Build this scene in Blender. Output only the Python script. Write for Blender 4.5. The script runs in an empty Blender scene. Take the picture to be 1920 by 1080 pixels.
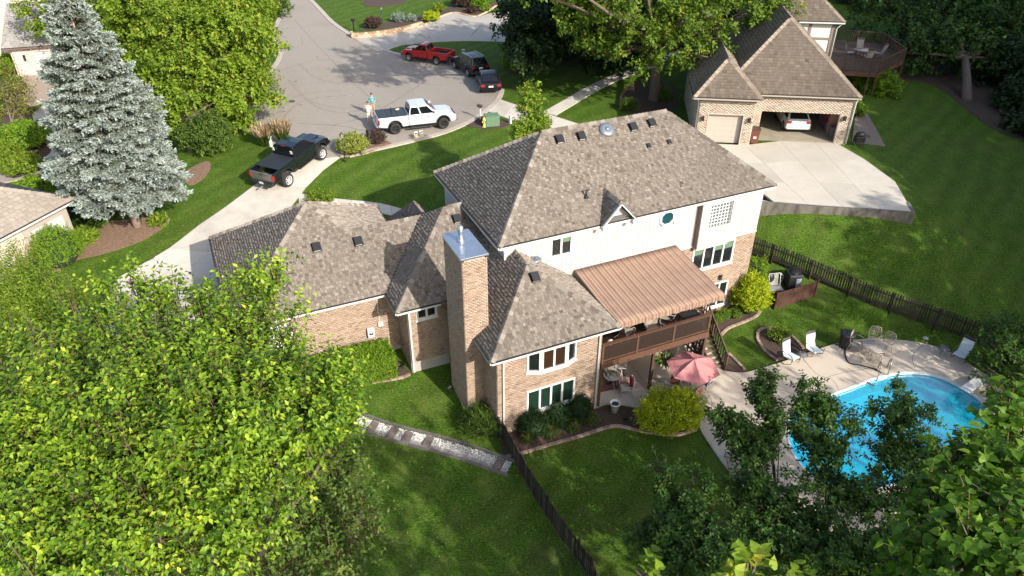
import bpy, bmesh, math, random
import numpy as np
from mathutils import Vector, Matrix
from mathutils.geometry import delaunay_2d_cdt
random.seed(7); RNG = np.random.default_rng(7)
S = bpy.context.scene
COL = S.collection
R = math.radians
# ------------------------------------------------------------------ camera
CAMZ, FPX, PITCH, YAW = 21.0, 1385.0, R(33.5), R(24.16)
cd = bpy.data.cameras.new('camera'); cam = bpy.data.objects.new('camera', cd); COL.objects.link(cam)
cam.location = (0, 0, CAMZ); cam.rotation_euler = (R(90) - PITCH, 0, -YAW)
cd.sensor_width = 36; cd.lens = 36 * FPX / 1920; cd.clip_start = .3; cd.clip_end = 900
S.camera = cam
# ------------------------------------------------------------------ sky and sun
W = bpy.data.worlds.new('World'); S.world = W; W.use_nodes = True
nt = W.node_tree; bgn = nt.nodes['Background']
sky = nt.nodes.new('ShaderNodeTexSky'); sky.sky_type = 'NISHITA'; sky.sun_disc = False
SUN_AZ, SUN_EL = R(162.5), R(29.5)
sky.sun_elevation = SUN_EL; sky.sun_rotation = SUN_AZ; sky.dust_density = 2.5; sky.ozone_density = .3
nt.links.new(sky.outputs[0], bgn.inputs[0]); bgn.inputs[1].default_value = .15
ld = bpy.data.lights.new('sun', 'SUN'); ld.energy = 4.1; ld.angle = R(.53); ld.color = (1, .93, .82)
sun = bpy.data.objects.new('sun', ld); COL.objects.link(sun)
TOSUN = Vector((math.sin(SUN_AZ) * math.cos(SUN_EL), math.cos(SUN_AZ) * math.cos(SUN_EL), math.sin(SUN_EL)))
sun.rotation_euler = TOSUN.to_track_quat('Z', 'Y').to_euler()
S.view_settings.view_transform = 'Standard'; S.view_settings.look = 'None'
S.view_settings.exposure = .8; S.view_settings.gamma = 1
S.view_settings.use_curve_mapping = False
S.render.engine = 'CYCLES'
S.cycles.max_bounces = 7; S.cycles.transparent_max_bounces = 8; S.cycles.diffuse_bounces = 3
# ------------------------------------------------------------------ terrain heights (surveyed spot heights, metres; street = 0)
SPOT = [(7,50,0),(18,51,0),(24,56,0),(26,60,0),(25,70,0),(17,82,0),(3,58,0),(14,100,.2),(0,80,.1),(10,120,.3),(14,60,0),(14,72,0),
 (12,37,-1.6),(20,37,-1.5),(27,37,-1.3),(6,41,-1.8),(-3,42,-1.75),(-5,36,-1.9),(-1,31,-2.3),(4,47.5,-.5),(12,45,-.7),(20,45,-.5),
 (6.6,30.3,-3.0),(7.2,28.5,-3.3),(0,30,-2.75),(3.5,26.8,-3.6),(9.5,21.7,-4.25),(9.7,23.3,-4.05),(9,24.9,-3.9),(9,27.5,-3.5),
 (15,21,-4.3),(20,21,-4.3),(25,21,-4.3),(30,20,-4.3),(35,18,-4.3),(30,13,-4.3),(22,14,-4.3),(16,25,-4.3),(22,26,-4.3),(27,17,-4.3),
 (10,15,-4.7),(0,15,-4.6),(5,20,-4.4),(-8,20,-4),(20,6,-4.8),(35,5,-4.8),(45,12,-4.5),(40,20,-4.2),
 (30,29.5,-2.9),(31.5,27.7,-3.1),(33,24.8,-3.5),(36.3,19.3,-4.0),(27.6,27.2,-4.2),(27.8,33,-2.5),(27.8,37,-1.3),
 (31.5,31.2,-.5),(35.3,28.3,-.55),(38.9,26.0,-.8),(33.3,29.6,-.5),(42.6,31.5,-.15),(42.8,36.8,-.1),(36,38,-.12),(33.8,41,-.12),
 (50,35,-1.2),(57,46,-1.2),(66,43,-2),(45,25,-2.4),(55,25,-2.8),(62,20,-3.3),(36,50,-.1),(26,51,0),(40,57,.1),(30,62,.2),(50,60,0),(60,70,.6),(80,60,-1),
 (-9,45,-1.2),(-9,49,-1),(-5,46,-1.05),(-12,81,.1),(-15,62,0),(-22,45,-1),(-22,30,-2),(-25,10,-4),(30,84,.3),(45,84,.4),(80,100,1),(-40,100,0),(90,20,-4),(80,0,-5),(0,-15,-5),(40,-20,-5),(-30,-10,-5),(-45,60,-.5)]
SP = np.array(SPOT, float)
def _phi(r): return np.where(r > 1e-9, r * r * np.log(np.maximum(r, 1e-9)), 0)
_n = len(SP); _D = np.hypot(SP[:, None, 0] - SP[None, :, 0], SP[:, None, 1] - SP[None, :, 1])
_A = np.zeros((_n + 3, _n + 3)); _A[:_n, :_n] = _phi(_D) + np.eye(_n) * 6.0
_A[:_n, _n] = 1; _A[:_n, _n+1:] = SP[:, :2]; _A[_n, :_n] = 1; _A[_n+1:, :_n] = SP[:, :2].T
_w = np.linalg.solve(_A, np.concatenate([SP[:, 2], np.zeros(3)]))
def TZN(x, y):
    x = np.asarray(x, float); y = np.asarray(y, float)
    o = _w[_n] + _w[_n+1] * x + _w[_n+2] * y
    for i in range(_n):
        d = np.hypot(x - SP[i, 0], y - SP[i, 1]); o = o + _w[i] * _phi(d)
    o = np.clip(o, -5.6, 1.2)
    # the poolside terrace is level
    return o
_tx, _ty = np.arange(-70, 125, .75), np.arange(-45, 170, .75); _tz = TZN(*np.meshgrid(_tx, _ty))
def TZ(x, y):
    i = min(max((x + 70) / .75, 0), len(_tx) - 1.001); j = min(max((y + 45) / .75, 0), len(_ty) - 1.001); a, b = int(i), int(j); f, g = i - a, j - b
    return float((_tz[b, a]*(1-f) + _tz[b, a+1]*f)*(1-g) + (_tz[b+1, a]*(1-f) + _tz[b+1, a+1]*f)*g)
_F = np.array([math.cos(PITCH)*math.sin(YAW), math.cos(PITCH)*math.cos(YAW), -math.sin(PITCH)])
_U = np.array([math.sin(PITCH)*math.sin(YAW), math.sin(PITCH)*math.cos(YAW), math.cos(PITCH)])
_R = np.array([math.cos(YAW), -math.sin(YAW), 0])
def ray(u, v): return _F + (u - 960) / FPX * _R - (v - 540) / FPX * _U
def at(u, v, z):                       # point of the place seen at photo pixel (u, v) at height z
    d = ray(u, v); k = (z - CAMZ) / d[2]
    return (float(d[0]*k), float(d[1]*k))
def site(u, v):                        # the same, on the terrain
    z = -2.0
    for i in range(25):
        x, y = at(u, v, z); z = .5 * z + .5 * TZ(x, y)
    return (x, y)
def dist(u, v, t):                     # at depth t
    d = ray(u, v) * t; return Vector((d[0], d[1], CAMZ + d[2]))
# ------------------------------------------------------------------ materials
MATS = {}
def mat(name, col, rough=.7, var=0., scale=8., bump=0., metal=0., attr=None, bscale=None, col2=None, spec=.5, detail=6, coat=0., big=None, dr=0.):
    """attr=(c1,c2,..): ramp over the per-piece value v;  col2: noise blend;  big=(colour, scale, amount): broad patches"""
    if name in MATS: return MATS[name]
    m = bpy.data.materials.new(name); m.use_nodes = True; MATS[name] = m
    N = m.node_tree.nodes; L = m.node_tree.links; p = N['Principled BSDF']
    p.inputs['Roughness'].default_value = rough; p.inputs['Metallic'].default_value = metal
    p.inputs['Specular IOR Level'].default_value = spec
    p.inputs['Diffuse Roughness'].default_value = dr
    if coat: p.inputs['Coat Weight'].default_value = coat; p.inputs['Coat Roughness'].default_value = .05
    tc = N.new('ShaderNodeTexCoord'); src = None
    if attr:
        a = N.new('ShaderNodeAttribute'); a.attribute_name = 'v'
        rp = N.new('ShaderNodeValToRGB'); L.new(a.outputs['Fac'], rp.inputs[0])
        e = rp.color_ramp.elements
        while len(e) < len(attr): e.new(.5)
        for i, c in enumerate(attr): e[i].position = i / (len(attr) - 1); e[i].color = (*c, 1)
        src = rp.outputs[0]
    else:
        rgb = N.new('ShaderNodeRGB'); rgb.outputs[0].default_value = (*col, 1); src = rgb.outputs[0]
    def noise(sc, det=6, rg=.6):
        n = N.new('ShaderNodeTexNoise'); n.inputs['Scale'].default_value = sc; n.inputs['Detail'].default_value = det
        n.inputs['Roughness'].default_value = rg; L.new(tc.outputs['Object'], n.inputs['Vector']); return n
    def mixc(a, b, fac):
        x = N.new('ShaderNodeMix'); x.data_type = 'RGBA'
        L.new(a, x.inputs[6])
        if isinstance(b, tuple): x.inputs[7].default_value = (*b, 1)
        else: L.new(b, x.inputs[7])
        L.new(fac, x.inputs[0]); return x.outputs[2]
    def ramp01(v, lo, hi):
        r_ = N.new('ShaderNodeMapRange'); r_.inputs[1].default_value = lo; r_.inputs[2].default_value = hi; L.new(v, r_.inputs[0]); return r_.outputs[0]
    if col2: src = mixc(src, col2, ramp01(noise(scale, detail).outputs[0], .35, .65))
    if big:
        f = ramp01(noise(big[1], 5).outputs[0], .5, .68)
        mm = N.new('ShaderNodeMath'); mm.operation = 'MULTIPLY'; mm.inputs[1].default_value = big[2]; L.new(f, mm.inputs[0])
        src = mixc(src, big[0], mm.outputs[0])
    if var:
        n = noise(scale, detail, .7)
        h = N.new('ShaderNodeHueSaturation'); L.new(src, h.inputs['Color'])
        r_ = N.new('ShaderNodeMapRange'); r_.inputs[1].default_value = .25; r_.inputs[2].default_value = .75
        r_.inputs[3].default_value = 1 - var; r_.inputs[4].default_value = 1 + var
        L.new(n.outputs[0], r_.inputs[0]); L.new(r_.outputs[0], h.inputs['Value']); src = h.outputs[0]
    L.new(src, p.inputs['Base Color'])
    if bump:
        n = noise(bscale or scale * 3, 4); b = N.new('ShaderNodeBump'); b.inputs['Strength'].default_value = bump; b.inputs['Distance'].default_value = .03
        L.new(n.outputs[0], b.inputs['Height']); L.new(b.outputs[0], p.inputs['Normal'])
    return m
def leafmat(name, cols, trans=.35, rough=.5, spec=.22):
    if name in MATS: return MATS[name]
    m = bpy.data.materials.new(name); m.use_nodes = True; MATS[name] = m
    N = m.node_tree.nodes; L = m.node_tree.links; p = N['Principled BSDF']; out = N['Material Output']
    a = N.new('ShaderNodeAttribute'); a.attribute_name = 'v'
    rp = N.new('ShaderNodeValToRGB'); L.new(a.outputs['Fac'], rp.inputs[0]); e = rp.color_ramp.elements
    while len(e) < len(cols): e.new(.5)
    for i, c in enumerate(cols): e[i].position = i / (len(cols) - 1); e[i].color = (*c, 1)
    L.new(rp.outputs[0], p.inputs['Base Color']); p.inputs['Roughness'].default_value = rough; p.inputs['Specular IOR Level'].default_value = spec
    t = N.new('ShaderNodeBsdfTranslucent')
    h = N.new('ShaderNodeHueSaturation'); h.inputs['Saturation'].default_value = 1.1; h.inputs['Value'].default_value = 1.15; h.inputs['Hue'].default_value = .49
    L.new(rp.outputs[0], h.inputs['Color']); L.new(h.outputs[0], t.inputs[0])
    mx = N.new('ShaderNodeMixShader'); mx.inputs[0].default_value = trans
    L.new(p.outputs[0], mx.inputs[1]); L.new(t.outputs[0], mx.inputs[2]); L.new(mx.outputs[0], out.inputs[0]); return m
# ------------------------------------------------------------------ objects
def tag(o, label=None, cat=None, group=None, kind=None):
    if label: o['label'] = label
    if cat: o['category'] = cat
    if group: o['group'] = group
    if kind: o['kind'] = kind
    return o
def thing(name, label, cat, loc=(0, 0, 0), rotz=0., group=None):
    o = bpy.data.objects.new(name, None); o.empty_display_size = .2; COL.objects.link(o)
    o.location = loc; o.rotation_euler = (0, 0, rotz); return tag(o, label, cat, group)
def kids(o): return [c for c in bpy.data.objects if c.parent == o]
def copy_tree(o, label=None, parent=None, _ch=None):
    if _ch is None:
        _ch = {}
        for c in COL.objects:
            if c.parent: _ch.setdefault(c.parent.name, []).append(c)
    c = o.copy(); COL.objects.link(c); c.parent = parent
    if label: c['label'] = label
    for k in _ch.get(o.name, []): copy_tree(k, None, c, _ch)
    return c
def link(name, me, parent=None, loc=None):
    o = bpy.data.objects.new(name, me); COL.objects.link(o); o.parent = parent
    if loc is not None: o.location = loc
    return o
class MB:
    def __init__(s): s.v = []; s.f = []; s.a = []; s.sm = []
    def add(s, vs, fs, a=None, smooth=False):
        b = len(s.v); s.v += [tuple(p) for p in vs]; a = random.random() if a is None else a
        for f in fs: s.f.append(tuple(i + b for i in f)); s.a.append(a); s.sm.append(smooth)
        return s
    def box(s, x0, x1, y0, y1, z0, z1, a=None, M=None):
        vs = [(x, y, z) for z in (z0, z1) for y in (y0, y1) for x in (x0, x1)]
        if M is not None: vs = [M @ Vector(p) for p in vs]
        return s.add(vs, [(0,2,3,1),(4,5,7,6),(0,1,5,4),(2,6,7,3),(0,4,6,2),(1,3,7,5)], a)
    def bar(s, p, q, w, h, a=None, up=(0, 0, 1)):           # rectangular bar from p to q
        p, q = Vector(p), Vector(q); d = (q - p); L = d.length; d.normalize(); u = Vector(up)
        x = d.cross(u)
        if x.length < 1e-4: x = d.cross(Vector((1, 0, 0)))
        x.normalize(); y = x.cross(d)
        M = Matrix((x, y, d)).transposed().to_4x4(); M.translation = p
        return s.box(-w/2, w/2, -h/2, h/2, 0, L, a, M)
    def tube(s, pts, r, n=6, a=None, cap=True):
        pts = [Vector(p) for p in pts]; k = len(pts); rs = r if isinstance(r, (list, tuple)) else [r] * k
        vs = []; x = None
        for i, p in enumerate(pts):
            d = (pts[min(i+1, k-1)] - pts[max(i-1, 0)]); d.normalize()
            if x is None: x = d.orthogonal().normalized()
            else:
                x = x - d * x.dot(d)
                x = x.normalized() if x.length > 1e-5 else d.orthogonal().normalized()
            y = d.cross(x)
            vs += [p + (x * math.cos(2*math.pi*j/n) + y * math.sin(2*math.pi*j/n)) * rs[i] for j in range(n)]
        fs = [(i*n+j, i*n+(j+1) % n, (i+1)*n+(j+1) % n, (i+1)*n+j) for i in range(k-1) for j in range(n)]
        if cap: fs += [tuple(range(n))[::-1], tuple((k-1)*n + j for j in range(n))]
        return s.add(vs, fs, a, True)
    def lathe(s, prof, n=16, M=None, a=None, smooth=True):
        vs = []
        for r, z in prof: vs += [Vector((r*math.cos(2*math.pi*j/n), r*math.sin(2*math.pi*j/n), z)) for j in range(n)]
        if M is not None: vs = [M @ p for p in vs]
        k = len(prof)
        fs = [(i*n+j, i*n+(j+1) % n, (i+1)*n+(j+1) % n, (i+1)*n+j) for i in range(k-1) for j in range(n)]
        fs += [tuple(range(n))[::-1], tuple((k-1)*n + j for j in range(n))]
        return s.add(vs, fs, a, smooth)
    def prism(s, poly, z0, z1, M=None, a=None):             # poly in xy, extruded in z
        n = len(poly); vs = [Vector((x, y, z0)) for x, y in poly] + [Vector((x, y, z1)) for x, y in poly]
        if M is not None: vs = [M @ p for p in vs]
        return s.add(vs, [tuple(range(n))[::-1], tuple(range(n, 2*n))] + [(i, (i+1) % n, n+(i+1) % n, n+i) for i in range(n)], a)
    def sphere(s, c, r, n=10, m=6, a=None):
        c = Vector(c); r = r if isinstance(r, (tuple, list)) else (r, r, r)
        prof = [(math.sin(math.pi*i/m), -math.cos(math.pi*i/m)) for i in range(m+1)]; prof[0] = (.01, -1); prof[-1] = (.01, 1)
        return s.lathe(prof, n, Matrix.Translation(c) @ Matrix.Diagonal((r[0], r[1], r[2], 1)), a)
    def mesh(s, name, m):
        me = bpy.data.meshes.new(name); me.from_pydata(s.v, [], s.f)
        if m: me.materials.append(m)
        at_ = me.attributes.new('v', 'FLOAT', 'FACE'); at_.data.foreach_set('value', s.a)
        me.polygons.foreach_set('use_smooth', s.sm)
        me.update(); return me
    def build(s, name, m, parent=None, bevel=0., loc=None, weld=False, kind=None, seg=1):
        me = s.mesh(name, m)
        bm = bmesh.new(); bm.from_mesh(me)
        if weld: bmesh.ops.remove_doubles(bm, verts=bm.verts, dist=1e-4)
        bmesh.ops.recalc_face_normals(bm, faces=bm.faces); bm.to_mesh(me); bm.free()
        o = link(name, me, parent, loc)
        if bevel:
            b = o.modifiers.new('bevel', 'BEVEL'); b.width = bevel; b.segments = seg; b.limit_method = 'ANGLE'; b.angle_limit = R(35)
        if kind: o['kind'] = kind
        return o
def npmesh(name, V, F, a, m, parent=None, smooth=False):
    """V (n,3), F (k,3|4) with face value a"""
    me = bpy.data.meshes.new(name); n, k, c = len(V), len(F), F.shape[1]
    me.vertices.add(n); me.vertices.foreach_set('co', np.ascontiguousarray(V, dtype=np.float32).ravel())
    me.loops.add(k * c); me.loops.foreach_set('vertex_index', np.ascontiguousarray(F, dtype=np.int32).ravel())
    me.polygons.add(k); me.polygons.foreach_set('loop_start', np.arange(0, k*c, c, dtype=np.int32))
    me.polygons.foreach_set('loop_total', np.full(k, c, dtype=np.int32))
    me.materials.append(m)
    at_ = me.attributes.new('v', 'FLOAT', 'FACE'); at_.data.foreach_set('value', np.ascontiguousarray(a, dtype=np.float32))
    me.update(calc_edges=True)
    if smooth: me.polygons.foreach_set('use_smooth', [True] * k)
    return link(name, me, parent)
# palette
WHITE = mat('white_vinyl', (.66, .66, .65), .45)
GLASS = mat('window_glass', (.012, .016, .018), .06, spec=.9, var=.3, scale=2)
GLASS_CAR = mat('car_glass', (.008, .01, .012), .05, spec=.8)
BLACKM = mat('black_metal', (.018, .018, .02), .45)
RUBBER = mat('tyre_rubber', (.02, .02, .02), .85)
CHROME = mat('bright_metal', (.6, .6, .62), .3, metal=.9)
GALV = mat('galvanised_metal', (.5, .54, .6), .32, metal=.85, var=.15, scale=3)
CONC = mat('concrete', (.5, .47, .42), .85, var=.1, scale=2.5, bump=.15, bscale=40, big=((.4, .37, .32), .35, .5))
CONC_OLD = mat('old_concrete', (.36, .34, .31), .9, var=.15, scale=2, bump=.2, bscale=30, big=((.24, .22, .2), .4, .6))
PATIO = mat('tan_concrete', (.52, .45, .37), .85, var=.08, scale=2, bump=.12, bscale=40, big=((.36, .31, .25), .5, .5))
MULCH = mat('mulch', (.045, .03, .024), .95, bump=1., bscale=25, col2=(.09, .058, .043), scale=14)
MULCH_RED = mat('bark_mulch', (.13, .075, .05), .95, bump=1., bscale=25, col2=(.24, .16, .11), scale=8)
BROWNWOOD = mat('stained_wood', (.075, .04, .026), .7, var=.3, scale=5)
REDWOOD = mat('reddish_wood', (.105, .05, .031), .65, var=.3, scale=4)
DARKWOOD = mat('dark_fence_wood', (.03, .021, .017), .8, attr=((.012, .009, .008), (.03, .022, .017), (.055, .042, .032)), var=.25, scale=6)
BRICK = mat('tan_brick', (.5, .33, .23), .85, attr=((.24, .16, .12), (.34, .24, .18), (.39, .29, .22), (.43, .335, .265)), var=.08, scale=30)
MORTAR = mat('mortar', (.36, .31, .265), .9)
BRICK2 = mat('cream_brick', (.5, .42, .33), .85, attr=((.30, .22, .165), (.43, .35, .275), (.5, .42, .34), (.54, .47, .39)))
BARK = mat('bark', (.12, .095, .075), .9, var=.35, scale=6, bump=.6, bscale=14)
BARK_D = mat('dark_bark', (.06, .047, .038), .9, var=.35, scale=6, bump=.6, bscale=14)
EDGE = mat('edging_stone', (.3, .2, .16), .9, attr=((.2, .14, .115), (.31, .21, .17), (.36, .27, .22)), var=.2, scale=8, bump=.3)
SILVERWOOD = mat('weathered_timber', (.12, .11, .1), .9, var=.4, scale=6)
# ================================================================== GROUND
def smooth(pts, closed=False, k=6):
    P = [Vector((p[0], p[1], 0)) for p in pts]; n = len(P); out = []
    rng_ = range(n) if closed else range(n - 1)
    for i in rng_:
        a = P[(i-1) % n] if closed or i > 0 else P[0]; b = P[i]; c = P[(i+1) % n]; d = P[(i+2) % n] if closed or i+2 < n else P[-1]
        for j in range(k):
            t = j / k
            q = .5 * ((2*b) + (c-a)*t + (2*a-5*b+4*c-d)*t*t + (3*b-a-3*c+d)*t**3)
            out.append((q.x, q.y))
    if not closed: out.append((P[-1].x, P[-1].y))
    return out
def inside(x, y, poly):
    x = np.asarray(x); y = np.asarray(y); c = np.zeros(x.shape, bool); n = len(poly)
    for i in range(n):
        x1, y1 = poly[i]; x2, y2 = poly[(i+1) % n]
        if y1 == y2: continue
        m = ((y1 > y) != (y2 > y)) & (x < (x2-x1)*(y-y1)/(y2-y1)+x1); c ^= m
    return c
def dist_poly(x, y, poly):
    best = np.full(np.shape(x), 1e9)
    for i in range(len(poly)):
        a = np.array(poly[i]); b = np.array(poly[(i+1) % len(poly)]); d = b - a; L = max(d @ d, 1e-9)
        t = np.clip(((x-a[0])*d[0] + (y-a[1])*d[1]) / L, 0, 1)
        best = np.minimum(best, np.hypot(x-a[0]-t*d[0], y-a[1]-t*d[1]))
    return best
def sites(*uv): return [site(u, v) for u, v in uv]
def ats(z, *uv): return [at(u, v, z) for u, v in uv]
def drape(name, outline, off, m, res=.8, hole=None, kind='structure', zfun=None, parent=None, flat=None):
    pts = [tuple(p) for p in outline]; nb = len(pts)
    loops = [list(range(nb))]; allp = list(pts)
    if hole: loops.append(list(range(nb, nb + len(hole)))); allp += [tuple(p) for p in hole]
    xs = [p[0] for p in pts]; ys = [p[1] for p in pts]
    gx, gy = np.meshgrid(np.arange(min(xs), max(xs), res), np.arange(min(ys), max(ys), res)); gx = gx.ravel(); gy = gy.ravel()
    k = inside(gx, gy, pts) & (dist_poly(gx, gy, pts) > res*.3)
    if hole: k &= ~inside(gx, gy, hole) & (dist_poly(gx, gy, hole) > res*.3)
    allp += list(zip(gx[k].tolist(), gy[k].tolist()))
    E = [(l[i], l[(i+1) % len(l)]) for l in loops for i in range(len(l))]
    vv, ee, ff, *_ = delaunay_2d_cdt([Vector(p) for p in allp], E, [], 0, 1e-5)
    X = np.array([v.x for v in vv]); Y = np.array([v.y for v in vv])
    Z = (np.full(len(X), flat) if flat is not None else TZN(X, Y) + off)
    F = [tuple(f) for f in ff]; cx = np.array([X[list(f)].mean() for f in F]); cy = np.array([Y[list(f)].mean() for f in F])
    ok = inside(cx, cy, pts)
    if hole: ok &= ~inside(cx, cy, hole)
    F = [f for f, k_ in zip(F, ok) if k_]
    mb = MB(); mb.v = list(zip(X.tolist(), Y.tolist(), Z.tolist())); mb.f = F; mb.a = [.5]*len(F); mb.sm = [True]*len(F)
    me = mb.mesh(name, m); bm = bmesh.new(); bm.from_mesh(me); bmesh.ops.recalc_face_normals(bm, faces=bm.faces)
    if sum(f.normal.z for f in bm.faces) < 0: bmesh.ops.reverse_faces(bm, faces=bm.faces)
    # skirt so that the sheet has depth
    be = [e for e in bm.edges if e.is_boundary]; r_ = bmesh.ops.extrude_edge_only(bm, edges=be)
    bmesh.ops.split_edges(bm, edges=be)
    for g in r_['geom']:
        if isinstance(g, bmesh.types.BMVert): g.co.z -= .25
    bm.to_mesh(me); bm.free()
    o = link(name, me, parent)
    if kind: o['kind'] = kind
    return o
def ribbon(mb, pts, w, off, h=0, flat=None, a=.5):
    """low strip with a rectangular section following the ground"""
    n = len(pts); L = []
    for i in range(n):
        p = Vector(pts[i]); d = (Vector(pts[min(i+1, n-1)]) - Vector(pts[max(i-1, 0)])); d.normalize(); s = Vector((-d.y, d.x)) * w/2
        z = flat if flat is not None else TZ(p.x, p.y)
        for q, zz in ((p+s, z-.1), (p+s, z+off+h), (p-s, z+off+h), (p-s, z-.1)): L.append((q.x, q.y, zz))
    fs = [(i*4+j, i*4+(j+1) % 4, i*4+4+(j+1) % 4, i*4+4+j) for i in range(n-1) for j in range(3)]
    mb.add(L, fs, a)
def resample(pts, step):
    P = [Vector(p) for p in pts]; out = [P[0]]; acc = 0
    for a, b in zip(P, P[1:]):
        L = (b-a).length; t = step - acc
        while t <= L and L > 1e-9: out.append(a + (b-a)*t/L); t += step
        acc = (acc + L) % step if L else acc
    return out
POOL = smooth(ats(-4.3, (1479,800),(1484,774),(1530,750),(1590,729),(1645,708),(1700,699),(1755,705),(1805,728),(1846,758),(1868,795),(1862,822),(1812,856),(1730,892),(1650,916),(1590,920),(1530,900),(1492,860),(1479,828)), True, 5)
PATZ = -4.27
patio_out = [(15.0, 27.7), (15.06, 23.2)] + ats(-4.3, (1122,763),(1143,758),(1187,763),(1250,785),(1313,768),(1311,800),(1330,832),(1365,880),(1408,915),(1470,955),(1560,1000),(1700,985),(1800,930),(1885,870),(1915,820),(1905,765),(1868,716),(1827,690),(1800,671),(1780,660),(1747,648),(1713,641),(1673,637),(1620,636),(1567,645),(1520,660),(1473,677),(1423,692),(1395,699),(1366,697),(1352,692)) + [(22.9, 24.0), (23.0, 25.5), (22.7, 27.7)]
dx_ = [smooth(patio_out[2:], False, 3)]
patio_poly = patio_out[:2] + dx_[0]
g_fine_x = np.arange(-22, 62, .6); g_fine_y = np.arange(6, 92, .6)
gx_ = np.concatenate([np.linspace(-400, -60, 8), np.arange(-50, -22, 4), g_fine_x, np.arange(62, 120, 4), np.linspace(130, 450, 8)])
gy_ = np.concatenate([np.linspace(-300, -50, 7), np.arange(-40, 6, 3), g_fine_y, np.arange(92, 150, 4), np.linspace(160, 600, 8)])
GX, GY = np.meshgrid(gx_, gy_); ZZ = TZN(GX, GY)
far = np.clip((np.hypot(GX-15, GY-40) - 90) / 60, 0, 1); ZZ = ZZ*(1-far) + far*(-.5)
pin = inside(GX, GY, POOL) | (dist_poly(GX, GY, POOL) < .8); ZZ = np.where(pin, ZZ - 2.6, ZZ)
ZZ = np.where(inside(GX, GY, patio_poly), np.minimum(ZZ, PATZ - .09), np.where(dist_poly(GX, GY, patio_poly) < 1.3, np.minimum(ZZ, PATZ - .02), ZZ))
_nd = [(33.6, 41.0), (44.5, 34.4), (43, 31.6), (38.9, 26.2), (35.4, 28.4), (31.9, 30.7), (28.8, 32.9), (26.6, 36), (29.5, 43.2)]
ZZ = np.where(inside(GX, GY, _nd), np.minimum(ZZ, -.12), ZZ)
ZZ = np.where((GY > 36) & (GX > 28) & (GX < 47) & (GY < 48) & (~inside(GX, GY, _nd)), np.minimum(ZZ, -.04), ZZ)
nx, ny = len(gx_), len(gy_)
idx = np.arange(nx*ny).reshape(ny, nx)
FQ = np.stack([idx[:-1, :-1], idx[:-1, 1:], idx[1:, 1:], idx[1:, :-1]], -1).reshape(-1, 4)
def grass_material():
    m = bpy.data.materials.new('lawn_grass'); m.use_nodes = True
    N = m.node_tree.nodes; L = m.node_tree.links; p = N['Principled BSDF']; p.inputs['Roughness'].default_value = .8; p.inputs['Specular IOR Level'].default_value = .1
    tc = N.new('ShaderNodeTexCoord')
    def noise(sc, det, rough=.6, vec=None):
        n = N.new('ShaderNodeTexNoise'); n.inputs['Scale'].default_value = sc; n.inputs['Detail'].default_value = det; n.inputs['Roughness'].default_value = rough
        L.new(vec or tc.outputs['Object'], n.inputs['Vector']); return n.outputs[0]
    def ramp(v, cs):
        r_ = N.new('ShaderNodeValToRGB'); e = r_.color_ramp.elements
        while len(e) < len(cs): e.new(.5)
        for i, (q, c) in enumerate(cs): e[i].position = q; e[i].color = (*c, 1)
        L.new(v, r_.inputs[0]); return r_.outputs[0]
    def mix(a, b, f, mode='MIX'):
        x = N.new('ShaderNodeMix'); x.data_type = 'RGBA'; x.blend_type = mode; L.new(a, x.inputs[6])
        if isinstance(b, tuple): x.inputs[7].default_value = (*b, 1)
        else: L.new(b, x.inputs[7])
        if isinstance(f, float): x.inputs[0].default_value = f
        else: L.new(f, x.inputs[0])
        return x.outputs[2]
    mp = N.new('ShaderNodeMapping'); mp.inputs['Scale'].default_value = (1, 2.6, 1); mp.inputs['Rotation'].default_value = (0, 0, R(25)); L.new(tc.outputs['Object'], mp.inputs[0])
    fine = noise(9, 9, .75, mp.outputs[0]); mid = noise(.9, 7, .7); big = noise(.16, 5, .6)
    base = ramp(fine, [(.34, (.006, .017, .003)), (.47, (.033, .08, .008)), (.57, (.095, .17, .016)), (.7, (.2, .235, .05))])
    dry = ramp(mid, [(.45, (0, 0, 0)), (.72, (1, 1, 1))])
    f1 = N.new('ShaderNodeMath'); f1.operation = 'MULTIPLY'; f1.inputs[1].default_value = .5; L.new(dry, f1.inputs[0])
    c = mix(base, (.13, .145, .04), f1.outputs[0])
    br = ramp(big, [(.55, (0, 0, 0)), (.75, (1, 1, 1))])
    f2 = N.new('ShaderNodeMath'); f2.operation = 'MULTIPLY'; f2.inputs[1].default_value = .4; L.new(br, f2.inputs[0])
    c = mix(c, (.075, .07, .03), f2.outputs[0])
    # mower stripes
    wv = N.new('ShaderNodeTexWave'); wv.inputs['Scale'].default_value = .2; wv.inputs['Distortion'].default_value = 5; wv.inputs['Detail'].default_value = 2
    mp2 = N.new('ShaderNodeMapping'); mp2.inputs['Rotation'].default_value = (0, 0, R(62)); L.new(tc.outputs['Object'], mp2.inputs[0]); L.new(mp2.outputs[0], wv.inputs[0])
    h = N.new('ShaderNodeHueSaturation'); L.new(c, h.inputs['Color']); mr = N.new('ShaderNodeMapRange'); mr.inputs[3].default_value = .9; mr.inputs[4].default_value = 1.1
    L.new(wv.outputs[1], mr.inputs[0]); L.new(mr.outputs[0], h.inputs['Value'])
    L.new(h.outputs[0], p.inputs['Base Color'])
    b = N.new('ShaderNodeBump'); b.inputs['Strength'].default_value = .9; b.inputs['Distance'].default_value = .06; L.new(noise(16, 8, .8), b.inputs['Height']); L.new(b.outputs[0], p.inputs['Normal'])
    return m
GRASS = grass_material()
o = npmesh('ground', np.stack([GX.ravel(), GY.ravel(), ZZ.ravel()], -1), FQ, np.full(len(FQ), .5), GRASS, smooth=True); o['kind'] = 'structure'
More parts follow.
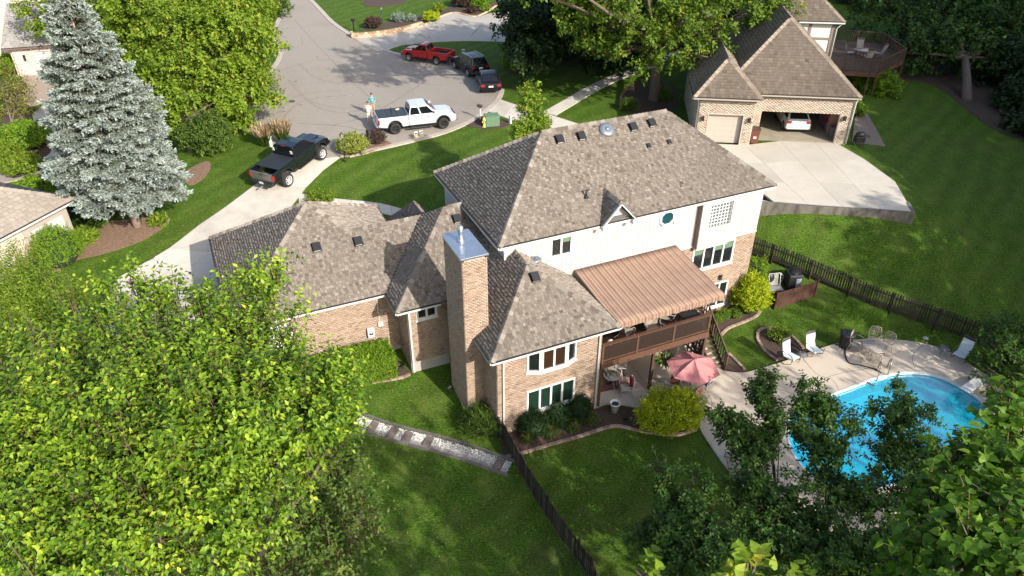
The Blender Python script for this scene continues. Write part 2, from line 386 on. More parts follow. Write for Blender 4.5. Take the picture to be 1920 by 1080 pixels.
# ---- street
def asphalt_mat():
    return mat('asphalt', (.275, .245, .215), .9, var=.07, scale=5, bump=.3, bscale=60, col2=(.3, .268, .235), big=((.225, .2, .178), .13, .6))
ASPH = asphalt_mat()
lower_kerb = smooth(ats(0, (430,226),(455,241),(500,264),(560,289),(600,297),(640,293),(700,279),(760,266),(830,249),(880,229),(915,206),(934,187),(941,168),(937,150),(922,134),(896,121),(860,113),(800,107),(755,103),(718,93),(682,80),(650,61),(622,42),(600,20),(580,0)), False, 4)
left_kerb = [at(541, 0, 0), at(525, 35, 0), at(512, 66, 0), at(524, 84, 0), at(527, 98, 0), at(520, 118, 0), at(500, 142, 0), (2.5, 66), (-2, 62), (-8, 60.5), (-30, 60)]
street_poly = lower_kerb + [(24, 165), (16, 165)] + left_kerb + [(-30, 54), (-6, 55.5)]
drape('street', street_poly, .025, ASPH, 1.6)
KERB = mat('kerb_concrete', (.42, .37, .32), .85, var=.15, scale=3, big=((.3, .26, .22), .5, .5))
kerb = MB(); ribbon(kerb, lower_kerb[:17], .45, .07); ribbon(kerb, lower_kerb[21:49], .45, .07); ribbon(kerb, lower_kerb[60:], .5, .07); ribbon(kerb, smooth(left_kerb[1:7], False, 4), .45, .07)
kerb.build('kerb', KERB, kind='structure')
cr = MB()
for line in ([(551,37),(600,90),(655,147),(694,184)], [(566,70),(567,84)], [(520,135),(600,112),(640,118)], [(560,235),(640,240),(690,250)]):
    pts = smooth(ats(0, *line), False, 6); pts = [(x + random.uniform(-.03, .03), y + random.uniform(-.03, .03)) for x, y in pts]
    ribbon(cr, pts, .035, .029)
cr.build('asphalt_seam', mat('seam_tar', (.115, .102, .09), .8), kind='structure')
tm_ = MB()
for line in ([(540,150),(580,190),(650,205),(700,185)], [(548,158),(590,200),(655,214),(710,190)], [(560,120),(600,150),(680,160)], [(620,240),(700,215),(800,150)], [(520,215),(560,180),(640,170)], [(530,224),(570,190),(650,180)], [(730,120),(760,150),(830,160)]):
    ribbon(tm_, smooth(ats(0, *line), False, 6), .22, .027)
tm_.build('tyre_mark', mat('tyre_mark', (.245, .218, .192), .9, var=.2, scale=2), kind='structure')
sp2 = MB()
for _ in range(26):
    u, v = random.uniform(500, 880), random.uniform(60, 240)
    x, y = at(u, v, 0)
    if not inside(np.array([x]), np.array([y]), street_poly)[0]: continue
    r0 = random.uniform(.08, .28); z = TZ(x, y)+.031; sp2.add([(x+r0*random.uniform(.6, 1)*math.cos(k*.785), y+r0*random.uniform(.6, 1)*math.sin(k*.785), z) for k in range(8)], [tuple(range(8))])
sp2.build('oil_stain', mat('oil_stain', (.17, .152, .135), .8, var=.2, scale=3), kind='structure')
mh = thing('manhole_cover', 'dark round manhole cover in the pale street', 'manhole cover', (*at(547, 192, 0), TZ(*at(547, 192, 0)) + .03))
MB().lathe([(.3, 0), (.3, .012), (.27, .014)], 20).build('lid', mat('cast_iron', (.06, .055, .05), .7), mh)
# ---- concrete drives
def panel(parent, q, m, top=.05, n=3, name='slab', gap=.015, flat=None):
    """one poured slab with four corners q (ccw) following the ground, separate from its neighbours by a joint"""
    if isinstance(m, tuple): m = random.choice(m)
    c = sum((Vector(p) for p in q), Vector((0, 0))) / 4
    q = [Vector(p) + (c - Vector(p)).normalized() * gap for p in q]
    V = []
    for j in range(n+1):
        for i in range(n+1):
            s, t = i/n, j/n; p = q[0]*(1-s)*(1-t) + q[1]*s*(1-t) + q[2]*s*t + q[3]*(1-s)*t
            V.append((p.x, p.y, (flat if flat is not None else TZ(p.x, p.y) + top)))
    F = [(j*(n+1)+i, j*(n+1)+i+1, (j+1)*(n+1)+i+1, (j+1)*(n+1)+i) for j in range(n) for i in range(n)]
    me = bpy.data.meshes.new(name); me.from_pydata(V, [], F); me.materials.append(m)
    bm = bmesh.new(); bm.from_mesh(me); bmesh.ops.recalc_face_normals(bm, faces=bm.faces)
    if sum(f.normal.z for f in bm.faces) < 0: bmesh.ops.reverse_faces(bm, faces=bm.faces)
    r_ = bmesh.ops.extrude_edge_only(bm, edges=[e for e in bm.edges if e.is_boundary])
    for g in r_['geom']:
        if isinstance(g, bmesh.types.BMVert): g.co.z -= .14
    bm.to_mesh(me); bm.free(); return link(name, me, parent)
def strip_panels(parent, A, B, m, cols=1, **k):
    """A and B are matching edge point lists; one row of slabs per interval"""
    for i in range(len(A)-1):
        for c in range(cols):
            f = lambda P, Q, t: Vector(P)*(1-t) + Vector(Q)*t
            panel(parent, [f(A[i], B[i], c/cols), f(A[i], B[i], (c+1)/cols), f(A[i+1], B[i+1], (c+1)/cols), f(A[i+1], B[i+1], c/cols)], m, **k)
dw = bpy.data.objects.new('driveway', None); COL.objects.link(dw); dw['kind'] = 'structure'
DRIVE = mat('pale_concrete', (.52, .49, .435), .85, var=.09, scale=1.6, bump=.12, bscale=50, big=((.42, .385, .33), .3, .5))
DRIVE = (DRIVE, mat('pale_concrete_worn', (.47, .44, .39), .85, var=.13, scale=1.1, bump=.12, bscale=50, big=((.36, .33, .285), .5, .6)), mat('pale_concrete_fresh', (.54, .505, .45), .85, var=.1, scale=2.2, bump=.12, bscale=50, big=((.4, .36, .31), .7, .5)))
Ledge = sites((578,302),(528,323),(480,346),(430,384),(372,424),(318,466)) + [(-6.0,41.2),(-7.2,37.5),(-7.4,33.5),(-7.4,30)]
Redge = sites((641,294),(606,320),(574,352),(560,371)) + [(3.2,43.4),(1.3,41.0),(-.35,39.2),(-.35,36),(-.35,33),(-.35,30)]
strip_panels(dw, Ledge[:3], Redge[:3], DRIVE, 1); strip_panels(dw, Ledge[2:], Redge[2:], DRIVE, 2)
drape('driveway_bed', Ledge + Redge[::-1], .02, mat('joint_dark', (.16, .14, .12), .9), 1.5)
walk = bpy.data.objects.new('front_walk', None); COL.objects.link(walk); walk['kind'] = 'structure'
wl = [Vector(p) for p in smooth(sites((560,373),(610,381),(660,386),(712,391),(757,402)) + [(12.5,39.3),(14,38.2)], False, 2)]
strip_panels(walk, [(p.x-.1, p.y-.55) for p in wl], [(p.x+.1, p.y+.55) for p in wl], DRIVE, 1, n=1)
# neighbour's drive: level slabs held by a retaining wall
NO = Vector((33.68, 40.73)); NX = Vector((.857, -.515)); NY = Vector((.515, .857))
def nl(x, y): p = NO + NX*x + NY*y; return (p.x, p.y)
nd = bpy.data.objects.new('neighbour_driveway', None); COL.objects.link(nd); nd['kind'] = 'structure'
farL = [nl(-.3, -.02), nl(2.9, -.02), nl(5.6, 1.1), nl(8.1, 1.1), nl(10.3, 1.0)]
front = ats(0, *[(1250+a/2.572, b/2.572) for a, b in ((505,975),(685,990),(850,1001),(1015,1011),(1188,1024))])
front[0] = (31.9, 31.05)
mids = lambda t, l: [tuple(Vector(a)*(1-t)+Vector(b)*t) for a, b in zip(farL, l)]
r3 = ats(0, (1250+820/2.572, 690/2.572), (1250+950/2.572, 765/2.572), (1250+1075/2.572, 829/2.572), (1250+1188/2.572, 1024/2.572))
rows = [farL, mids(.34, front), mids(.66, front), front]
rows[1][4] = r3[1]; rows[2][4] = tuple((Vector(r3[2])*.75+Vector(r3[3])*.25)); rows[0][4] = r3[0]; rows[3][4] = r3[3]
NDR = mat('cream_concrete', (.53, .49, .42), .85, var=.1, scale=1.2, bump=.12, bscale=50, big=((.43, .38, .31), .3, .5))
NDR = (NDR, mat('cream_concrete_worn', (.49, .45, .385), .85, var=.13, scale=.9, bump=.12, bscale=50, big=((.38, .34, .28), .45, .6)))
for j in range(3):
    for i in range(4): panel(nd, [rows[j][i], rows[j][i+1], rows[j+1][i+1], rows[j+1][i]], NDR, flat=0, n=1)
lf = [nl(-.3, -.02), (31.0, 36.4), (29.2, 34.6), (31.9, 31.05)]
lg = [nl(-3.6, 2.2), (28.6, 38.6), (26.8, 36.2), (28.9, 33.2)]
strip_panels(nd, lg, lf, NDR, 1, flat=0, n=1)
sp_ = [nl(-.3, .5), (29.5, 43.5), (27.3, 47)] + ats(0, (1090,232),(1030,215),(963,196),(937,187))
sq_ = [nl(-3.6, 2.4), (26.3, 41.6), (23.8, 45.2)] + ats(0, (1030,252),(985,232),(945,220),(912,209))
strip_panels(nd, sq_, sp_, DRIVE, 1, top=.05, n=3)
rw = thing('retaining_wall', 'grey stained concrete wall holding up the neighbour\'s driveway', 'wall')
fr = smooth([(26.7, 34.9), (29.2, 32.8)] + front, False, 4); rr = smooth([front[-1], tuple(Vector(front[-1])*.7+Vector(rows[2][4])*.3)], False, 4)
wmb = MB(); vs = []; pth = fr + rr[1:]
for i, p in enumerate(pth):
    a = Vector(pth[max(i-1, 0)]); b = Vector(pth[min(i+1, len(pth)-1)]); d = (b-a).normalized(); nrm = Vector((d.y, -d.x))
    bot = min(-.35, TZ(p[0], p[1]) - .4) - .3
    p = Vector(p)
    for q, z in ((p+nrm*.16, bot-.6), (p+nrm*.14, .012), (p-nrm*.1, .012), (p-nrm*.1, bot-.6)): vs.append((q.x, q.y, z))
n_ = len(pth); wmb.add(vs, [(i*4+j, i*4+(j+1) % 4, i*4+4+(j+1) % 4, i*4+4+j) for i in range(n_-1) for j in range(3)] + [(0,1,2,3), (n_*4-4, n_*4-3, n_*4-2, n_*4-1)])
def stained():
    m = mat('stained_concrete', (.22, .2, .175), .92, var=.35, scale=3, bump=.4, bscale=20, col2=(.07, .064, .056), detail=8)
    tc = [n for n in m.node_tree.nodes if n.type == 'TEX_COORD'][0]
    mp = m.node_tree.nodes.new('ShaderNodeMapping'); mp.inputs['Scale'].default_value = (1, 1, .25); m.node_tree.links.new(tc.outputs['Object'], mp.inputs[0])
    for n in m.node_tree.nodes:
        if n.type == 'TEX_NOISE': m.node_tree.links.new(mp.outputs[0], n.inputs['Vector'])
    return m
wmb.build('wall_face', stained(), rw)
sw = bpy.data.objects.new('sidewalk', None); COL.objects.link(sw); sw['kind'] = 'structure'
ctr = [Vector(p) for p in resample(smooth(sites((1030,214),(1066,193),(1105,170),(1150,148),(1190,133),(1220,122)) + [(43.5, 60), (48, 61)], False, 6), 1.5)]
strip_panels(sw, [(p.x-.35, p.y+.5) for p in ctr], [(p.x+.35, p.y-.5) for p in ctr], DRIVE, 1, n=1)
# drive at the far side of the street
Z5 = lambda a, b: (640 + a/5.333, b/5.333)
fd = smooth(ats(.1, *[Z5(*q) for q in ((110,350),(400,345),(700,295),(830,258),(1110,152),(1360,188),(1450,165),(1560,150),(1900,140),(2100,300),(1950,430),(1700,432),(1250,412),(900,420),(600,445),(450,492),(300,480))]), True, 3)
drape('far_driveway', fd, .05, mat('worn_concrete', (.4, .37, .33), .9, var=.1, scale=1, bump=.15, bscale=40, big=((.3, .28, .25), .25, .6)), 1.5)
jm = MB()
for l in ([(740,320),(860,390),(900,350)], [(1080,265),(1300,300)], [(1290,370),(1410,262)], [(340,470),(400,490),(470,460)]):
    ribbon(jm, resample(ats(.1, *[Z5(*q) for q in l]), .6), .06, .058)
jm.build('slab_joint', mat('joint_dark2', (.1, .09, .08), .9), kind='structure')
# side pad by the neighbour's garage, drive far left
drape('paver_pad', sites((1597,268),(1603,220),(1625,212),(1640,238),(1660,275)), .05, mat('grey_pavers', (.17, .145, .125), .9, var=.3, scale=3, bump=.3), 1)
drape('left_path', sites((70,250),(60,215),(92,190),(100,215),(108,260),(110,300),(85,310)), .05, CONC_OLD, 1)
drape('top_left_driveway', sites((44,140),(95,128),(110,150),(90,190),(60,200),(30,190)), .04, mat('pinkish_concrete', (.34, .27, .22), .9, var=.15, scale=2), 1.5)
# ---- poolside terrace
drape('pool_terrace', patio_poly, 0, PATIO, .9, hole=POOL, flat=PATZ)
jm = MB()
for l in ([(1423,692),(1440,720),(1500,745),(1520,775)], [(1500,665),(1530,700),(1560,712),(1575,735)], [(1590,690),(1620,712),(1640,722)], [(1455,755),(1540,712),(1600,695),(1660,690)], [(1740,640),(1712,665),(1715,690)], [(1690,688),(1740,690),(1800,705),(1850,735),(1890,780)], [(1240,690),(1310,735),(1330,760)], [(1180,680),(1230,740),(1260,755)], [(1320,725),(1335,755),(1330,790)], [(1340,745),(1365,770),(1400,830),(1420,860)], [(1673,637),(1690,655),(1660,668),(1640,650)], [(1330,830),(1400,790),(1470,800)]):
    ribbon(jm, smooth(ats(PATZ, *l), False, 6), .025, .004, flat=PATZ)
jm.build('terrace_joint', mat('terrace_joint', (.2, .16, .125), .9), kind='structure')
# ---- pool
pool = thing('swimming_pool', 'blue kidney shaped swimming pool set in the tan terrace', 'swimming pool')
cen = np.mean(np.array(POOL), 0); V = []; n_ = len(POOL)
def ring(s, z): return [(float(cen[0]+(x-cen[0])*s), float(cen[1]+(y-cen[1])*s), z) for x, y in POOL]
rings = [ring(.995, -4.3), ring(.99, -5.3), ring(.9, -5.5), ring(.6, -5.9), ring(.3, -6.2), ring(.02, -6.3)]
mb = MB(); V = [p for r_ in rings for p in r_]
mb.add(V, [(i*n_+j, i*n_+(j+1) % n_, (i+1)*n_+(j+1) % n_, (i+1)*n_+j) for i in range(1) for j in range(n_)], .5, True); mb.build('pool_wall', mat('shaded_wall_liner', (.01, .25, .42), .5, var=.15, scale=6), pool)  # wall coloured darker than the floor to stand for its shade
mb = MB(); mb.add(V, [(i*n_+j, i*n_+(j+1) % n_, (i+1)*n_+(j+1) % n_, (i+1)*n_+j) for i in range(1, len(rings)-1) for j in range(n_)], .5, True)
for dx, dy in ((0, 0), (1.2, .4)): MB().lathe([(.14, 0), (.14, .03), (.02, .04)], 12, Matrix.Translation((float(cen[0])+dx, float(cen[1])+dy, -6.28))).build('floor_drain', mat('drain_grey', (.25, .3, .3), .6), pool)
mb.build('liner', mat('pool_liner', (.02, .6, .85), .5, var=.12, scale=2.5, spec=.3, col2=(.03, .68, .92)), pool)
mb = MB(); mb.add(ring(1.0, -4.40), [tuple(range(n_))], .5)
wm = bpy.data.materials.new('pool_water'); wm.use_nodes = True; N = wm.node_tree.nodes; L = wm.node_tree.links
N.remove(N['Principled BSDF']); tr = N.new('ShaderNodeBsdfTransparent'); tr.inputs[0].default_value = (.15, .85, 1, 1)
gl = N.new('ShaderNodeBsdfGlossy'); gl.inputs['Roughness'].default_value = .08; fr_ = N.new('ShaderNodeFresnel'); fr_.inputs[0].default_value = 1.33
nz = N.new('ShaderNodeTexNoise'); nz.inputs['Scale'].default_value = 5; nz.inputs['Detail'].default_value = 4; tcx = N.new('ShaderNodeTexCoord'); L.new(tcx.outputs['Object'], nz.inputs[0])
bp = N.new('ShaderNodeBump'); bp.inputs['Strength'].default_value = .35; bp.inputs['Distance'].default_value = .03; L.new(nz.outputs[0], bp.inputs['Height'])
L.new(bp.outputs[0], gl.inputs['Normal']); L.new(bp.outputs[0], fr_.inputs['Normal'])
df = N.new('ShaderNodeBsdfDiffuse'); df.inputs[0].default_value = (.004, .66, .84, 1)
m0 = N.new('ShaderNodeMixShader'); m0.inputs[0].default_value = .5; L.new(tr.outputs[0], m0.inputs[1]); L.new(df.outputs[0], m0.inputs[2])
mx = N.new('ShaderNodeMixShader'); fm = N.new('ShaderNodeMath'); fm.operation = 'MULTIPLY'; fm.inputs[1].default_value = .35; L.new(fr_.outputs[0], fm.inputs[0]); L.new(fm.outputs[0], mx.inputs[0]); L.new(m0.outputs[0], mx.inputs[1]); L.new(gl.outputs[0], mx.inputs[2]); L.new(mx.outputs[0], N['Material Output'].inputs[0])
mb.build('water', wm, pool)
mb = MB(); ribbon(mb, POOL + POOL[:2], .09, .025, flat=PATZ); mb.build('coping', mat('coping_white', (.62, .62, .6), .6), pool)
# ---- planting beds
def bed(name, uv, m=MULCH, closed=True, off=.035, pts=None):
    return drape(name, smooth(pts or sites(*uv), True, 4), off, m, .6)
Z7 = lambda a, b: (800 + a/2.455, 420 + b/2.455)
Z8 = lambda a, b: (1040 + a/2.4545, 420 + b/2.4545)
Z1 = lambda a, b: (1380 + a/3, 380 + b/3)
ZL = lambda a, b: (a/3.857, 280 + b/3.857)
edgeA = [site(*q) for q in ((948,858),(983,850),(1028,836),(1085,820),(1134,804),(1160,800),(1199,809),(1244,815),(1268,817),(1309,806))]
bed('mulch_bed', None, pts=edgeA + sites((1318,785),(1300,765),(1187,766),(1143,761),(1122,766),(1060,780),(975,806),(943,822)))
edgeB = sites(Z8(765,515), Z8(800,482), Z8(880,450), Z8(930,425), Z8(947,398))
bed('mulch_bed', None, pts=edgeB + sites((1424,570),(1402,566),(1380,580),(1345,597),(1340,622)))
edgeC = sites(Z1(120,770), Z1(128,722), Z1(190,706), Z1(260,718), Z1(330,768), Z1(392,842))
bed('mulch_bed', None, pts=edgeC + sites(Z1(235,895), Z1(160,835)))
edgeC2 = sites(Z1(120,770), Z1(160,835), Z1(235,895))
bed('mulch_bed', [(1350,690),(1362,660),(1372,668),(1398,697),(1375,697)]); edgeD = sites((1366,664),(1382,680),(1400,698))
edgeE = sites((650,729),(694,719),(734,713),(762,707),(771,700))
bed('mulch_bed', None, pts=edgeE + sites((760,690),(735,665)) + [(6.4, 30.2), (1, 30.2), (0, 29)])
bed('mulch_bed', [ZL(*q) for q in ((480,540),(800,520),(1000,500),(1200,480),(1215,540),(1050,650),(900,710),(700,770),(560,800),(350,905),(250,880),(480,640))], MULCH_RED)
bed('mulch_bed', [(345,325),(385,303),(396,312),(382,334),(355,348)], MULCH_RED)
edgeH = sites((637,294),(660,293),(685,289),(707,281),(735,271))
bed('mulch_bed', None, MULCH_RED, pts=edgeH + sites((715,262),(690,266),(655,275)))
bed('mulch_bed', [(868,232),(905,218),(957,230),(938,241),(900,241)])
bed('mulch_bed', [(1164,180),(1167,204),(1185,214),(1227,208),(1262,205),(1268,166),(1212,146),(1173,167)]); edgeJ = sites((1175,168),(1165,180),(1165,195),(1172,206))
bed('mulch_bed', [Z5(*q) for q in ((180,305),(420,292),(800,242),(850,235),(1110,140),(1040,92),(830,140),(500,222),(330,250))])
bed('mulch_bed', [Z5(*q) for q in ((1045,85),(1110,130),(1350,165),(1560,60),(1560,20),(1330,60),(1200,60))])
bed('mulch_bed', [Z5(*q) for q in ((1375,215),(1400,245),(1600,250),(1700,200),(1560,165),(1430,180))])
bed('mulch_bed', [Z5(*q) for q in ((210,30),(260,65),(480,60),(650,20),(600,-20),(300,-20))])
bed('dirt_bed', [(1100,110),(960,140),(965,105),(1000,90),(1060,80),(1200,100),(1210,120)], MULCH)
bed('dirt_bed', [(1640,150),(1750,160),(1860,240),(1960,260),(2050,150),(1950,40),(1700,60),(1610,110)], mat('leaf_litter', (.045, .03, .02), .95, bump=1, bscale=20, col2=(.075, .05, .033), scale=5))
bed('dirt_bed', [(60,140),(20,170),(0,260),(20,330),(80,345),(110,300),(70,250),(60,200),(90,160)], MULCH)
# edging stones, each its own piece
def edging(name, label, pts, L=.36, w=.17, h=.11, m=EDGE):
    t = thing(name, label, 'edging'); P = resample(smooth(pts, False, 6), L)
    base = MB().box(-L*.485, L*.485, -w/2, w/2, 0, h).build('edging_stone', m, t, bevel=.015)
    vs = [base.data]
    for k in range(3): vs.append(MB().box(-L*.485, L*.485, -w/2, w/2, 0, h).mesh('edging_stone', m))
    for i in range(len(P)-1):
        a, b = P[i], P[i+1]; c = (a+b)/2; z0, z1 = TZ(a.x, a.y), TZ(b.x, b.y)
        o = base if i == 0 else base.copy()
        if i: COL.objects.link(o)
        if i: o.data = random.choice(vs)
        o.location = (c.x, c.y, (z0+z1)/2); o.rotation_euler = (random.uniform(-.03, .03), -math.atan2(z1-z0, L), math.atan2(b.y-a.y, b.x-a.x) + random.uniform(-.02, .02))
    return t
edging('garden_edging', 'pinkish stone edging curving along the mulch bed below the bay wall', edgeA)
edging('garden_edging', 'stone edging round the bed of shrubs against the right end wall', edgeB)
edging('garden_edging', 'stone edging round the rounded island bed behind the two pool chairs', edgeC, .3)
edging('garden_edging', 'straight stone edging on the near side of the island bed', edgeC2, .3)
edging('garden_edging', 'short stone edging beside the foot of the deck stairs', edgeD, .3)
edging('garden_edging', 'stone edging in front of the long clipped hedge', edgeE)
edging('garden_edging', 'pale edging round the street bed with the yellow shrub', edgeH, .35, .2)
edging('garden_edging', 'curved stone edging beside the big maple trunk', edgeJ, .35)
# block wall of the far garden
bwt = thing('block_wall', 'tan block retaining wall along the drive across the street', 'wall')
P = resample(smooth(ats(.2, *[Z5(*q) for q in ((105,340),(130,362),(400,340),(640,300),(830,252))]), False, 6), .42); BLK = mat('tan_block', (.42, .28, .18), .9, attr=((.3, .19, .12), (.42, .29, .19), (.55, .4, .28)), var=.2, scale=5)
bases = [MB().box(-.19, .19, -.13, .13, 0, .17).mesh('block', BLK) for _ in range(4)]
for row in range(3):
    for i in range(len(P)-1):
        a, b = P[i], P[i+1]; c = (a+b)/2 if row % 2 == 0 else b; o = link('block', random.choice(bases), bwt)
        o.location = (c.x, c.y, TZ(c.x, c.y) + row*.18); o.rotation_euler[2] = math.atan2(b.y-a.y, b.x-a.x)
edging('garden_edging', 'dark edging between the far garden bed and its drive', ats(.2, *[Z5(*q) for q in ((830,250),(1110,142),(1350,178),(1560,70))]), .4, .2, .15, BLK)
# ---- gravel step path
gp = thing('step_path', 'white gravel path with dark stepping slabs between timbers', 'path')
C_ = [Vector(p) for p in sites((640,775),(690,798),(745,815),(800,828),(850,842),(900,858),(955,878))]
PV = [Vector(p) for p in resample([tuple(c) for c in C_], .25)]
mb = MB(); ribbon(mb, [tuple(p) for p in PV], .78, .02); mb.build('gravel_base', mat('gravel_base', (.25, .24, .23), .95, var=.4, scale=30, bump=.8), gp)
mb = MB()
for i in range(4600):
    k = random.randrange(len(PV)-1); a, b = PV[k], PV[k+1]; d = (b-a).normalized(); s = Vector((-d.y, d.x)); q = a + (b-a)*random.random() + s*random.uniform(-.35, .35)
    r_ = random.uniform(.016, .034); z = TZ(q.x, q.y) + .02
    mb.add([(q.x-r_, q.y, z), (q.x, q.y-r_, z+.003), (q.x+r_, q.y, z), (q.x, q.y+r_, z-.003), (q.x+.003, q.y, z+r_*1.1)], [(0,1,4), (1,2,4), (2,3,4), (3,0,4)])
mb.build('gravel', mat('white_gravel', (.7, .69, .66), .8, attr=((.3, .29, .28), (.65, .64, .62), (.8, .8, .78))), gp, kind='stuff')
SLAB = mat('step_slab', (.13, .105, .095), .9, var=.25, scale=5)
acc = [.06, .3, .42, .53, .64, .985]
for t in (.02, .085, .215, .33, .44, .545, .97):
    i = int(t*(len(PV)-1)); a, b = PV[i], PV[min(i+1, len(PV)-1)]; an = math.atan2(b.y-a.y, b.x-a.x)
    o = MB().box(-.2, .2, -.33, .33, 0, .06).build('stepping_slab', SLAB, gp, bevel=.02); o.location = (a.x, a.y, TZ(a.x, a.y)+.02); o.rotation_euler = (0, .15, an)
tm = MB().box(-.62, .62, -.05, .05, -.05, .09).mesh('timber', SILVERWOOD)
for side in (-1, 1):
    for i in range(0, len(PV)-4, 5):
        a, b = PV[i], PV[min(i+5, len(PV)-1)]; d = (b-a).normalized(); s = Vector((-d.y, d.x))*side*.44; c = (a+b)/2+s; z = TZ(c.x, c.y)
        o = link('timber', tm, gp); o.location = (c.x, c.y, z + random.uniform(0, .05)); o.rotation_euler = (0, -math.atan2(TZ(b.x, b.y)-TZ(a.x, a.y), 1.25), math.atan2(d.y, d.x) + random.uniform(-.04, .04))
# ---- picket fences
def picket_fence(label, pts, h=1.2, sp=.148, mm=DARKWOOD, flip=1):
    t = thing('picket_fence', label, 'fence'); P = resample(pts, sp); n = len(P); pick = []
    for k in range(6):
        w = .09/2; hh = h + random.uniform(-.02, .02)
        m_ = MB().prism([(-w, 0), (w, 0), (w, hh-.1), (0, hh), (-w, hh-.1)], -.011, .011, Matrix.Rotation(R(90), 4, 'X')); pick.append(m_.mesh('picket', mm))
    for i in range(n):
        a, b = P[max(i-1, 0)], P[min(i+1, n-1)]; d = (b-a).normalized(); s = Vector((-d.y, d.x))*flip; p = P[i] + s*.035
        o = link('picket', random.choice(pick), t); o.location = (p.x, p.y, TZ(p.x, p.y)+.05); o.rotation_euler = (random.uniform(-.02, .02), random.uniform(-.02, .02), math.atan2(d.y, d.x))
    step = max(int(2.4/sp), 1)
    for i in range(0, n, step):
        p = P[i]; z = TZ(p.x, p.y)
        MB().box(p.x-.05, p.x+.05, p.y-.05, p.y+.05, z-.3, z+h+.02).build('post', mm, t)
        j = min(i+step, n-1)
        if j > i:
            q = P[j]; zq = TZ(q.x, q.y)
            for hz in (.3, h-.25): MB().bar((p.x, p.y, z+hz), (q.x, q.y, zq+hz), .045, .09).build('rail', mm, t)
    return t
FR = [(27.5, 32.6)] + sites((1403,478),(1428,487),(1494,513),(1571,546),(1643,578),(1725,606),(1813,638)) + [(39.0, 15.6), (41, 11)]
picket_fence('dark picket fence running from the house to the poolside trees', FR, 1.3)
FL = [(9.72, 23.2)] + sites((945,828),(1000,928),(1060,1020),(1110,1085)) + [(9.6, 12.5), (9.5, 9)]
picket_fence('dark picket fence running down the lawn from the bay corner', FL, 1.25, .125, flip=-1)
# ================================================================== BUILDING KIT
class Frame:
    """a wall plane: O corner, du along the wall, n outward"""
    def __init__(s, O, du, n): s.O = Vector((O[0], O[1], 0)); s.du = Vector((du[0], du[1], 0)).normalized(); s.n = Vector((n[0], n[1], 0)).normalized()
    def p(s, u, z, d=0): return s.O + s.du*u + s.n*d + Vector((0, 0, z))
    def box(s, mb, u0, u1, z0, z1, d0, d1, a=None):
        vs = [s.p(u, z, d) for d in (d0, d1) for z in (z0, z1) for u in (u0, u1)]
        return mb.add(vs, [(0,2,3,1),(4,5,7,6),(0,1,5,4),(2,6,7,3),(0,4,6,2),(1,3,7,5)], a)
def cells(u0, u1, z0, z1, ops):
    us = sorted({u0, u1, *[min(max(o[i], u0), u1) for o in ops for i in (0, 1)]}); zs = sorted({z0, z1, *[min(max(o[i], z0), z1) for o in ops for i in (2, 3)]})
    for a, b in zip(us, us[1:]):
        for c, d in zip(zs, zs[1:]):
            if b-a < 1e-3 or d-c < 1e-3: continue
            m, n = (a+b)/2, (c+d)/2
            if any(o[0] < m < o[1] and o[2] < n < o[3] for o in ops): continue
            yield a, b, c, d
def wall_core(F, name, u0, u1, z0, z1, ops, m, parent, th=.18):
    mb = MB()
    for a, b, c, d in cells(u0, u1, z0, z1, ops): F.box(mb, a, b, c, d, -th, 0, .5)
    return mb.build(name, m, parent)
def bricks(F, u0, u1, z0, z1, ops, parent, mm=None, L=.2, H=.066, g=.011, proud=.012, rows=None, top=None, row_lim=None):
    """running bond bricks proud of a mortar wall: one mesh, each brick with its own edges"""
    vs, fa, va = [], [], []; k = 0; z = z0
    while z < z1 - .02:
        h = min(H, z1-z); off = (L+g)/2 if k % 2 else 0; u = u0 - off
        while u < u1 - .02:
            a, b = max(u, u0), min(u+L, u1); u += L+g
            if b-a < .03: continue
            segs = [(a, b)]
            for o in ops:
                if o[2] < z+h-.01 and o[3] > z+.01:
                    ns = []
                    for p, q in segs:
                        if q <= o[0] or p >= o[1]: ns.append((p, q)); continue
                        if o[0]-p > .03: ns.append((p, o[0]))
                        if q-o[1] > .03: ns.append((o[1], q))
                    segs = ns
            for p, q in segs:
                pr = proud + random.uniform(-.003, .004)
                b0 = len(vs); vs += [F.p(x, y, d) for d in (.001, pr) for x, y in ((p, z), (q, z), (q, z+h), (p, z+h))]
                fa += [(b0+4, b0+5, b0+6, b0+7), (b0, b0+1, b0+5, b0+4), (b0+1, b0+2, b0+6, b0+5), (b0+2, b0+3, b0+7, b0+6), (b0+3, b0, b0+4, b0+7)]
                va += [min(1, max(0, random.gauss(.55, .25)))]*5
        z += H+g; k += 1
    if not fa: return None
    o = npmesh('bricks', np.array([tuple(v) for v in vs]), np.array(fa), np.array(va), mm or BRICK, parent)
    if F.du.cross(Vector((0, 0, 1))).dot(F.n) < 0:
        bm = bmesh.new(); bm.from_mesh(o.data); bmesh.ops.reverse_faces(bm, faces=bm.faces); bm.to_mesh(o.data); bm.free()
    o['kind'] = 'stuff'; return o
def brick_wall(F, u0, u1, z0, z1, ops, parent, mm=None, mort=None, name='brick_wall', **k):
    w = wall_core(F, name, u0, u1, z0, z1, ops, mort or MORTAR, parent); bricks(F, u0, u1, z0, z1, ops, w, mm, **k); return w
SIDING = mat('white_siding', (.5, .47, .46), .6, attr=((.43, .41, .41), (.485, .465, .465)), var=.05, scale=5)
SIDING_SHADE = mat('shaded_siding', (.42, .44, .45), .6, attr=((.40, .42, .43), (.46, .48, .49)), var=.05, scale=5)  # greyer siding colour stands for the left wall lying in shade
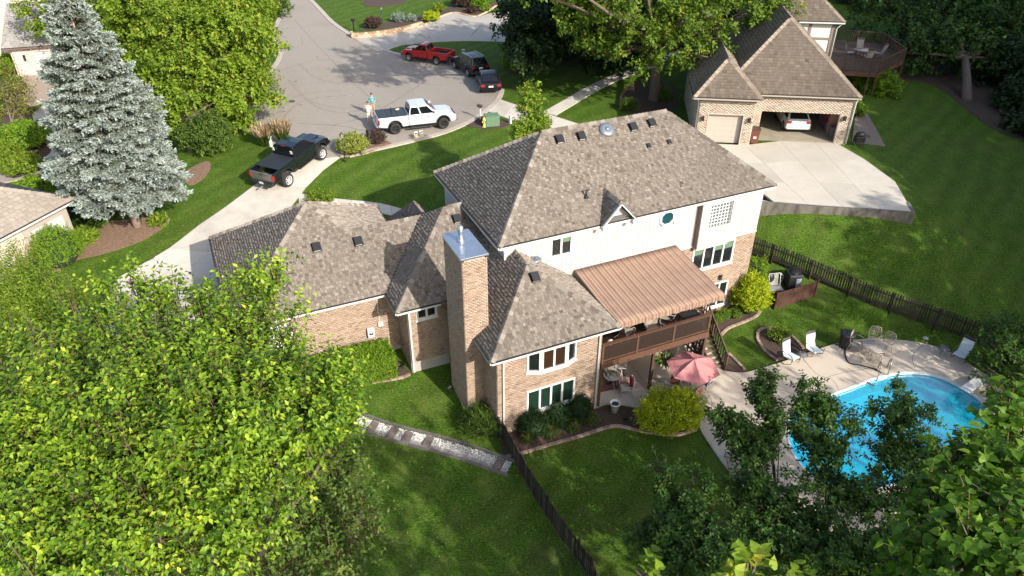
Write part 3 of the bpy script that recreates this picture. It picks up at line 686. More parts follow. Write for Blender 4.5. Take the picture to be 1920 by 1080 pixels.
def siding_wall(F, u0, u1, z0, z1, ops, parent, m=SIDING, w=.3, gap=.016, name='siding_wall', core=None):
    wl_ = wall_core(F, name, u0, u1, z0, z1, ops, core or mat('siding_groove', (.25, .23, .22), .8), parent)
    n = max(1, round((u1-u0)/w)); w = (u1-u0)/n
    for i in range(n):
        a, b = u0+i*w+gap/2, u0+(i+1)*w-gap/2; v = random.random()
        for c in cells(a, b, z0, z1, [o for o in ops if o[0] < b and o[1] > a]):
            if c[1]-c[0] > .01: mb = MB(); F.box(mb, *c, .001, .02, v); mb.build('siding_board', m, wl_)
    return wl_
def window(F, u0, u1, z0, z1, n, parent, d=.0, fw=.07, m=None, glass=None, rows=1, name='window', sill=True, blind=None):
    """casement row: one white frame, each pane its own sub-part"""
    m = m or WHITE; mb = MB(); c = .02
    F.box(mb, u0-c, u1+c, z1-fw, z1+c, d-.06, d+.05); F.box(mb, u0-c, u1+c, z0-c, z0+fw, d-.06, d+.05)
    F.box(mb, u0-c, u0+fw, z0+fw, z1-fw, d-.06, d+.05); F.box(mb, u1-fw, u1+c, z0+fw, z1-fw, d-.06, d+.05)
    W_ = (u1-u0-2*fw)/n; mul = .05
    for i in range(1, n): F.box(mb, u0+fw+i*W_-mul, u0+fw+i*W_+mul, z0+fw, z1-fw, d-.06, d+.045)
    for j in range(1, rows):
        zz = z0 + (z1-z0)*j/rows
        for i in range(n): F.box(mb, u0+fw+i*W_+(mul if i else 0), u0+fw+(i+1)*W_-(mul if i < n-1 else 0), zz-.02, zz+.02, d-.05, d+.03)
    w = mb.build(name, m, parent)
    for i in range(n):
        q = MB(); a_, b_ = u0+fw+i*W_+(mul if i else 0), u0+fw+(i+1)*W_-(mul if i < n-1 else 0)
        F.box(q, a_, b_, z0+fw, z1-fw, d-.055, d-.02); q.build('pane', glass or GLASS, w)
        if blind and blind[i % len(blind)]:
            q = MB(); f = blind[i % len(blind)]; F.box(q, a_, b_, z1-fw-(z1-z0)*f, z1-fw, d-.019, d-.012); q.build('blind', mat('green_blind', (.12, .19, .13), .5), w)
    if sill:
        q = MB(); F.box(q, u0-.06, u1+.06, z0-c-.06, z0-c, -.02, d+.09); q.build('sill', m, w)
    return w
def soldier(F, u0, u1, z, parent, h=.19):                      # soldier-course of upright bricks
    mb = MB(); u = u0
    while u < u1-.03: F.box(mb, u, min(u+.066, u1), z, z+h, 0, .02, random.uniform(.2, .7)); u += .077
    o = mb.build('brick_course', BRICK, parent); o['kind'] = 'stuff'; return o
# shingles
SH_COL = ((.09, .072, .06), (.152, .127, .107), (.208, .178, .152), (.255, .225, .195), (.315, .285, .25))
SHING = mat('weathered_shingles', (.25, .21, .18), .92, attr=SH_COL, var=.14, scale=22, detail=4, big=((.12, .105, .09), .22, .45), dr=1.)
SH2 = mat('brown_shingles', (.22, .17, .13), .92, attr=((.11, .086, .066), (.17, .136, .107), (.2, .163, .13), (.24, .2, .16)), var=.12, scale=10, big=((.09, .07, .055), .25, .5), dr=1.)
SH3 = mat('pale_shingles', (.36, .31, .27), .92, attr=((.2, .175, .15), (.26, .23, .2), (.31, .275, .24)), var=.12, scale=10)
UNDER = mat('roof_felt', (.06, .05, .043), .9)
CAPM = {}
def spans(P, y):
    xs = []; n = len(P)
    for i in range(n):
        (x1, y1), (x2, y2) = P[i], P[(i+1) % n]
        if (y1 > y) != (y2 > y): xs.append(x1 + (x2-x1)*(y-y1)/(y2-y1))
    xs.sort(); return list(zip(xs[::2], xs[1::2]))
def roof_plane(pts, roof, eave=None, m=None, ex=.148, wr=(.14, .21), th=.026, under=None):
    """pts: planar 3D outline, first edge = eave.  Courses of separate tabs on a felt slab."""
    P3 = [Vector(p) for p in pts]; e = (P3[1]-P3[0]).normalized(); nrm = Vector((0, 0, 0))
    for i in range(len(P3)): nrm += (P3[i]-P3[0]).cross(P3[(i+1) % len(P3)]-P3[0])
    nrm.normalize()
    if nrm.z < 0: nrm = -nrm
    g = nrm.cross(e)
    if g.z < 0: g = -g
    P2 = [((p-P3[0]).dot(e), (p-P3[0]).dot(g)) for p in P3]
    mb = MB(); n = len(P3); lo = [p - nrm*.1 for p in P3]
    mb.add(P3 + lo, [tuple(range(n)), tuple(range(n, 2*n))] + [(i, (i+1) % n, n+(i+1) % n, n+i) for i in range(n)], .5)
    rp = mb.build('roof_slope', UNDER, roof)
    vs, fa, va = [], [], []; alt = 0; ymax = max(p[1] for p in P2); y = min(p[1] for p in P2); row = 0; T = 0
    def put(x, y_, h): q = P3[0] + e*x + g*y_ + nrm*h; vs.append((q.x, q.y, q.z))
    while y < ymax - .02:
        y2 = min(y+ex+.02, ymax); A = spans(P2, y+.004); B = spans(P2, min(y2, ymax)-.004)
        for (a0, a1) in A:
            # matching span above
            best = [(b0, b1) for b0, b1 in B if b1 > a0 and b0 < a1]
            if best: b0, b1 = best[0][0], best[-1][1]
            else: b0 = b1 = (a0+a1)/2
            x = a0 - random.uniform(0, wr[0])
            while x < a1:
                w = random.choice((wr[0], wr[0], (wr[0]+wr[1])/2, wr[1])) * random.uniform(.9, 1.1)
                l, r_ = max(x, a0), min(x+w-.012, a1); x += w
                if r_-l < .015: continue
                tl, tr_ = min(max(l, b0), b1), max(min(r_, b1), b0)
                i = len(vs); lift = th * random.choice((.5, 1., 1.5))
                put(l, y, lift); put(r_, y, lift); put(tr_, y2, .004); put(tl, y2, .004); put(l, y, .0); put(r_, y, 0)
                fa += [(i, i+1, i+2, i+3), (i+4, i+5, i+1, i)]
                alt = 1 - alt if random.random() < .85 else alt; v = min(1, max(0, random.gauss(.39 + .25*alt, .13))); va += [v, 0]
        y += ex; row += 1
    o = npmesh('shingles', np.array(vs), np.array(fa), np.array(va), m or SHING, rp)
    o['kind'] = 'stuff'
    # make normals outward
    bm = bmesh.new(); bm.from_mesh(o.data); bm.faces.ensure_lookup_table()
    if bm.faces[0].normal.dot(nrm) < 0: bmesh.ops.reverse_faces(bm, faces=bm.faces); bm.to_mesh(o.data)
    bm.free(); return rp
def caps(p0, p1, n1, n2, roof, m=None, L=.24, w=.17, limit=True):
    """hip or ridge cap: individual bent cap shingles, each its own object"""
    p0, p1 = Vector(p0), Vector(p1); d = p1-p0; T = d.length; d.normalize(); n1 = Vector(n1).normalized(); n2 = Vector(n2).normalized()
    s1 = n1.cross(d); s2 = n2.cross(d)
    if s1.dot(n2) > 0 and abs(s1.dot(n2)) > 1e-4: pass
    if s1.dot(n2 - n1) > 0: pass
    # choose the side of each plane that falls away from the line
    if (s1.z > 0) if abs(s1.z) > 1e-3 else False: s1 = -s1
    if (s2.z > 0) if abs(s2.z) > 1e-3 else False: s2 = -s2
    N_ = (n1+n2).normalized()
    meshes = []
    for k in range(5):
        h = .075; vv = []
        for t, hh in ((0, h), (L+.03, h*.45)):
            vv += [d*t + s1*w + N_*(hh*.55), d*t + N_*(hh+.02), d*t + s2*w + N_*(hh*.55)]
        vv += [s1*w - N_*.01, Vector((0, 0, 0)), s2*w - N_*.01, d*(L+.03) + s1*w - N_*.02, d*(L+.03) + s2*w - N_*.02]
        mb = MB(); mb.add(vv, [(0,1,4,3), (1,2,5,4), (0,6,7,1), (1,7,8,2), (0,3,9,6), (2,8,10,5)], (.2, .45, .6, .75, .95)[k])
        meshes.append(mb.mesh('ridge_cap', m or SHING))
    n = int(T/L)
    for i in range(n):
        o = link('ridge_cap', random.choice(meshes), roof); q = p0 + d*(i*L); o.location = q
def eave_trim(pts, parent, m=None, closed=False, h=.16, gut=.11, name='gutter', col=None):
    """white fascia board with a gutter and a dark drip edge"""
    for a, b in zip(pts, pts[1:] + (pts[:1] if closed else [])):
        a, b = Vector(a), Vector(b); d = (b-a).normalized(); 
        o = MB().bar(a + Vector((0, 0, -.1)), b + Vector((0, 0, -.1)), gut, .12).build(name, m or WHITE, parent)
        MB().bar(a + Vector((0, 0, -.02)), b + Vector((0, 0, -.02)), gut+.05, .035).build('drip_edge', mat('drip_edge', (.03, .028, .027), .6), o)
def downspout(mb, x, y, z1, z0, n=(0, -1), m=None):
    p = Vector((x + n[0]*.05, y + n[1]*.05)); mb.box(p.x-.04, p.x+.04, p.y-.035, p.y+.035, z0, z1)
# ================================================================== MAIN HOUSE
EZ = .8
house = thing('brick_house', 'large tan brick and white siding house with a grey brown shingled roof, chimney and awning', 'house', (0, 0, 0))
# --- walls
Bk = Frame((12.0, 27.6), (1, 0), (0, -1))
W4 = (11.2, 14.0, -.9, .64); WL = (12.86, 14.05, -3.82, -2.15); W2 = (2.4, 3.63, 2.16, 3.30); DOOR = (5.6, 7.6, -1.5, .55); BD = (4.0, 6.0, -4.2, -2.2)
brick_wall(Bk, 0, 15.4, -5.2, .8, [W4, WL, DOOR, BD], house)
siding_wall(Bk, 0, 15.4, .8, 3.5, [W2, (8.72, 9.62, 2.5, 3.4), (11.1, 13.1, .78, 3.5)], house, w=.28)
mb = MB(); Bk.box(mb, 0, 15.4, .74, .84, .02, .05); mb.build('band_board', WHITE, house)
window(Bk, *W2, 2, house, fw=.11, blind=(0, .25)); window(Bk, *W4, 4, house, fw=.09, blind=(.3, 0, .28, .3)); window(Bk, *WL, 2, house)
window(Bk, *DOOR, 2, house, name='sliding_door', sill=False); window(Bk, *BD, 2, house, name='sliding_door', sill=False)
soldier(Bk, 11.1, 14.1, -1.15, house); soldier(Bk, 12.76, 14.15, -4.07, house)
# projecting bay of the upper floor with glass blocks
FRB = Frame((23.1, 27.25), (1, 0), (0, -1)); GB = (.55, 1.98, 1.95, 3.32)
siding_wall(FRB, 0, 2.0, .76, 3.5, [GB], house, w=.28, name='projecting_wall')
Lf = Frame((23.1, 27.6), (0, -1), (-1, 0)); siding_wall(Lf, 0, .35, .76, 3.5, [], house, m=mat('shaded_side_brown', (.17, .13, .11), .7), w=.35, name='projecting_side', core=BROWNWOOD)  # left side coloured brown to stand for the shade on it
Rf = Frame((25.1, 27.25), (0, 1), (1, 0)); siding_wall(Rf, 0, .35, .76, 3.5, [], house, w=.35, name='projecting_side')
mb = MB(); FRB.box(mb, -.02, 2.02, .70, .77, -.33, .03); mb.build('band_board', WHITE, house)
gbw = MB(); FRB.box(gbw, GB[0]-.05, GB[1]+.05, GB[2]-.05, GB[3]+.03, -.1, -.02); gbw = gbw.build('glass_block_window', WHITE, house)
mb = MB(); FRB.box(mb, GB[0]-.06, GB[1]+.06, GB[2]-.08, GB[2], -.02, .05); FRB.box(mb, GB[0]-.06, GB[0], GB[2], GB[3], -.02, .04); FRB.box(mb, GB[1], GB[1]+.06, GB[2], GB[3], -.02, .04); mb.build('frame', WHITE, gbw)
GLB = mat('glass_block', (.10, .13, .14), .12, var=.3, scale=10)
for i in range(7):
    for j in range(7):
        q = MB(); FRB.box(q, GB[0]+.02+i*.2, GB[0]+.155+i*.2, GB[2]+.03+j*.19, GB[2]+.165+j*.19, -.05, .012); q.build('block', GLB, gbw, bevel=.012)
# octagonal window
ow = MB(); oc = (9.17, 2.95)
def octo(r, d): return [Bk.p(oc[0]+r*math.cos(R(22.5+45*k)), oc[1]+r*math.sin(R(22.5+45*k)), d) for k in range(8)]
V = octo(.5, .06)+octo(.37, .06)+octo(.5, -.02)+octo(.37, -.02)
ow.add(V, [(i, (i+1) % 8, 8+(i+1) % 8, 8+i) for i in range(8)] + [(i, 16+i, 16+(i+1) % 8, (i+1) % 8) for i in range(8)] + [(8+i, 8+(i+1) % 8, 24+(i+1) % 8, 24+i) for i in range(8)])
ow = ow.build('octagonal_window', WHITE, house); q = MB(); q.add(octo(.38, .0), [tuple(range(8))]); q.build('pane', mat('teal_glass', (.01, .05, .06), .08), ow)
mb = MB(); Bk.box(mb, 8.7, 9.64, 2.48, 3.42, -.15, -.03); mb.build('window_lining', SIDING, house)
# side and front walls
Lw = Frame((12.0, 36.0), (0, -1), (-1, 0)); siding_wall(Lw, 0, 8.4, -2.4, 3.5, [], house, m=SIDING_SHADE, w=.4)
Rw = Frame((27.4, 27.6), (0, 1), (1, 0)); siding_wall(Rw, 0, 8.4, .8, 3.5, [(3.5, 4.6, 2.1, 3.2)], house, w=.4); brick_wall(Rw, 0, 8.4, -4.8, .8, [(3.2, 4.8, -.8, .5)], house)
window(Rw, 3.5, 4.6, 2.1, 3.2, 2, house); window(Rw, 3.2, 4.8, -.8, .5, 2, house)
Fw = Frame((27.4, 36.0), (-1, 0), (0, 1)); brick_wall(Fw, 0, 15.4, -2.4, 3.5, [(2, 3.6, -.9, .6), (5, 6.6, -.9, .6), (2, 3.6, 1.9, 3.2), (6, 7.6, 1.9, 3.2), (10, 11.6, 1.9, 3.2)], house)
for a in ((2, 3.6, -.9, .6), (5, 6.6, -.9, .6), (2, 3.6, 1.9, 3.2), (6, 7.6, 1.9, 3.2), (10, 11.6, 1.9, 3.2)): window(Fw, *a, 2, house)
mb = MB(); mb.box(11.6, 27.72, 27.24, 36.3, 3.46, 3.56)
mb.build('soffit', WHITE, house)
# --- main roof
roof = MB().box(15, 24, 31, 32.5, 4.2, 4.9).build('roof', UNDER, house)
a, b, c, d = (11.55, 27.2, 3.7), (27.76, 27.2, 3.7), (27.76, 36.3, 3.7), (11.55, 36.3, 3.7); r1, r2 = (15.9, 31.75, 7.0), (23.35, 31.75, 7.0)
# gap for the gable dormer at the eave
MAIN_N = Vector((0, -3.3, 4.55)).normalized()
roof_plane([a, b, r2, r1], roof); roof_plane([d, a, r1], roof); roof_plane([b, c, r2], roof); roof_plane([c, d, r1, r2], roof)
NL = Vector((-3.3, 0, 4.35)); NR = Vector((3.3, 0, 4.41)); NF = Vector((0, -3.3, 4.55)); NB = Vector((0, 3.3, 4.55))
caps(a, r1, NF, NL, roof); caps(d, r1, NB, NL, roof, L=.3); caps(b, r2, NF, NR, roof); caps(c, r2, NB, NR, roof, L=.3); caps(r2, r1, NF, NB, roof)
eave_trim([a, b], house); eave_trim([b, c], house); eave_trim([d, a], house)
mb = MB(); downspout(mb, 12.02, 27.55, 3.5, .9, (-1, -.5)); mb.bar((11.75, 27.25, 3.5), (11.95, 27.5, 3.1), .07, .07); mb.build('downspout', WHITE, house)
# gable dormer at the eave
gd = 17.88; dz = 4.78; dh = .98; dy = dz-3.7
dor = MB(); dor.box(gd-.8, gd+.8, 27.28, 27.95, 3.5, 3.75)
dor.add([(gd-.8, 27.3, 3.75), (gd+.8, 27.3, 3.75), (gd, 27.3, 4.6)], [(0, 1, 2)]); dor = dor.build('dormer', SIDING, house)
y_at = lambda z: 27.2 + (z-3.7)/(3.3/4.55)
Lp = [(gd-dh, 27.0, 3.72), (gd-dh, 27.2, 3.72), (gd, y_at(dz)+.05, dz), (gd, 27.0, dz)]
Rp = [(gd+dh, 27.0, 3.72), (gd+dh, 27.2, 3.72), (gd, y_at(dz)+.05, dz), (gd, 27.0, dz)]
roof_plane(Lp, dor); roof_plane(Rp, dor)
caps((gd, 27.0, dz+.02), (gd, y_at(dz), dz+.02), Vector((-1, 0, 1)), Vector((1, 0, 1)), dor, L=.17)
mb = MB()
for sgn in (-1, 1): mb.bar((gd+sgn*dh, 26.97, 3.64), (gd, 26.97, dz-.06), .05, .15, up=(0, 1, 0))
for sgn in (-1, 1): mb.box(gd+sgn*.85-.07, gd+sgn*.85+.07, 26.95, 27.3, 3.42, 3.7)
mb.build('rake_board', WHITE, dor)
mb = MB(); mb.box(gd-.4, gd+.4, 27.2, 27.27, 3.62, 3.95); mb.build('dormer_vent', mat('vent_grey', (.1, .1, .1), .8), dor)  # dark grey plate at the foot of the dormer gable
mb = MB(); mb.box(gd-.5, gd+.5, 27.22, 27.275, 3.52, 3.62); mb.build('dormer_sill', WHITE, dor)
# --- garage wing
ap = (4.2, 34.65, 4.1); w_ = (-.68, 29.95, EZ); e_ = (9.1, 29.95, EZ); f_ = (8.72, 39.3, EZ); g_ = (-.68, 39.3, EZ)
rz = lambda y: EZ + 3.3/4.7*(y-29.95)
hz = 2.95; hy = 33.02; hx = 5.85
vx = 9.65                                             # valley top
roof_plane([w_, (6.68, 29.95, EZ), (vx, hy, hz), (hx, hy, hz), ap], roof)
roof_plane([g_, w_, ap], roof)
roof_plane([(8.72, 37.2, EZ), (8.72, 39.3, EZ), ap, (hx, hy, hz), (8.72, hy, 1.0)][:4], roof) if False else None
# right slope of the garage hip
rs = 3.3/4.52
xs_ = lambda z: 4.2 + (4.1-z)/rs
roof_plane([(8.72, 36.15, EZ), (8.72, 39.3, EZ), ap, (hx, hy+.02, 2.9)], roof)
roof_plane([(8.72, 39.3, EZ), g_, ap], roof)
# front slope of the connector
roof_plane([(12.0, 36.1, EZ), (8.72, 36.15, EZ), (hx, hy, hz), (vx, hy, hz), (12.0, hy, hz)], roof)
n_back = Vector((0, -3.3, 4.7)); n_left = Vector((-3.3, 0, 4.88)); n_right = Vector((3.3, 0, 4.52)); n_front = Vector((0, 3.3, 4.65)); n_cf = Vector((0, 2.15, 3.1))
caps(w_, ap, n_back, n_left, roof); caps(g_, ap, n_front, n_left, roof, L=.3); caps((hx, hy, hz), ap, n_back, n_right, roof, w=.17)
caps((8.72, 39.3, EZ), ap, n_front, n_right, roof, L=.3); caps((vx, hy, hz), (hx, hy, hz), n_back, n_cf, roof, w=.17)
eave_trim([w_, (6.68, 29.95, EZ)], house); eave_trim([g_, w_], house); eave_trim([(8.72, 36.2, EZ), (8.72, 39.3, EZ)], house)
# kitchen wing hip
k0 = (6.65, 28.13, EZ); ka = (10.6, 32.1, 3.7); k1 = (12.0, 28.13, EZ); k2 = (12.0, 32.1, 3.7)
roof_plane([k0, (9.0, 28.13, EZ), (10.05, 28.13, EZ), k1, k2, ka], roof)
roof_plane([(6.65, 29.98, EZ), k0, ka, (10.6, hy, 3.6), (vx, hy, hz)][:5], roof) if False else roof_plane([(6.66, 29.95, EZ), k0, ka, (vx, hy, hz)], roof)
roof_plane([(12.0, 36.0, EZ), (10.6, 36, EZ), (vx, hy, hz), ka, k2], roof)
nk = Vector((0, -2.9, 3.97)); nkl = Vector((-2.9, 0, 3.95))
caps(k0, ka, nk, nkl, roof); caps(k2, ka, nk, Vector((0, .74, 1)), roof)
eave_trim([k0, (8.84, 28.13, EZ)], house); eave_trim([(6.65, 29.95, EZ), k0], house)
# porch hip in front
roof_plane([(8.9, 37.4, EZ), (8.9, 35.0, EZ), (10.1, 35.0, 2.35)], roof); roof_plane([(11.3, 37.4, EZ), (8.9, 37.4, EZ), (10.1, 35.9, 2.35)], roof)
roof_plane([(8.9, 37.4, EZ), (8.9, 34.2, EZ), (10.1, 34.2, 2.4), (10.1, 35.9, 2.4)], roof); roof_plane([(11.3, 37.4, EZ), (11.3, 34.2, EZ), (10.1, 34.2, 2.4), (10.1, 35.9, 2.4)], roof)
# wing walls
Wb = Frame((-.3, 30.3), (1, 0), (0, -1)); WW = (.55, 2.3, -1.5, .2)
brick_wall(Wb, 0, 7.55, -3.0, .72, [WW], house); mb = MB(); Wb.box(mb, 0, 7.55, -4.0, -2.78, -.1, .03); mb.build('foundation', CONC_OLD, house)
window(Wb, *WW, 2, house, fw=.1, glass=mat('pale_curtain', (.6, .6, .58), .4))
Wl = Frame((-.3, 39.0), (0, -1), (-1, 0)); GD = [(.7, 3.3, -3, .2), (4.6, 7.2, -3, .2)]
brick_wall(Wl, 0, 8.7, -3, .72, GD, house)
for g in GD:
    gq = MB(); Wl.box(gq, g[0]-.08, g[1]+.08, .2, .32, -.02, .05); gq = gq.build('garage_door', mat('garage_brown', (.13, .055, .04), .6), house)
    for k in range(4):
        q = MB(); Wl.box(q, g[0], g[1], -1.98+k*.545, -1.45+k*.545, -.12, -.06); q.build('door_panel', mat('garage_brown', (.13, .055, .04), .6), gq, bevel=.01)
Wf = Frame((7.0, 39.0), (-1, 0), (0, 1)); brick_wall(Wf, -1.4, 7.3, -2.5, .72, [(2, 3.4, -.9, .3)], house); window(Wf, 2, 3.4, -.9, .3, 2, house)
Wr = Frame((8.4, 36.0), (0, 1), (1, 0)); brick_wall(Wr, 0, 3.0, -2.5, .72, [], house)
Cf = Frame((12.0, 35.8), (-1, 0), (0, 1)); brick_wall(Cf, 0, 3.6, -2.5, .72, [(1, 2, -2.0, .2)], house); window(Cf, 1, 2, -1.9, .2, 1, house, name='front_door', sill=False)
# kitchen wing walls
Kb = Frame((7.25, 28.5), (1, 0), (0, -1)); KW = (.45, 1.48, -.17, .55)
brick_wall(Kb, 0, 4.75, -2.9, .72, [KW], house); mb = MB(); Kb.box(mb, 0, 2.0, -4.4, -2.7, -.1, .03); mb.build('foundation', CONC_OLD, house)
window(Kb, *KW, 2, house, fw=.09)
Kl = Frame((7.25, 30.3), (0, -1), (-1, 0)); brick_wall(Kl, 0, 1.8, -3.4, .72, [], house); mb = MB(); Kl.box(mb, 0, 1.8, -4.2, -2.7, -.1, .03); mb.build('foundation', CONC_OLD, house)
mb = MB(); downspout(mb, 7.32, 28.5, .62, -3.3, (0, -1)); mb.bar((6.9, 28.2, .62), (7.3, 28.42, .45), .07, .07); mb.build('downspout', WHITE, house)
# --- bay
bx0, bx1, by = 9.3, 15.75, 22.9; brx = 12.53; bz = 3.1; bry = 26.18
q0, q1 = (bx0, by, EZ), (bx1, by, EZ); br = (brx, bry, bz); br2 = (brx, 27.6, bz)
roof_plane([q0, q1, br], roof)
roof_plane([(bx1, by, EZ), (bx1, 27.6, EZ), br2, br], roof)
roof_plane([(bx0, 28.2, EZ), (bx0+.7, 27.15, 1.3), (bx0+.7, 24.8, 1.3), (bx0, 24.8, EZ), q0, br, (brx, 27.6, bz), (12.0, 27.6, 2.72), (12.0, 30.8, 2.72)][3:] + [(bx0+.02, 28.2, EZ)], roof) if False else None
roof_plane([(bx0, 28.1, EZ), q0, br, br2, (12.05, 27.6, 2.77), (12.0, 30.8, 2.74)], roof)
nb_ = Vector((0, -2.3, 3.28)); nbl = Vector((-2.3, 0, 3.23)); nbr = Vector((2.3, 0, 3.22))
caps(q0, br, nb_, nbl, roof, w=.17); caps(q1, br, nb_, nbr, roof, w=.17); caps(br2, br, nbl, nbr, roof, w=.17)
eave_trim([q0, q1], house); eave_trim([(bx0, 24.83, EZ), q0], house); eave_trim([q1, (bx1, 27.4, EZ)], house)
By = Frame((9.73, 23.3), (1, 0), (0, -1)); U1 = (1.45, 3.95, -.68, .54); U2 = (1.47, 3.98, -3.25, -1.85)
brick_wall(By, 0, 5.32, -4.9, .7, [U1, U2], house)
U1f = Frame((9.73, 23.3), (1, 0), (0, -1))
# upper bow window: three facets
bow = [(1.45, 0), (2.06, .24), (3.34, .24), (3.95, 0)]
for i in range(3):
    a0, a1 = bow[i], bow[i+1]; p, q = By.p(a0[0], 0, a0[1]), By.p(a1[0], 0, a1[1]); du = (q-p); L_ = du.length; nn = Vector((du.y, -du.x, 0))
    Ff = Frame((p.x, p.y), (du.x, du.y), (nn.x, nn.y)); window(Ff, .02, L_-.02, -.68, .54, 2 if i == 1 else 1, house, fw=.08, name='bow_window', glass=(mat('amber_glass', (.035, .018, .011), .08) if i == 1 else None))
mb = MB(); mb.prism([(9.73+b0, 23.3-b1) for b0, b1 in [(1.35, -.05), (2.03, .3), (3.37, .3), (4.05, -.05)]], -.78, -.7); mb.prism([(9.73+b0, 23.3-b1) for b0, b1 in [(1.35, -.05), (2.03, .3), (3.37, .3), (4.05, -.05)]], .55, .66); mb.build('window_seat', WHITE, house)
window(By, *U2, 4, house, fw=.08, glass=mat('green_glass', (.012, .03, .022), .08)); soldier(By, 1.4, 4.05, -1.83, house); soldier(By, 1.35, 4.05, -1.0, house)
Bl = Frame((9.73, 28.3), (0, -1), (-1, 0)); brick_wall(Bl, 1.2, 5.0, -4.9, .7, [], house); Br = Frame((15.05, 23.3), (0, 1), (1, 0)); brick_wall(Br, 0, 4.3, -4.7, .7, [], house)
mb = MB(); By.box(mb, 0, 5.32, -5.2, -4.22, -.05, .02); mb.build('foundation', CONC_OLD, house)
for x_, z_ in ((10.0, -4.1), (14.9, -4.25)):
    mb = MB(); downspout(mb, x_, 23.28, .62, z_); mb.build('downspout', mat('grey_spout', (.45, .44, .43), .5), house)
# --- chimney
ch = MB().box(8.87, 9.96, 24.87, 27.08, 4.6, 4.96).build('chimney', MORTAR, house)
for F_, L_ in ((Frame((8.85, 24.85), (1, 0), (0, -1)), 1.13), (Frame((8.85, 27.1), (0, -1), (-1, 0)), 2.25), (Frame((9.98, 24.85), (0, 1), (1, 0)), 2.25), (Frame((9.98, 27.1), (-1, 0), (0, 1)), 1.13)):
    wall_core(F_, 'chimney_side', 0, L_, -4.9, 4.96, [], MORTAR, ch, .1); bricks(F_, 0, L_, -4.6, 4.86, [], ch)
mb = MB(); mb.box(8.78, 10.05, 24.78, 27.17, 4.95, 5.05); mb.build('metal_cap', GALV, ch, bevel=.01)
mb = MB(); mb.lathe([(.2, 5.05), (.13, 5.12), (.1, 5.3), (.1, 5.5), (.13, 5.52), (.13, 5.74), (.1, 5.76), (.1, 5.8)], 16, Matrix.Translation((9.35, 26.25, 0))); mb.build('flue_pipe', GALV, ch)
# --- roof vents
def on_plane(u, v, P0, n):
    d = Vector(ray(u, v)); C_ = Vector((0, 0, CAMZ)); n = Vector(n); return C_ + d*((Vector(P0)-C_).dot(n)/d.dot(n))
def box_vent(p, n, s=1.):
    n = Vector(n).normalized(); e = Vector((1, 0, 0)); g = n.cross(e); M = Matrix((e, g, n)).transposed().to_4x4(); M.translation = p
    t = MB().box(-.17*s, .17*s, -.2*s, .2*s, .02, .16*s, M=M)
    t.box(-.24*s, .24*s, -.26*s, .26*s, 0.01, .035, M=M)
    t = t.build('roof_vent', BLACKM, roof, bevel=.01)
    MB().box(-.15*s, .15*s, -.225*s, -.205*s, .03, .055, M=M).box(-.15*s, .15*s, -.225*s, -.205*s, .085*s, .11*s, M=M).build('louvre', mat('vent_light', (.6, .6, .6), .5), t)
    MB().box(-.19*s, .19*s, -.26*s, .2*s, .16*s, .2*s, M=M).build('vent_hood', BLACKM, t, bevel=.01)
for u, v, s in ((1048, 262, 1), (1089, 256, 1), (1186, 239, 1), (1220.5, 231.5, 1), (1215.6, 273.5, .55), (1254, 266.5, .55)): box_vent(on_plane(u, v, a, NF), NF, s)
box_vent(on_plane(593, 464, w_, n_back), n_back); box_vent(on_plane(671, 453, w_, n_back), n_back); box_vent(on_plane(856, 411, k0, nk), nk); box_vent(on_plane(1002, 520, q0, nb_), nb_)
def round_vent(p, n, s=1.):
    n = Vector(n).normalized(); e = Vector((1, 0, 0)); M = Matrix((e, n.cross(e), n)).transposed().to_4x4(); M.translation = p
    t = MB().lathe([(.42*s, .02), (.42*s, .07), (.36*s, .13), (.2*s, .17), (.12*s, .15), (.02, .17)], 24, M).build('round_vent', mat('zinc_paint', (.2, .23, .27), .45, metal=.5), roof)
    MB().lathe([(.12*s, .16), (.1*s, .2), (.02, .21)], 16, M).build('vent_cap', mat('zinc_paint', (.2, .23, .27), .45), t)
round_vent(on_plane(1137, 244, a, NF), NF); round_vent(on_plane(1001, 489, br, nbr), nbr, .8)
pb = on_plane(1099, 370, a, NF); mb = MB(); mb.tube([pb, pb + Vector((0, 0, .42))], .05, 8); mb.tube([pb + Vector((.02, 0, .3)), pb + Vector((.13, -.05, .45))], .035, 6); mb.lathe([(.16, 0), (.06, .1)], 10, Matrix.Translation(pb)); mb.build('vent_pipe', BLACKM, roof)
# --- small wall fittings
mb = MB(); Wb.box(mb, 5.85, 6.2, -1.75, -1.2, .03, .22); mb = mb.build('meter_box', mat('pale_box', (.6, .6, .58), .5), house, bevel=.02)
MB().lathe([(.1, 0), (.1, .05), (.02, .06)], 12, Matrix.Translation((5.72, 30.08, -1.45)) @ Matrix.Rotation(R(90), 4, 'X')).build('meter_dial', CHROME, mb)
mb = MB(); Wb.box(mb, 6.45, 6.7, -1.25, -1.0, .03, .12); Wb.box(mb, 6.52, 6.55, -1.0, .6, .03, .05); mb.build('cable_box', mat('pale_box', (.6, .6, .58), .5), house)
mb = MB(); p0 = Vector((23.05, 27.5, .3)); mb.box(25.3, 25.45, 27.45, 27.5, -1.9, -1.6); mb.build('wall_light', BLACKM, house)
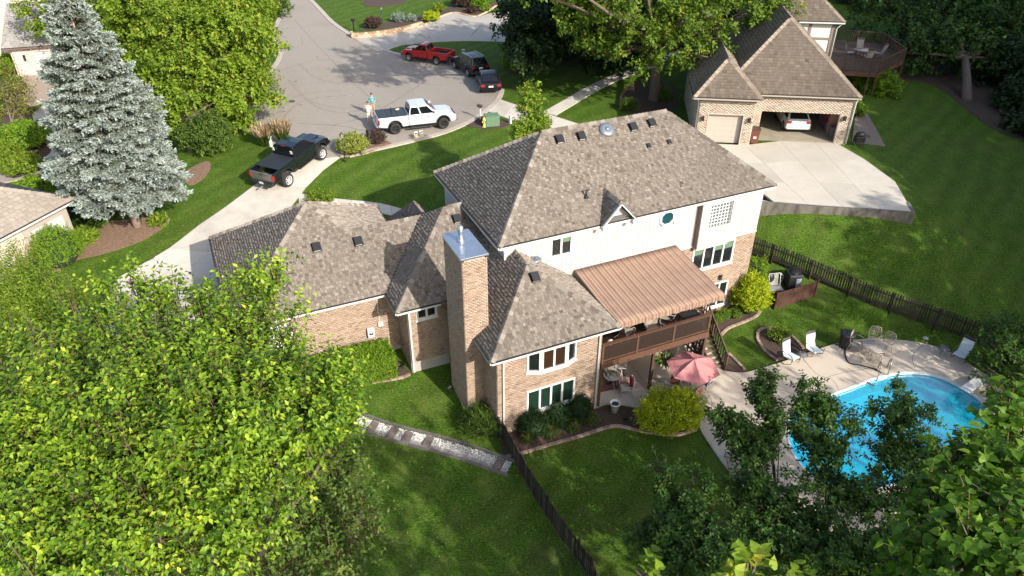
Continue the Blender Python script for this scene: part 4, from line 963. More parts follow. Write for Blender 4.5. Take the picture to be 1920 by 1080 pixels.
# ================================================================== AWNING
aw = thing('striped_awning', 'large rust and brown striped fabric awning over the back deck', 'awning')
ax0, ax1, ay0, ay1, az0, az1 = 15.8, 21.93, 23.2, 27.55, .66, 1.16
VX = 192; VY = 10
def aw_pt(s, t):
    sag = -.05*math.sin(math.pi*t)*(.4+.6*abs(math.sin(s*math.pi*5))); return (ax0+(ax1-ax0)*s, ay1+(ay0-ay1)*t, az1+(az0-az1)*t + sag + .006*math.sin(s*200))
V = [aw_pt(i/VX, j/VY) for j in range(VY+1) for i in range(VX+1)]; n0 = len(V)
F_ = [(j*(VX+1)+i, j*(VX+1)+i+1, (j+1)*(VX+1)+i+1, (j+1)*(VX+1)+i) for j in range(VY) for i in range(VX)]
pat = [.5, .5, .75, .75, .75, .0, .75, .75, .5, .5, 1, .25]
A_ = np.array([pat[i % 12]*1.0 for j in range(VY) for i in range(VX)])
AWM = mat('awning_cloth', (.3, .15, .1), .9, attr=((.11, .062, .045), (.215, .13, .092), (.26, .168, .122), (.32, .225, .168), (.19, .08, .06)), var=.2, scale=1.6, bump=.2, bscale=8)
o = npmesh('canopy', np.array(V), np.array(F_), A_, AWM, aw); so = o.modifiers.new('solid', 'SOLIDIFY'); so.thickness = .012
val = MB()
for i in range(VX):
    s0, s1 = i/VX, (i+1)/VX; p, q = Vector(aw_pt(s0, 1)), Vector(aw_pt(s1, 1)); dr = lambda s: .24 + .045*abs(math.sin(s*math.pi*14)); wv_ = lambda s: -.02 - .02*math.sin(s*60)
    val.add([p, q, q + Vector((0, wv_(s1), -dr(s1))), p + Vector((0, wv_(s0), -dr(s0)))], [(0, 1, 2, 3)], pat[i % 12])
val = val.build('valance', AWM, aw, weld=False); so = val.modifiers.new('solid', 'SOLIDIFY'); so.thickness = .01
mb = MB()
for x in (ax0, ax1): mb.add([(x, ay1, az1), (x, ay0, az0), (x, ay0+.02, az0-.25), (x, ay1, az0-.1)], [(0, 1, 2, 3)], .6)
o = mb.build('side_curtain', AWM, aw); so = o.modifiers.new('solid', 'SOLIDIFY'); so.thickness = .01
mb = MB()
for x in (ax0+.05, 18.8, ax1-.05): mb.tube([(x, ay0+.06, az0-.06), (x, 24.2, .2), (x, 27.5, -.05)], .022, 6)
mb.tube([(ax0, ay0+.04, az0-.05), (ax1, ay0+.04, az0-.05)], .03, 6)
mb.build('awning_frame', CHROME, aw)
# ================================================================== DECK
DKX0, DKX1, DKY0, DKZ = 15.12, 21.35, 23.3, -1.5
dk = thing('wooden_deck', 'stained brown raised deck with lattice railing under the striped awning', 'deck')
bdm = [MB().box(0, .138, 0, 27.55-DKY0, -.03, 0).mesh('deck_board', BROWNWOOD) for _ in range(3)]
x = DKX0
while x < DKX1-.1: o = link('deck_board', random.choice(bdm), dk); o.location = (x, DKY0, DKZ); x += .145
mb = MB(); mb.box(DKX0, DKX1+.02, DKY0-.05, DKY0, DKZ-.32, DKZ+.03); mb.box(DKX1+.005, DKX1+.05, DKY0, 27.55, DKZ-.3, DKZ+.02); mb.build('rim_beam', REDWOOD, dk)
for x in (DKX0+.05, 18.2, DKX1-.05):
    MB().box(x-.07, x+.07, DKY0+.02, DKY0+.16, -4.4, DKZ-.03).build('post', BROWNWOOD, dk)
rx = [DKX0+.05, 17.1, 19.2, DKX1-.03]
for x in rx: MB().box(x-.05, x+.05, DKY0-.02, DKY0+.08, DKZ, -.42).build('rail_post', REDWOOD, dk)
mb = MB(); mb.box(DKX0, DKX1+.1, DKY0-.05, DKY0+.13, -.46, -.41); mb.build('top_rail', REDWOOD, dk)
mb = MB(); mb.box(DKX0, DKX1, DKY0, DKY0+.05, DKZ+.08, DKZ+.14); mb.box(DKX1-.06, DKX1+.02, DKY0+.1, 27.5, -.46, -.42); mb.build('lower_rail', REDWOOD, dk)
for a0, a1 in zip(rx, rx[1:]):
    mb = MB(); z0_, z1_ = DKZ+.14, -.46; h_ = z1_-z0_; x = a0-h_
    while x < a1:
        for sg in (1, -1):
            xa, xb = (x, x+h_) if sg == 1 else (x+h_, x); za, zb = z0_, z1_
            lo_, hi_ = min(xa, xb), max(xa, xb); l2, h2 = max(lo_, a0+.05), min(hi_, a1-.05)
            if h2-l2 > .03:
                f = lambda xx: za + (zb-za)*(xx-xa)/(xb-xa)
                mb.bar((l2, DKY0+.02+.012*sg, f(l2)), (h2, DKY0+.02+.012*sg, f(h2)), .03, .012, up=(0, 1, 0))
        x += .1
    o = mb.build('lattice', mat('lattice_brown', (.035, .02, .014), .7), dk); o['kind'] = 'stuff'
for y in np.arange(DKY0+.35, 25.6, .18): MB().box(DKX1-.04, DKX1, y-.015, y+.015, DKZ, -.46).build('baluster', BROWNWOOD, dk)
# stairs down toward the terrace
st = thing('deck_stairs', 'brown wooden stairs with railing at the right end of the deck', 'stairs')
n_st = 13; sx0, sx1 = 21.5, 22.65; yt, yb = 25.9, 23.0
tread = MB().box(sx0, sx1, 0, .24, -.04, 0).mesh('tread', mat('grey_tread', (.17, .13, .1), .8, var=.3, scale=6))
for i in range(n_st):
    t = (i+1)/(n_st+1); o = link('tread', tread, st); o.location = (0, yt+(yb-yt)*t, DKZ + (PATZ-DKZ)*t)
for x in (sx0-.04, sx1+.04):
    MB().bar((x, yt+.1, DKZ-.15), (x, yb+.05, PATZ+.02), .05, .26).build('stringer', BROWNWOOD, st)
    MB().bar((x, yt+.1, DKZ+.95), (x, yb-.05, PATZ+1.0), .06, .09).build('handrail', BROWNWOOD, st)
    for t in (0, .5, 1.): MB().box(x-.045, x+.045, yt+(yb-yt)*t-.045, yt+(yb-yt)*t+.045, DKZ+(PATZ-DKZ)*t-.2, DKZ+(PATZ-DKZ)*t+1.02).build('post', BROWNWOOD, st)
    for k in range(1, 16):
        t = k/16; y = yt+(yb-yt)*t; z = DKZ+(PATZ-DKZ)*t; MB().box(x-.015, x+.015, y-.03, y+.03, z+.02, z+.95).build('baluster', DARKWOOD, st)
lt = MB()
for k in range(8): lt.box(21.34, 21.4, DKY0+.1+k*.3, DKY0+.16+k*.3, -4.3, DKZ-.3)
for k in range(7): lt.box(21.33, 21.41, DKY0+.1, DKY0+2.3, -4.2+k*.38, -4.15+k*.38)
lt.build('under_lattice', DARKWOOD, st)
# ================================================================== NEIGHBOUR'S HOUSE (right)
nh = thing('garage_house', 'cream brick neighbouring house with steep brown roofs and an open double garage', 'house', (NO.x, NO.y, 0), math.atan2(NX.y, NX.x))
def NFr(x, y, du, n): return Frame((x, y), du, n)
kw = dict(mm=BRICK2, mort=mat('cream_mortar', (.5, .44, .38), .9))
Fs = NFr(-.7, 0, (1, 0), (0, -1)); brick_wall(Fs, 0, 3.9, -.3, 3.2, [(.75, 3.15, -.3, 2.2)], nh, L=.24, H=.08, **kw)
Fd = NFr(3.2, 1.2, (1, 0), (0, -1)); brick_wall(Fd, 0, 7.0, -.3, 3.2, [(.72, 6.2, -.3, 2.15)], nh, L=.24, H=.08, **kw)
brick_wall(NFr(3.2, 0, (0, 1), (1, 0)), 0, 1.2, -.3, 3.2, [], nh, **kw)
brick_wall(NFr(-.7, 10, (0, -1), (-1, 0)), 0, 10, -.8, 3.2, [(4, 5, .5, 1.9)], nh, L=.24, H=.08, **kw)
brick_wall(NFr(10.2, 1.2, (0, 1), (1, 0)), 0, 8.0, -.8, 3.2, [], nh, L=.24, H=.08, **kw)
gd2 = MB(); Fs.box(gd2, .67, .75, -.1, 2.28, -.1, .03); Fs.box(gd2, 3.15, 3.23, -.1, 2.28, -.1, .03); Fs.box(gd2, .75, 3.15, 2.2, 2.28, -.1, .03); gd2 = gd2.build('garage_door', mat('almond_paint', (.43, .38, .33), .6), nh)
for k in range(5):
    for j in range(4):
        q = MB(); Fs.box(q, .752+j*.599, .751+(j+1)*.599, .005+k*.438, .437+k*.438, -.32, -.25); q.build('door_panel', mat('almond_paint', (.43, .38, .33), .6), gd2, bevel=.008)
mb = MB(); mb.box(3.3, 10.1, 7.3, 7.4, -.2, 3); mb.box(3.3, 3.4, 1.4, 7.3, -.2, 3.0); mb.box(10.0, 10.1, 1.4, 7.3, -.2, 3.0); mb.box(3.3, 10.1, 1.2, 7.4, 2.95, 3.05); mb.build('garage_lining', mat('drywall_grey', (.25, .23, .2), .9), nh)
mb = MB(); mb.box(3.3, 10.1, 1.2, 7.3, -.2, .004); mb.build('garage_floor', mat('garage_floor', (.33, .29, .22), .7, var=.2, scale=1.5), nh)
mb = MB()
for k in range(6): mb.box(9.3, 9.9, 2.0+k*.75, 2.6+k*.75, 0, random.uniform(.6, 1.8))
mb.build('shelving', mat('garage_clutter', (.2, .19, .18), .8, attr=((.05, .05, .05), (.35, .33, .3), (.5, .1, .05), (.1, .15, .25))), nh, kind='stuff')
for x, y in ((-.35, 0), (2.9, 0), (9.75, 1.2)):
    MB().box(x-.08, x+.08, y-.22, y-.02, 1.75, 2.05).build('wall_lantern', BLACKM, nh)
nroof = MB().box(2, 9, 5, 6, 4.2, 4.6).build('roof', UNDER, nh)
NE = 3.55
def nrp(pts): return roof_plane(pts, nroof, m=SH2, ex=.24, wr=(.28, .4))
nrp([(.6, .85, NE), (10.45, .85, NE), (5.65, 5.55, 7.8)]); nrp([(10.45, .85, NE), (10.45, 14.5, NE), (5.65, 14.5, 7.8), (5.65, 5.55, 7.8)])
nrp([(.6, 14.5, NE), (.6, .85, NE), (5.65, 5.55, 7.8), (5.65, 14.5, 7.8)])
nrp([(-1.25, -.4, NE), (3.5, -.4, NE), (1.12, 2.0, 5.7)]); nrp([(3.5, -.4, NE), (3.5, 5, NE), (1.12, 5, 5.7), (1.12, 2.0, 5.7)]); nrp([(-1.25, 9, NE), (-1.25, -.4, NE), (1.12, 2.0, 5.7), (1.12, 9, 5.7)])
hipn = [((.6, .85, NE), (5.65, 5.55, 7.8), (0, -1, 1.1), (-1, 0, 1.15)), ((10.45, .85, NE), (5.65, 5.55, 7.8), (0, -1, 1.1), (1, 0, 1.1)), ((-1.25, -.4, NE), (1.12, 2, 5.7), (0, -1, 1.1), (-1, 0, 1.1)), ((3.5, -.4, NE), (1.12, 2, 5.7), (0, -1, 1.1), (1, 0, 1.1))]
PC = mat('pale_cap', (.3, .25, .2), .9, attr=((.2, .16, .125), (.26, .21, .17), (.3, .25, .2)))
for a_, b_, n1, n2 in hipn: caps(a_, b_, n1, n2, nroof, m=PC, L=.34, w=.2)
eave_trim([(3.6, .85, NE), (10.45, .85, NE)], nh, m=mat('taupe_gutter', (.38, .34, .3), .5), gut=.13); eave_trim([(-1.25, -.4, NE), (3.5, -.4, NE)], nh, m=mat('taupe_gutter', (.38, .34, .3), .5), gut=.13); eave_trim([(-1.25, 3, NE), (-1.25, -.4, NE)], nh, m=WHITE, gut=.13)
TP = mat('taupe_trim', (.22, .18, .15), .7)
mb = MB(); Fd.box(mb, 0, 7, 3.15, 3.4, .0, .08); Fs.box(mb, 0, 3.9, 3.15, 3.4, 0, .08); mb.build('frieze_board', TP, nh)
MB().tube([(10.3, .95, 3.4), (10.24, 1.1, 3.1), (10.24, 1.1, 0)], .05, 6).build('downspout', WHITE, nh); MB().tube([(-1.0, .1, 3.4), (-.75, .1, 3.0), (-.75, .1, 0)], .05, 6).build('downspout', WHITE, nh)
# two-storey block behind
HB = NFr(4.0, 13.4, (1, 0), (0, -1)); HS = NFr(11.2, 13.4, (0, 1), (1, 0))
wl2 = wall_core(HB, 'stucco_wall', 0, 7.2, -.5, 5.75, [], mat('white_stucco', (.72, .7, .66), .8), nh); wall_core(HS, 'stucco_wall', 0, 9, -.8, 5.75, [], mat('white_stucco', (.72, .7, .66), .8), nh)
for u in (0.08, 1.8, 3.5, 5.2, 7.05):
    q = MB(); HB.box(q, u-.12, u+.12, -.5, 5.7, 0, .06); q.build('timber_strip', TP, wl2)
for z in (2.9, 4.3, 5.6):
    q = MB(); HB.box(q, 0, 7.2, z-.1, z+.1, .001, .055); q.build('timber_strip', TP, wl2)
for u in (0.1, 3, 6, 8.9):
    q = MB(); HS.box(q, u-.12, u+.12, -.5, 5.7, 0, .06); q.build('timber_strip', TP, wl2)
nrp([(3.4, 12.9, 5.8), (11.75, 12.9, 5.8), (7.6, 17.2, 9.4)]); nrp([(11.75, 12.9, 5.8), (11.75, 23, 5.8), (7.6, 23, 9.4), (7.6, 17.2, 9.4)]); nrp([(3.4, 23, 5.8), (3.4, 12.9, 5.8), (7.6, 17.2, 9.4), (7.6, 23, 9.4)])
caps((11.75, 12.9, 5.8), (7.6, 17.2, 9.4), (0, -1, 1.1), (1, 0, 1.1), nroof, m=PC, L=.34, w=.2)
eave_trim([(3.4, 12.9, 5.8), (11.75, 12.9, 5.8)], nh, gut=.13)
mb = MB(); mb.tube([(11.6, 13.1, 5.6), (11.3, 13.25, 5.2), (11.3, 13.25, 0)], .05, 6); mb.build('downspout', WHITE, nh)
window(HS, 2, 4, 3.2, 4.8, 2, nh)
# its raised deck
def ntf(o): o.location = (NO.x, NO.y, 0); o.rotation_euler[2] = math.atan2(NX.y, NX.x); return o
nd_ = ntf(thing('raised_deck', 'dark wooden deck with railing behind the neighbouring house in tree shade', 'deck'))
DK2 = mat('deck_brown', (.06, .035, .024), .8, var=.3, scale=4); poly = [(11.3, 16.3), (16.3, 15.6), (19.8, 20.0), (19.3, 25.5), (11.3, 26.5)]; z2 = .95
def seg_x(y):
    s_ = spans(poly, y); return s_[0] if s_ else None
y = 15.8
while y < 26.3:
    s_ = seg_x(y)
    if s_ and s_[1]-s_[0] > .3: MB().box(s_[0], s_[1], y-.085, y+.085, z2-.04, z2).build('deck_board', DK2, nd_)
    y += .19
for a_, b_ in zip(poly, poly[1:]):
    a_, b_ = Vector(a_), Vector(b_); L_ = (b_-a_).length; d_ = (b_-a_)/L_
    MB().bar((a_.x, a_.y, z2-.2), (b_.x, b_.y, z2-.2), .06, .4).build('rim_beam', mat('rim_red', (.1, .048, .03), .7), nd_)
    MB().bar((a_.x, a_.y, z2+1.02), (b_.x, b_.y, z2+1.02), .12, .05).build('top_rail', DK2, nd_)
    k = 0.
    while k < L_: p = a_+d_*k; MB().box(p.x-.02, p.x+.02, p.y-.02, p.y+.02, z2, z2+1).build('baluster', DK2, nd_); k += .2
    for k in np.arange(0, L_, 2.2): p = a_+d_*float(k); MB().box(p.x-.06, p.x+.06, p.y-.06, p.y+.06, -3.2, z2+1.1).build('post', DK2, nd_)
# ================================================================== OTHER HOUSES
def simple_house(label, loc, rot, X, Y, z0, ze, zr, wallm, shm, capm):
    h = thing('pale_house', label, 'house', loc, rot); F1 = Frame((0, 0), (1, 0), (0, -1)); F2 = Frame((X, 0), (0, 1), (1, 0))
    return h, F1, F2
# left house: corner toward us
ca, sa = math.cos(R(226)), math.sin(R(226))
lh = thing('pale_house', 'cream house corner with grey brown roof and white wall panels beside the blue spruce', 'house', (-8.05, 46.05, 0), R(46))
# local x runs away from the corner to the upper right (negative = along the near wall)
LF = Frame((0, 0), (-1, 0), (0, -1)); RF = Frame((0, 0), (0, 1), (1, 0)); CR = mat('cream_wall', (.5, .45, .38), .8, var=.06, scale=3)
core = wall_core(LF, 'near_wall', 0, 9, -2.2, 1.35, [], CR, lh)
wall_core(RF, 'end_wall', 0, 9, -2.2, 1.35, [], CR, lh)
mb = MB(); LF.box(mb, .02, 3.0, -1.6, 1.3, .001, .06); mb.build('taupe_panel', mat('taupe_light', (.36, .32, .28), .8), lh)
for u in (.45, 1.75):
    q = MB(); LF.box(q, u, u+.95, -.75, .75, .05, .09); q.build('white_panel', WHITE, lh)
    q = MB(); LF.box(q, u-.07, u+1.02, -.83, -.75, .05, .12); q.build('sill', WHITE, lh)
lroof = MB().box(-5, -4, 4, 5, 2.5, 2.8).build('roof', UNDER, lh)
roof_plane([(-10, -.5, 1.5), (.5, -.5, 1.5), (-4.3, 4.3, 4.2), (-10, 4.3, 4.2)], lroof, m=SH3, ex=.26, wr=(.3, .45)); roof_plane([(.5, -.5, 1.5), (.5, 9.1, 1.5), (-4.3, 4.3, 4.2)], lroof, m=SH3, ex=.26, wr=(.3, .45))
caps((.5, -.5, 1.5), (-4.3, 4.3, 4.2), (0, -.57, 1), (.57, 0, 1), lroof, m=SH3, L=.32, w=.2)
eave_trim([(-10, -.5, 1.5), (.5, -.5, 1.5)], lh, gut=.14); eave_trim([(.5, -.5, 1.5), (.5, 9, 1.5)], lh, gut=.14)
# pink house top left
ph = thing('pink_house', 'pinkish house with grey roof and garage door behind the spruce', 'house', (-14.0, 78.6, 0), R(-8))
PK = mat('pink_wall', (.55, .44, .40), .8, var=.06, scale=2); PF = Frame((0, 0), (1, 0), (0, -1)); PL = Frame((0, 12), (0, -1), (-1, 0))
brick_wall(PF, .6, 8, -.4, 2.7, [(2.3, 7.2, -.4, 2.2)], ph, L=.3, H=.1, mm=mat('pink_brick', (.6, .5, .45), .9, attr=((.5, .4, .35), (.62, .52, .47), (.7, .6, .55))), mort=PK)
gq = MB(); PF.box(gq, 2.2, 7.3, 2.2, 2.3, -.1, .04); gq = gq.build('garage_door', PK, ph)
for k in range(4): q = MB(); PF.box(q, 2.3, 7.2, -.1+k*.57, .45+k*.57, -.2, -.1); q.build('door_panel', mat('pink_door', (.58, .46, .44), .7), gq)
MB().box(1.4, 1.55, -.18, -.02, 1.5, 2.0).build('wall_lantern', BLACKM, ph)
q = MB(); q.box(.4, .6, .2, 12, -.4, 2.7); q.build('side_wall', PK, ph)
prf = MB().box(2, 8, 5, 6, 3, 3.3).build('roof', UNDER, ph); GS = mat('grey_shingles', (.25, .24, .23), .92, attr=((.15, .145, .14), (.24, .23, .22), (.32, .31, .3)), var=.2, scale=5)
roof_plane([(0, -.4, 2.75), (9, -.4, 2.75), (9, 5, 5.4), (0, 5, 5.4)], prf, m=GS, ex=.26, wr=(.3, .5))
eave_trim([(0, -.4, 2.75), (9, -.4, 2.75)], ph, m=mat('plum_gutter', (.16, .1, .1), .5), gut=.16)
PU = Frame((-9, 5.2), (1, 0), (0, -1)); wall_core(PU, 'upper_wall', 0, 16, 0, 8.5, [], PK, ph)
for u in (1.5, 4.5): q = MB(); PU.box(q, u, u+1.4, 3.6, 5.2, .01, .06); q.build('shuttered_window', mat('shutter_dark', (.12, .09, .09), .6), ph)
wf = thing('brick_house', 'red brown house wall half hidden at the top edge above the far garden', 'house', (*at(937, 4, 0), 0), R(10))
MB().box(-.2, 9, 0, 8, -.3, 5.5).build('wall', mat('slate_wall', (.2, .19, .18), .8, var=.1), wf); MB().add([(-.8, -.6, 5.5), (9.6, -.6, 5.5), (9.6, 4, 8), (-.8, 4, 8)], [(0, 1, 2, 3)]).build('roof', UNDER, wf)
q = MB(); q.box(.05, .3, -.06, 0, .9, 1.3); q.build('house_number', WHITE, wf)
# ================================================================== VEHICLES  (x forward, y left)
def arc(cx, r, z, n=10): return [(cx + r*math.cos(math.pi*k/n), z + r*math.sin(math.pi*k/n)) for k in range(n+1)]
def side_prism(mb, poly, y0, y1, tum=None, a=None):
    f = (lambda z, y: y) if tum is None else tum
    n = len(poly); vs = [(x, f(z, y0), z) for x, z in poly] + [(x, f(z, y1), z) for x, z in poly]
    return mb.add(vs, [tuple(range(n))[::-1], tuple(range(n, 2*n))] + [(i, (i+1) % n, n+(i+1) % n, n+i) for i in range(n)], a)
def wheel(parent, x, y, r, w, rimm, spokes=6, hub=.62):
    sg = 1 if y > 0 else -1; M = Matrix.Translation((x, y, r)) @ Matrix.Rotation(R(-90*sg), 4, 'X')
    t = MB().lathe([(r*hub, -w/2), (r*.93, -w/2), (r, -w*.32), (r, w*.32), (r*.93, w/2), (r*hub, w/2), (r*hub*.96, w*.3)], 24, M).build('wheel', RUBBER, parent)
    rm = MB().lathe([(r*hub*.98, w*.1), (r*hub*1.0, w*.5), (r*hub*.92, w*.5), (r*hub*.86, w*.22), (.02, w*.18)], 20, M)
    rm.build('rim', rimm, t)
    sp = MB()
    for k in range(spokes):
        a_ = 2*math.pi*k/spokes; c_, s_ = math.cos(a_), math.sin(a_)
        sp.add([M @ Vector(p) for p in ((c_*.04-s_*.035, s_*.04+c_*.035, w*.42), (c_*.04+s_*.035, s_*.04-c_*.035, w*.42), (c_*r*hub*.95+s_*.03, s_*r*hub*.95-c_*.03, w*.46), (c_*r*hub*.95-s_*.03, s_*r*hub*.95+c_*.03, w*.46))], [(0, 1, 2, 3)])
    sp.lathe([(.07, w*.3), (.06, w*.47), (.01, w*.48)], 10, M); o = sp.build('spokes', rimm, t); so = o.modifiers.new('s', 'SOLIDIFY'); so.thickness = .02
    return t
def quad_panel(name, P, m, parent, inset=(.06, .06, .06, .06), off=.012):
    """glass panel set on the face P0..P3 (ccw from outside): margins left, right, bottom, top in 0..1"""
    P = [Vector(p) for p in P]; n = (P[1]-P[0]).cross(P[3]-P[0]).normalized()
    g = lambda s, t: P[0]*(1-s)*(1-t) + P[1]*s*(1-t) + P[2]*s*t + P[3]*(1-s)*t
    l, r_, b, t_ = inset; q = [g(l, b), g(1-r_, b), g(1-r_, 1-t_), g(l, 1-t_)]
    mb = MB(); mb.add([p - n*.02 for p in q] + [p + n*off for p in q], [(4,5,6,7), (0,1,5,4), (1,2,6,5), (2,3,7,6), (3,0,4,7)]); return mb.build(name, m, parent)
def greenhouse(parent, paint, base, top, W_, Wt, divs, zb, zt, glass=GLASS_CAR, rear_glass=True):
    """base (x rear, x front) at belt height, top (x rear, x front) at roof height"""
    (bx0, bx1), (tx0, tx1) = base, top; h = W_/2; k = Wt/2
    mb = MB(); tz = zt
    V = [(bx0, -h, zb), (bx1, -h, zb), (bx1, h, zb), (bx0, h, zb), (tx0, -k, tz), (tx1, -k, tz), (tx1, k, tz), (tx0, k, tz)]
    mid = (tx0+tx1)/2
    V += [(mid, -k*.96, tz+.04), (mid, k*.96, tz+.04), (tx0+.1, 0, tz+.03), (tx1-.1, 0, tz+.03), (mid, 0, tz+.065)]
    mb.add(V, [(0,3,2,1), (0,1,5,8,4), (2,3,7,9,6), (1,2,6,11,5), (3,0,4,10,7), (4,8,12,10), (8,5,11,12), (12,11,6,9), (10,12,9,7)])
    cab = mb.build('cabin', paint, parent, bevel=.05, seg=2)
    quad_panel('windshield', [V[1], V[2], V[6], V[5]], glass, cab, (.05, .05, .06, .06))
    if rear_glass: quad_panel('rear_window', [V[3], V[0], V[4], V[7]], glass, cab, (.08, .08, .12, .1))
    for sgn, A, B, C_, D in ((-1, V[0], V[1], V[5], V[4]), (1, V[2], V[3], V[7], V[6])):
        fr_ = divs if sgn < 0 else [1-b for b in divs[::-1]]
        A, B, C_, D = map(Vector, (A, B, C_, D)); f = lambda s, t: (A*(1-s)+B*s)*(1-t) + (D*(1-s)+C_*s)*t
        for s0, s1 in zip(fr_, fr_[1:]): quad_panel('side_window', [f(s0, 0), f(s1, 0), f(s1, 1), f(s0, 1)], glass, cab, (.06, .06, .1, .14))
    return cab
def lights(parent, x, ys, z, s, m, name):
    for y in ys: MB().box(x-s[0]/2, x+s[0]/2, y-s[1]/2, y+s[1]/2, z-s[2]/2, z+s[2]/2).build(name, m, parent, bevel=.02)
HL = mat('headlight_glass', (.6, .62, .65), .15, spec=.8); TLm = mat('tail_light_red', (.3, .012, .01), .2, spec=.8); PLATE = mat('number_plate', (.6, .6, .58), .5)
def pickup(label, paint, loc, rot, L=5.9, W_=2.0, wb=3.68, r=.4, tw=.28, zb=.55, rail=1.32, hood=1.2, roofz=1.93, rimm=CHROME, cover=None, trim=None, fax=None, tail=None, hub=.62, spokes=6, seatx=None):
    t = thing('pickup_truck', label, 'pickup truck', loc, rot); F_ = L/2; fx = fax or F_-.98; rx_ = fx-wb; ar = r+.09; cr = rx_+r+.62; cf = fx-.42; zc = r
    belt = rail-.03
    poly = [(cr, zb), (cr, belt), (cf, belt), (cf+.12, hood+.02), (F_-.35, hood-.04), (F_-.08, hood-.16), (F_, hood-.4), (F_-.01, zb+.08), (F_-.15, zb-.02)] + arc(fx, ar, max(zb-.02, zc-.1), 10)
    tum = lambda z, y: y*(1-.05*max(0, z-.95)) if z > .95 else y*(1-.03*max(0, .75-z))
    mb = MB(); side_prism(mb, poly, -W_/2, W_/2, tum); mb.build('body', paint, t, bevel=.045, seg=2)
    # bed
    for sg in (-1, 1):
        y0, y1 = sorted((sg*W_/2, sg*(W_/2-.09)))
        p2 = [(cr-.012, zb), (cr-.012, rail), (-F_+.03, rail), (-F_, rail-.25), (-F_+.02, zb+.08)] + arc(rx_, ar, max(zb-.02, zc-.1), 10)[::-1]
        mb = MB(); side_prism(mb, p2, y0, y1, None); mb.build('bed_side', paint, t, bevel=.03, seg=2)
    MB().box(-F_+.06, cr-.01, -W_/2+.09, W_/2-.09, .78, .83).build('bed_floor', mat('bed_liner', (.03, .03, .03), .9), t)
    MB().box(cr-.08, cr-.014, -W_/2+.09, W_/2-.09, .8, rail-.01).build('bed_front', paint, t)
    for sg in (-1, 1): MB().box(rx_-.35, rx_+.35, sg*(W_/2-.2)-.1, sg*(W_/2-.2)+.1, .83, 1.0).build('wheel_well', mat('bed_liner', (.03, .03, .03), .9), t, bevel=.04)
    tg = MB().box(-F_, -F_+.07, -W_/2+.1, W_/2-.1, .76, rail-.01).build('tailgate', tail or paint, t, bevel=.02)
    MB().box(-F_-.02, -F_+.0, -.12, .12, rail-.17, rail-.11).build('handle', BLACKM, tg)
    if cover:
        x0, x1 = -F_+cover[0], cr-.03; n = cover[1]; s = (x1-x0)/n
        for k in range(n): MB().box(x0+k*s+.008, x0+(k+1)*s-.008, -W_/2+.07, W_/2-.07, rail-.01, rail+.035).build('bed_cover', mat('cover_black', (.02, .023, .028), .42), t, bevel=.012)
    cab = greenhouse(t, paint, (cr+.04, cf+.02), (cr+.2, cf-.72), W_-.12, W_-.46, [.02, .42, .93], belt-.02, roofz)
    MB().box(cf+.0, F_-.3, -.42, .42, hood-.02, hood+.035).build('hood_bulge', paint, t, bevel=.03)
    tr = trim or CHROME
    MB().box(F_-.03, F_+.03, -W_/2+.35, W_/2-.35, hood-.48, hood-.18).build('grille', BLACKM, t, bevel=.02)
    MB().box(F_-.05, F_+.12, -W_/2+.02, W_/2-.02, zb-.02, zb+.2).build('front_bumper', tr, t, bevel=.05)
    MB().box(-F_-.16, -F_+.04, -W_/2+.04, W_/2-.04, zb-.02, zb+.16).build('rear_bumper', tr, t, bevel=.04)
    lights(t, F_-.1, (W_/2-.2, -W_/2+.2), hood-.33, (.22, .3, .22), HL, 'headlight'); lights(t, -F_+.05, (W_/2-.07, -W_/2+.07), rail-.3, (.14, .18, .38), TLm, 'tail_light')
    MB().box(-F_-.185, -F_-.16, -.16, .16, zb+.02, zb+.16).build('number_plate', PLATE, t)
    MB().box(cr+.18, cr+.2, -.2, .2, roofz-.02, roofz+.02).build('brake_light', TLm, t)
    for sg in (-1, 1):
        MB().box(cf-.28, cf-.1, sg*(W_/2+.02)-.02, sg*(W_/2+.16)+.02, belt+.03, belt+.27).build('mirror', BLACKM if trim else paint, t, bevel=.03)
        for hx_ in (cr+.55, cr+1.5): MB().box(hx_-.1, hx_+.1, sg*(W_/2-.005)-.02, sg*(W_/2-.005)+.02, belt-.2, belt-.15).build('handle', tr, t)
        for ax_ in (fx, rx_):
            a_ = arc(ax_, ar+.05, max(zb-.02, zc-.1), 12); b_ = arc(ax_, ar-.02, max(zb-.02, zc-.1), 12)
            mb = MB(); side_prism(mb, a_ + b_[::-1], *sorted((sg*(W_/2-.02), sg*(W_/2+.045)))); mb.build('arch_flare', BLACKM if paint != REDP else paint, t)
        q = [(cr+.5, 0), (cr+1.42, 0)]
        for dx in (cr+.02, cr+1.02, cf-.12): MB().box(dx-.006, dx+.006, sg*(W_/2+.0)-.012, sg*(W_/2+.0)+.004, zb+.12, belt-.02).build('door_seam', BLACKM, t)
        MB().box(cr+.1, cf-.1, sg*(W_/2-.02)-.09, sg*(W_/2-.02)+.09, zb-.16, zb-.09).build('running_board', BLACKM, t)
    MB().box(-F_+.3, F_-.3, -.45, .45, r*.8, zb+.1).build('chassis', BLACKM, t)
    for x, y in ((fx, W_/2-tw/2+.03), (fx, -W_/2+tw/2-.03), (rx_, W_/2-tw/2+.03), (rx_, -W_/2+tw/2-.03)): wheel(t, x, y, r, tw, rimm, spokes, hub)
    return t
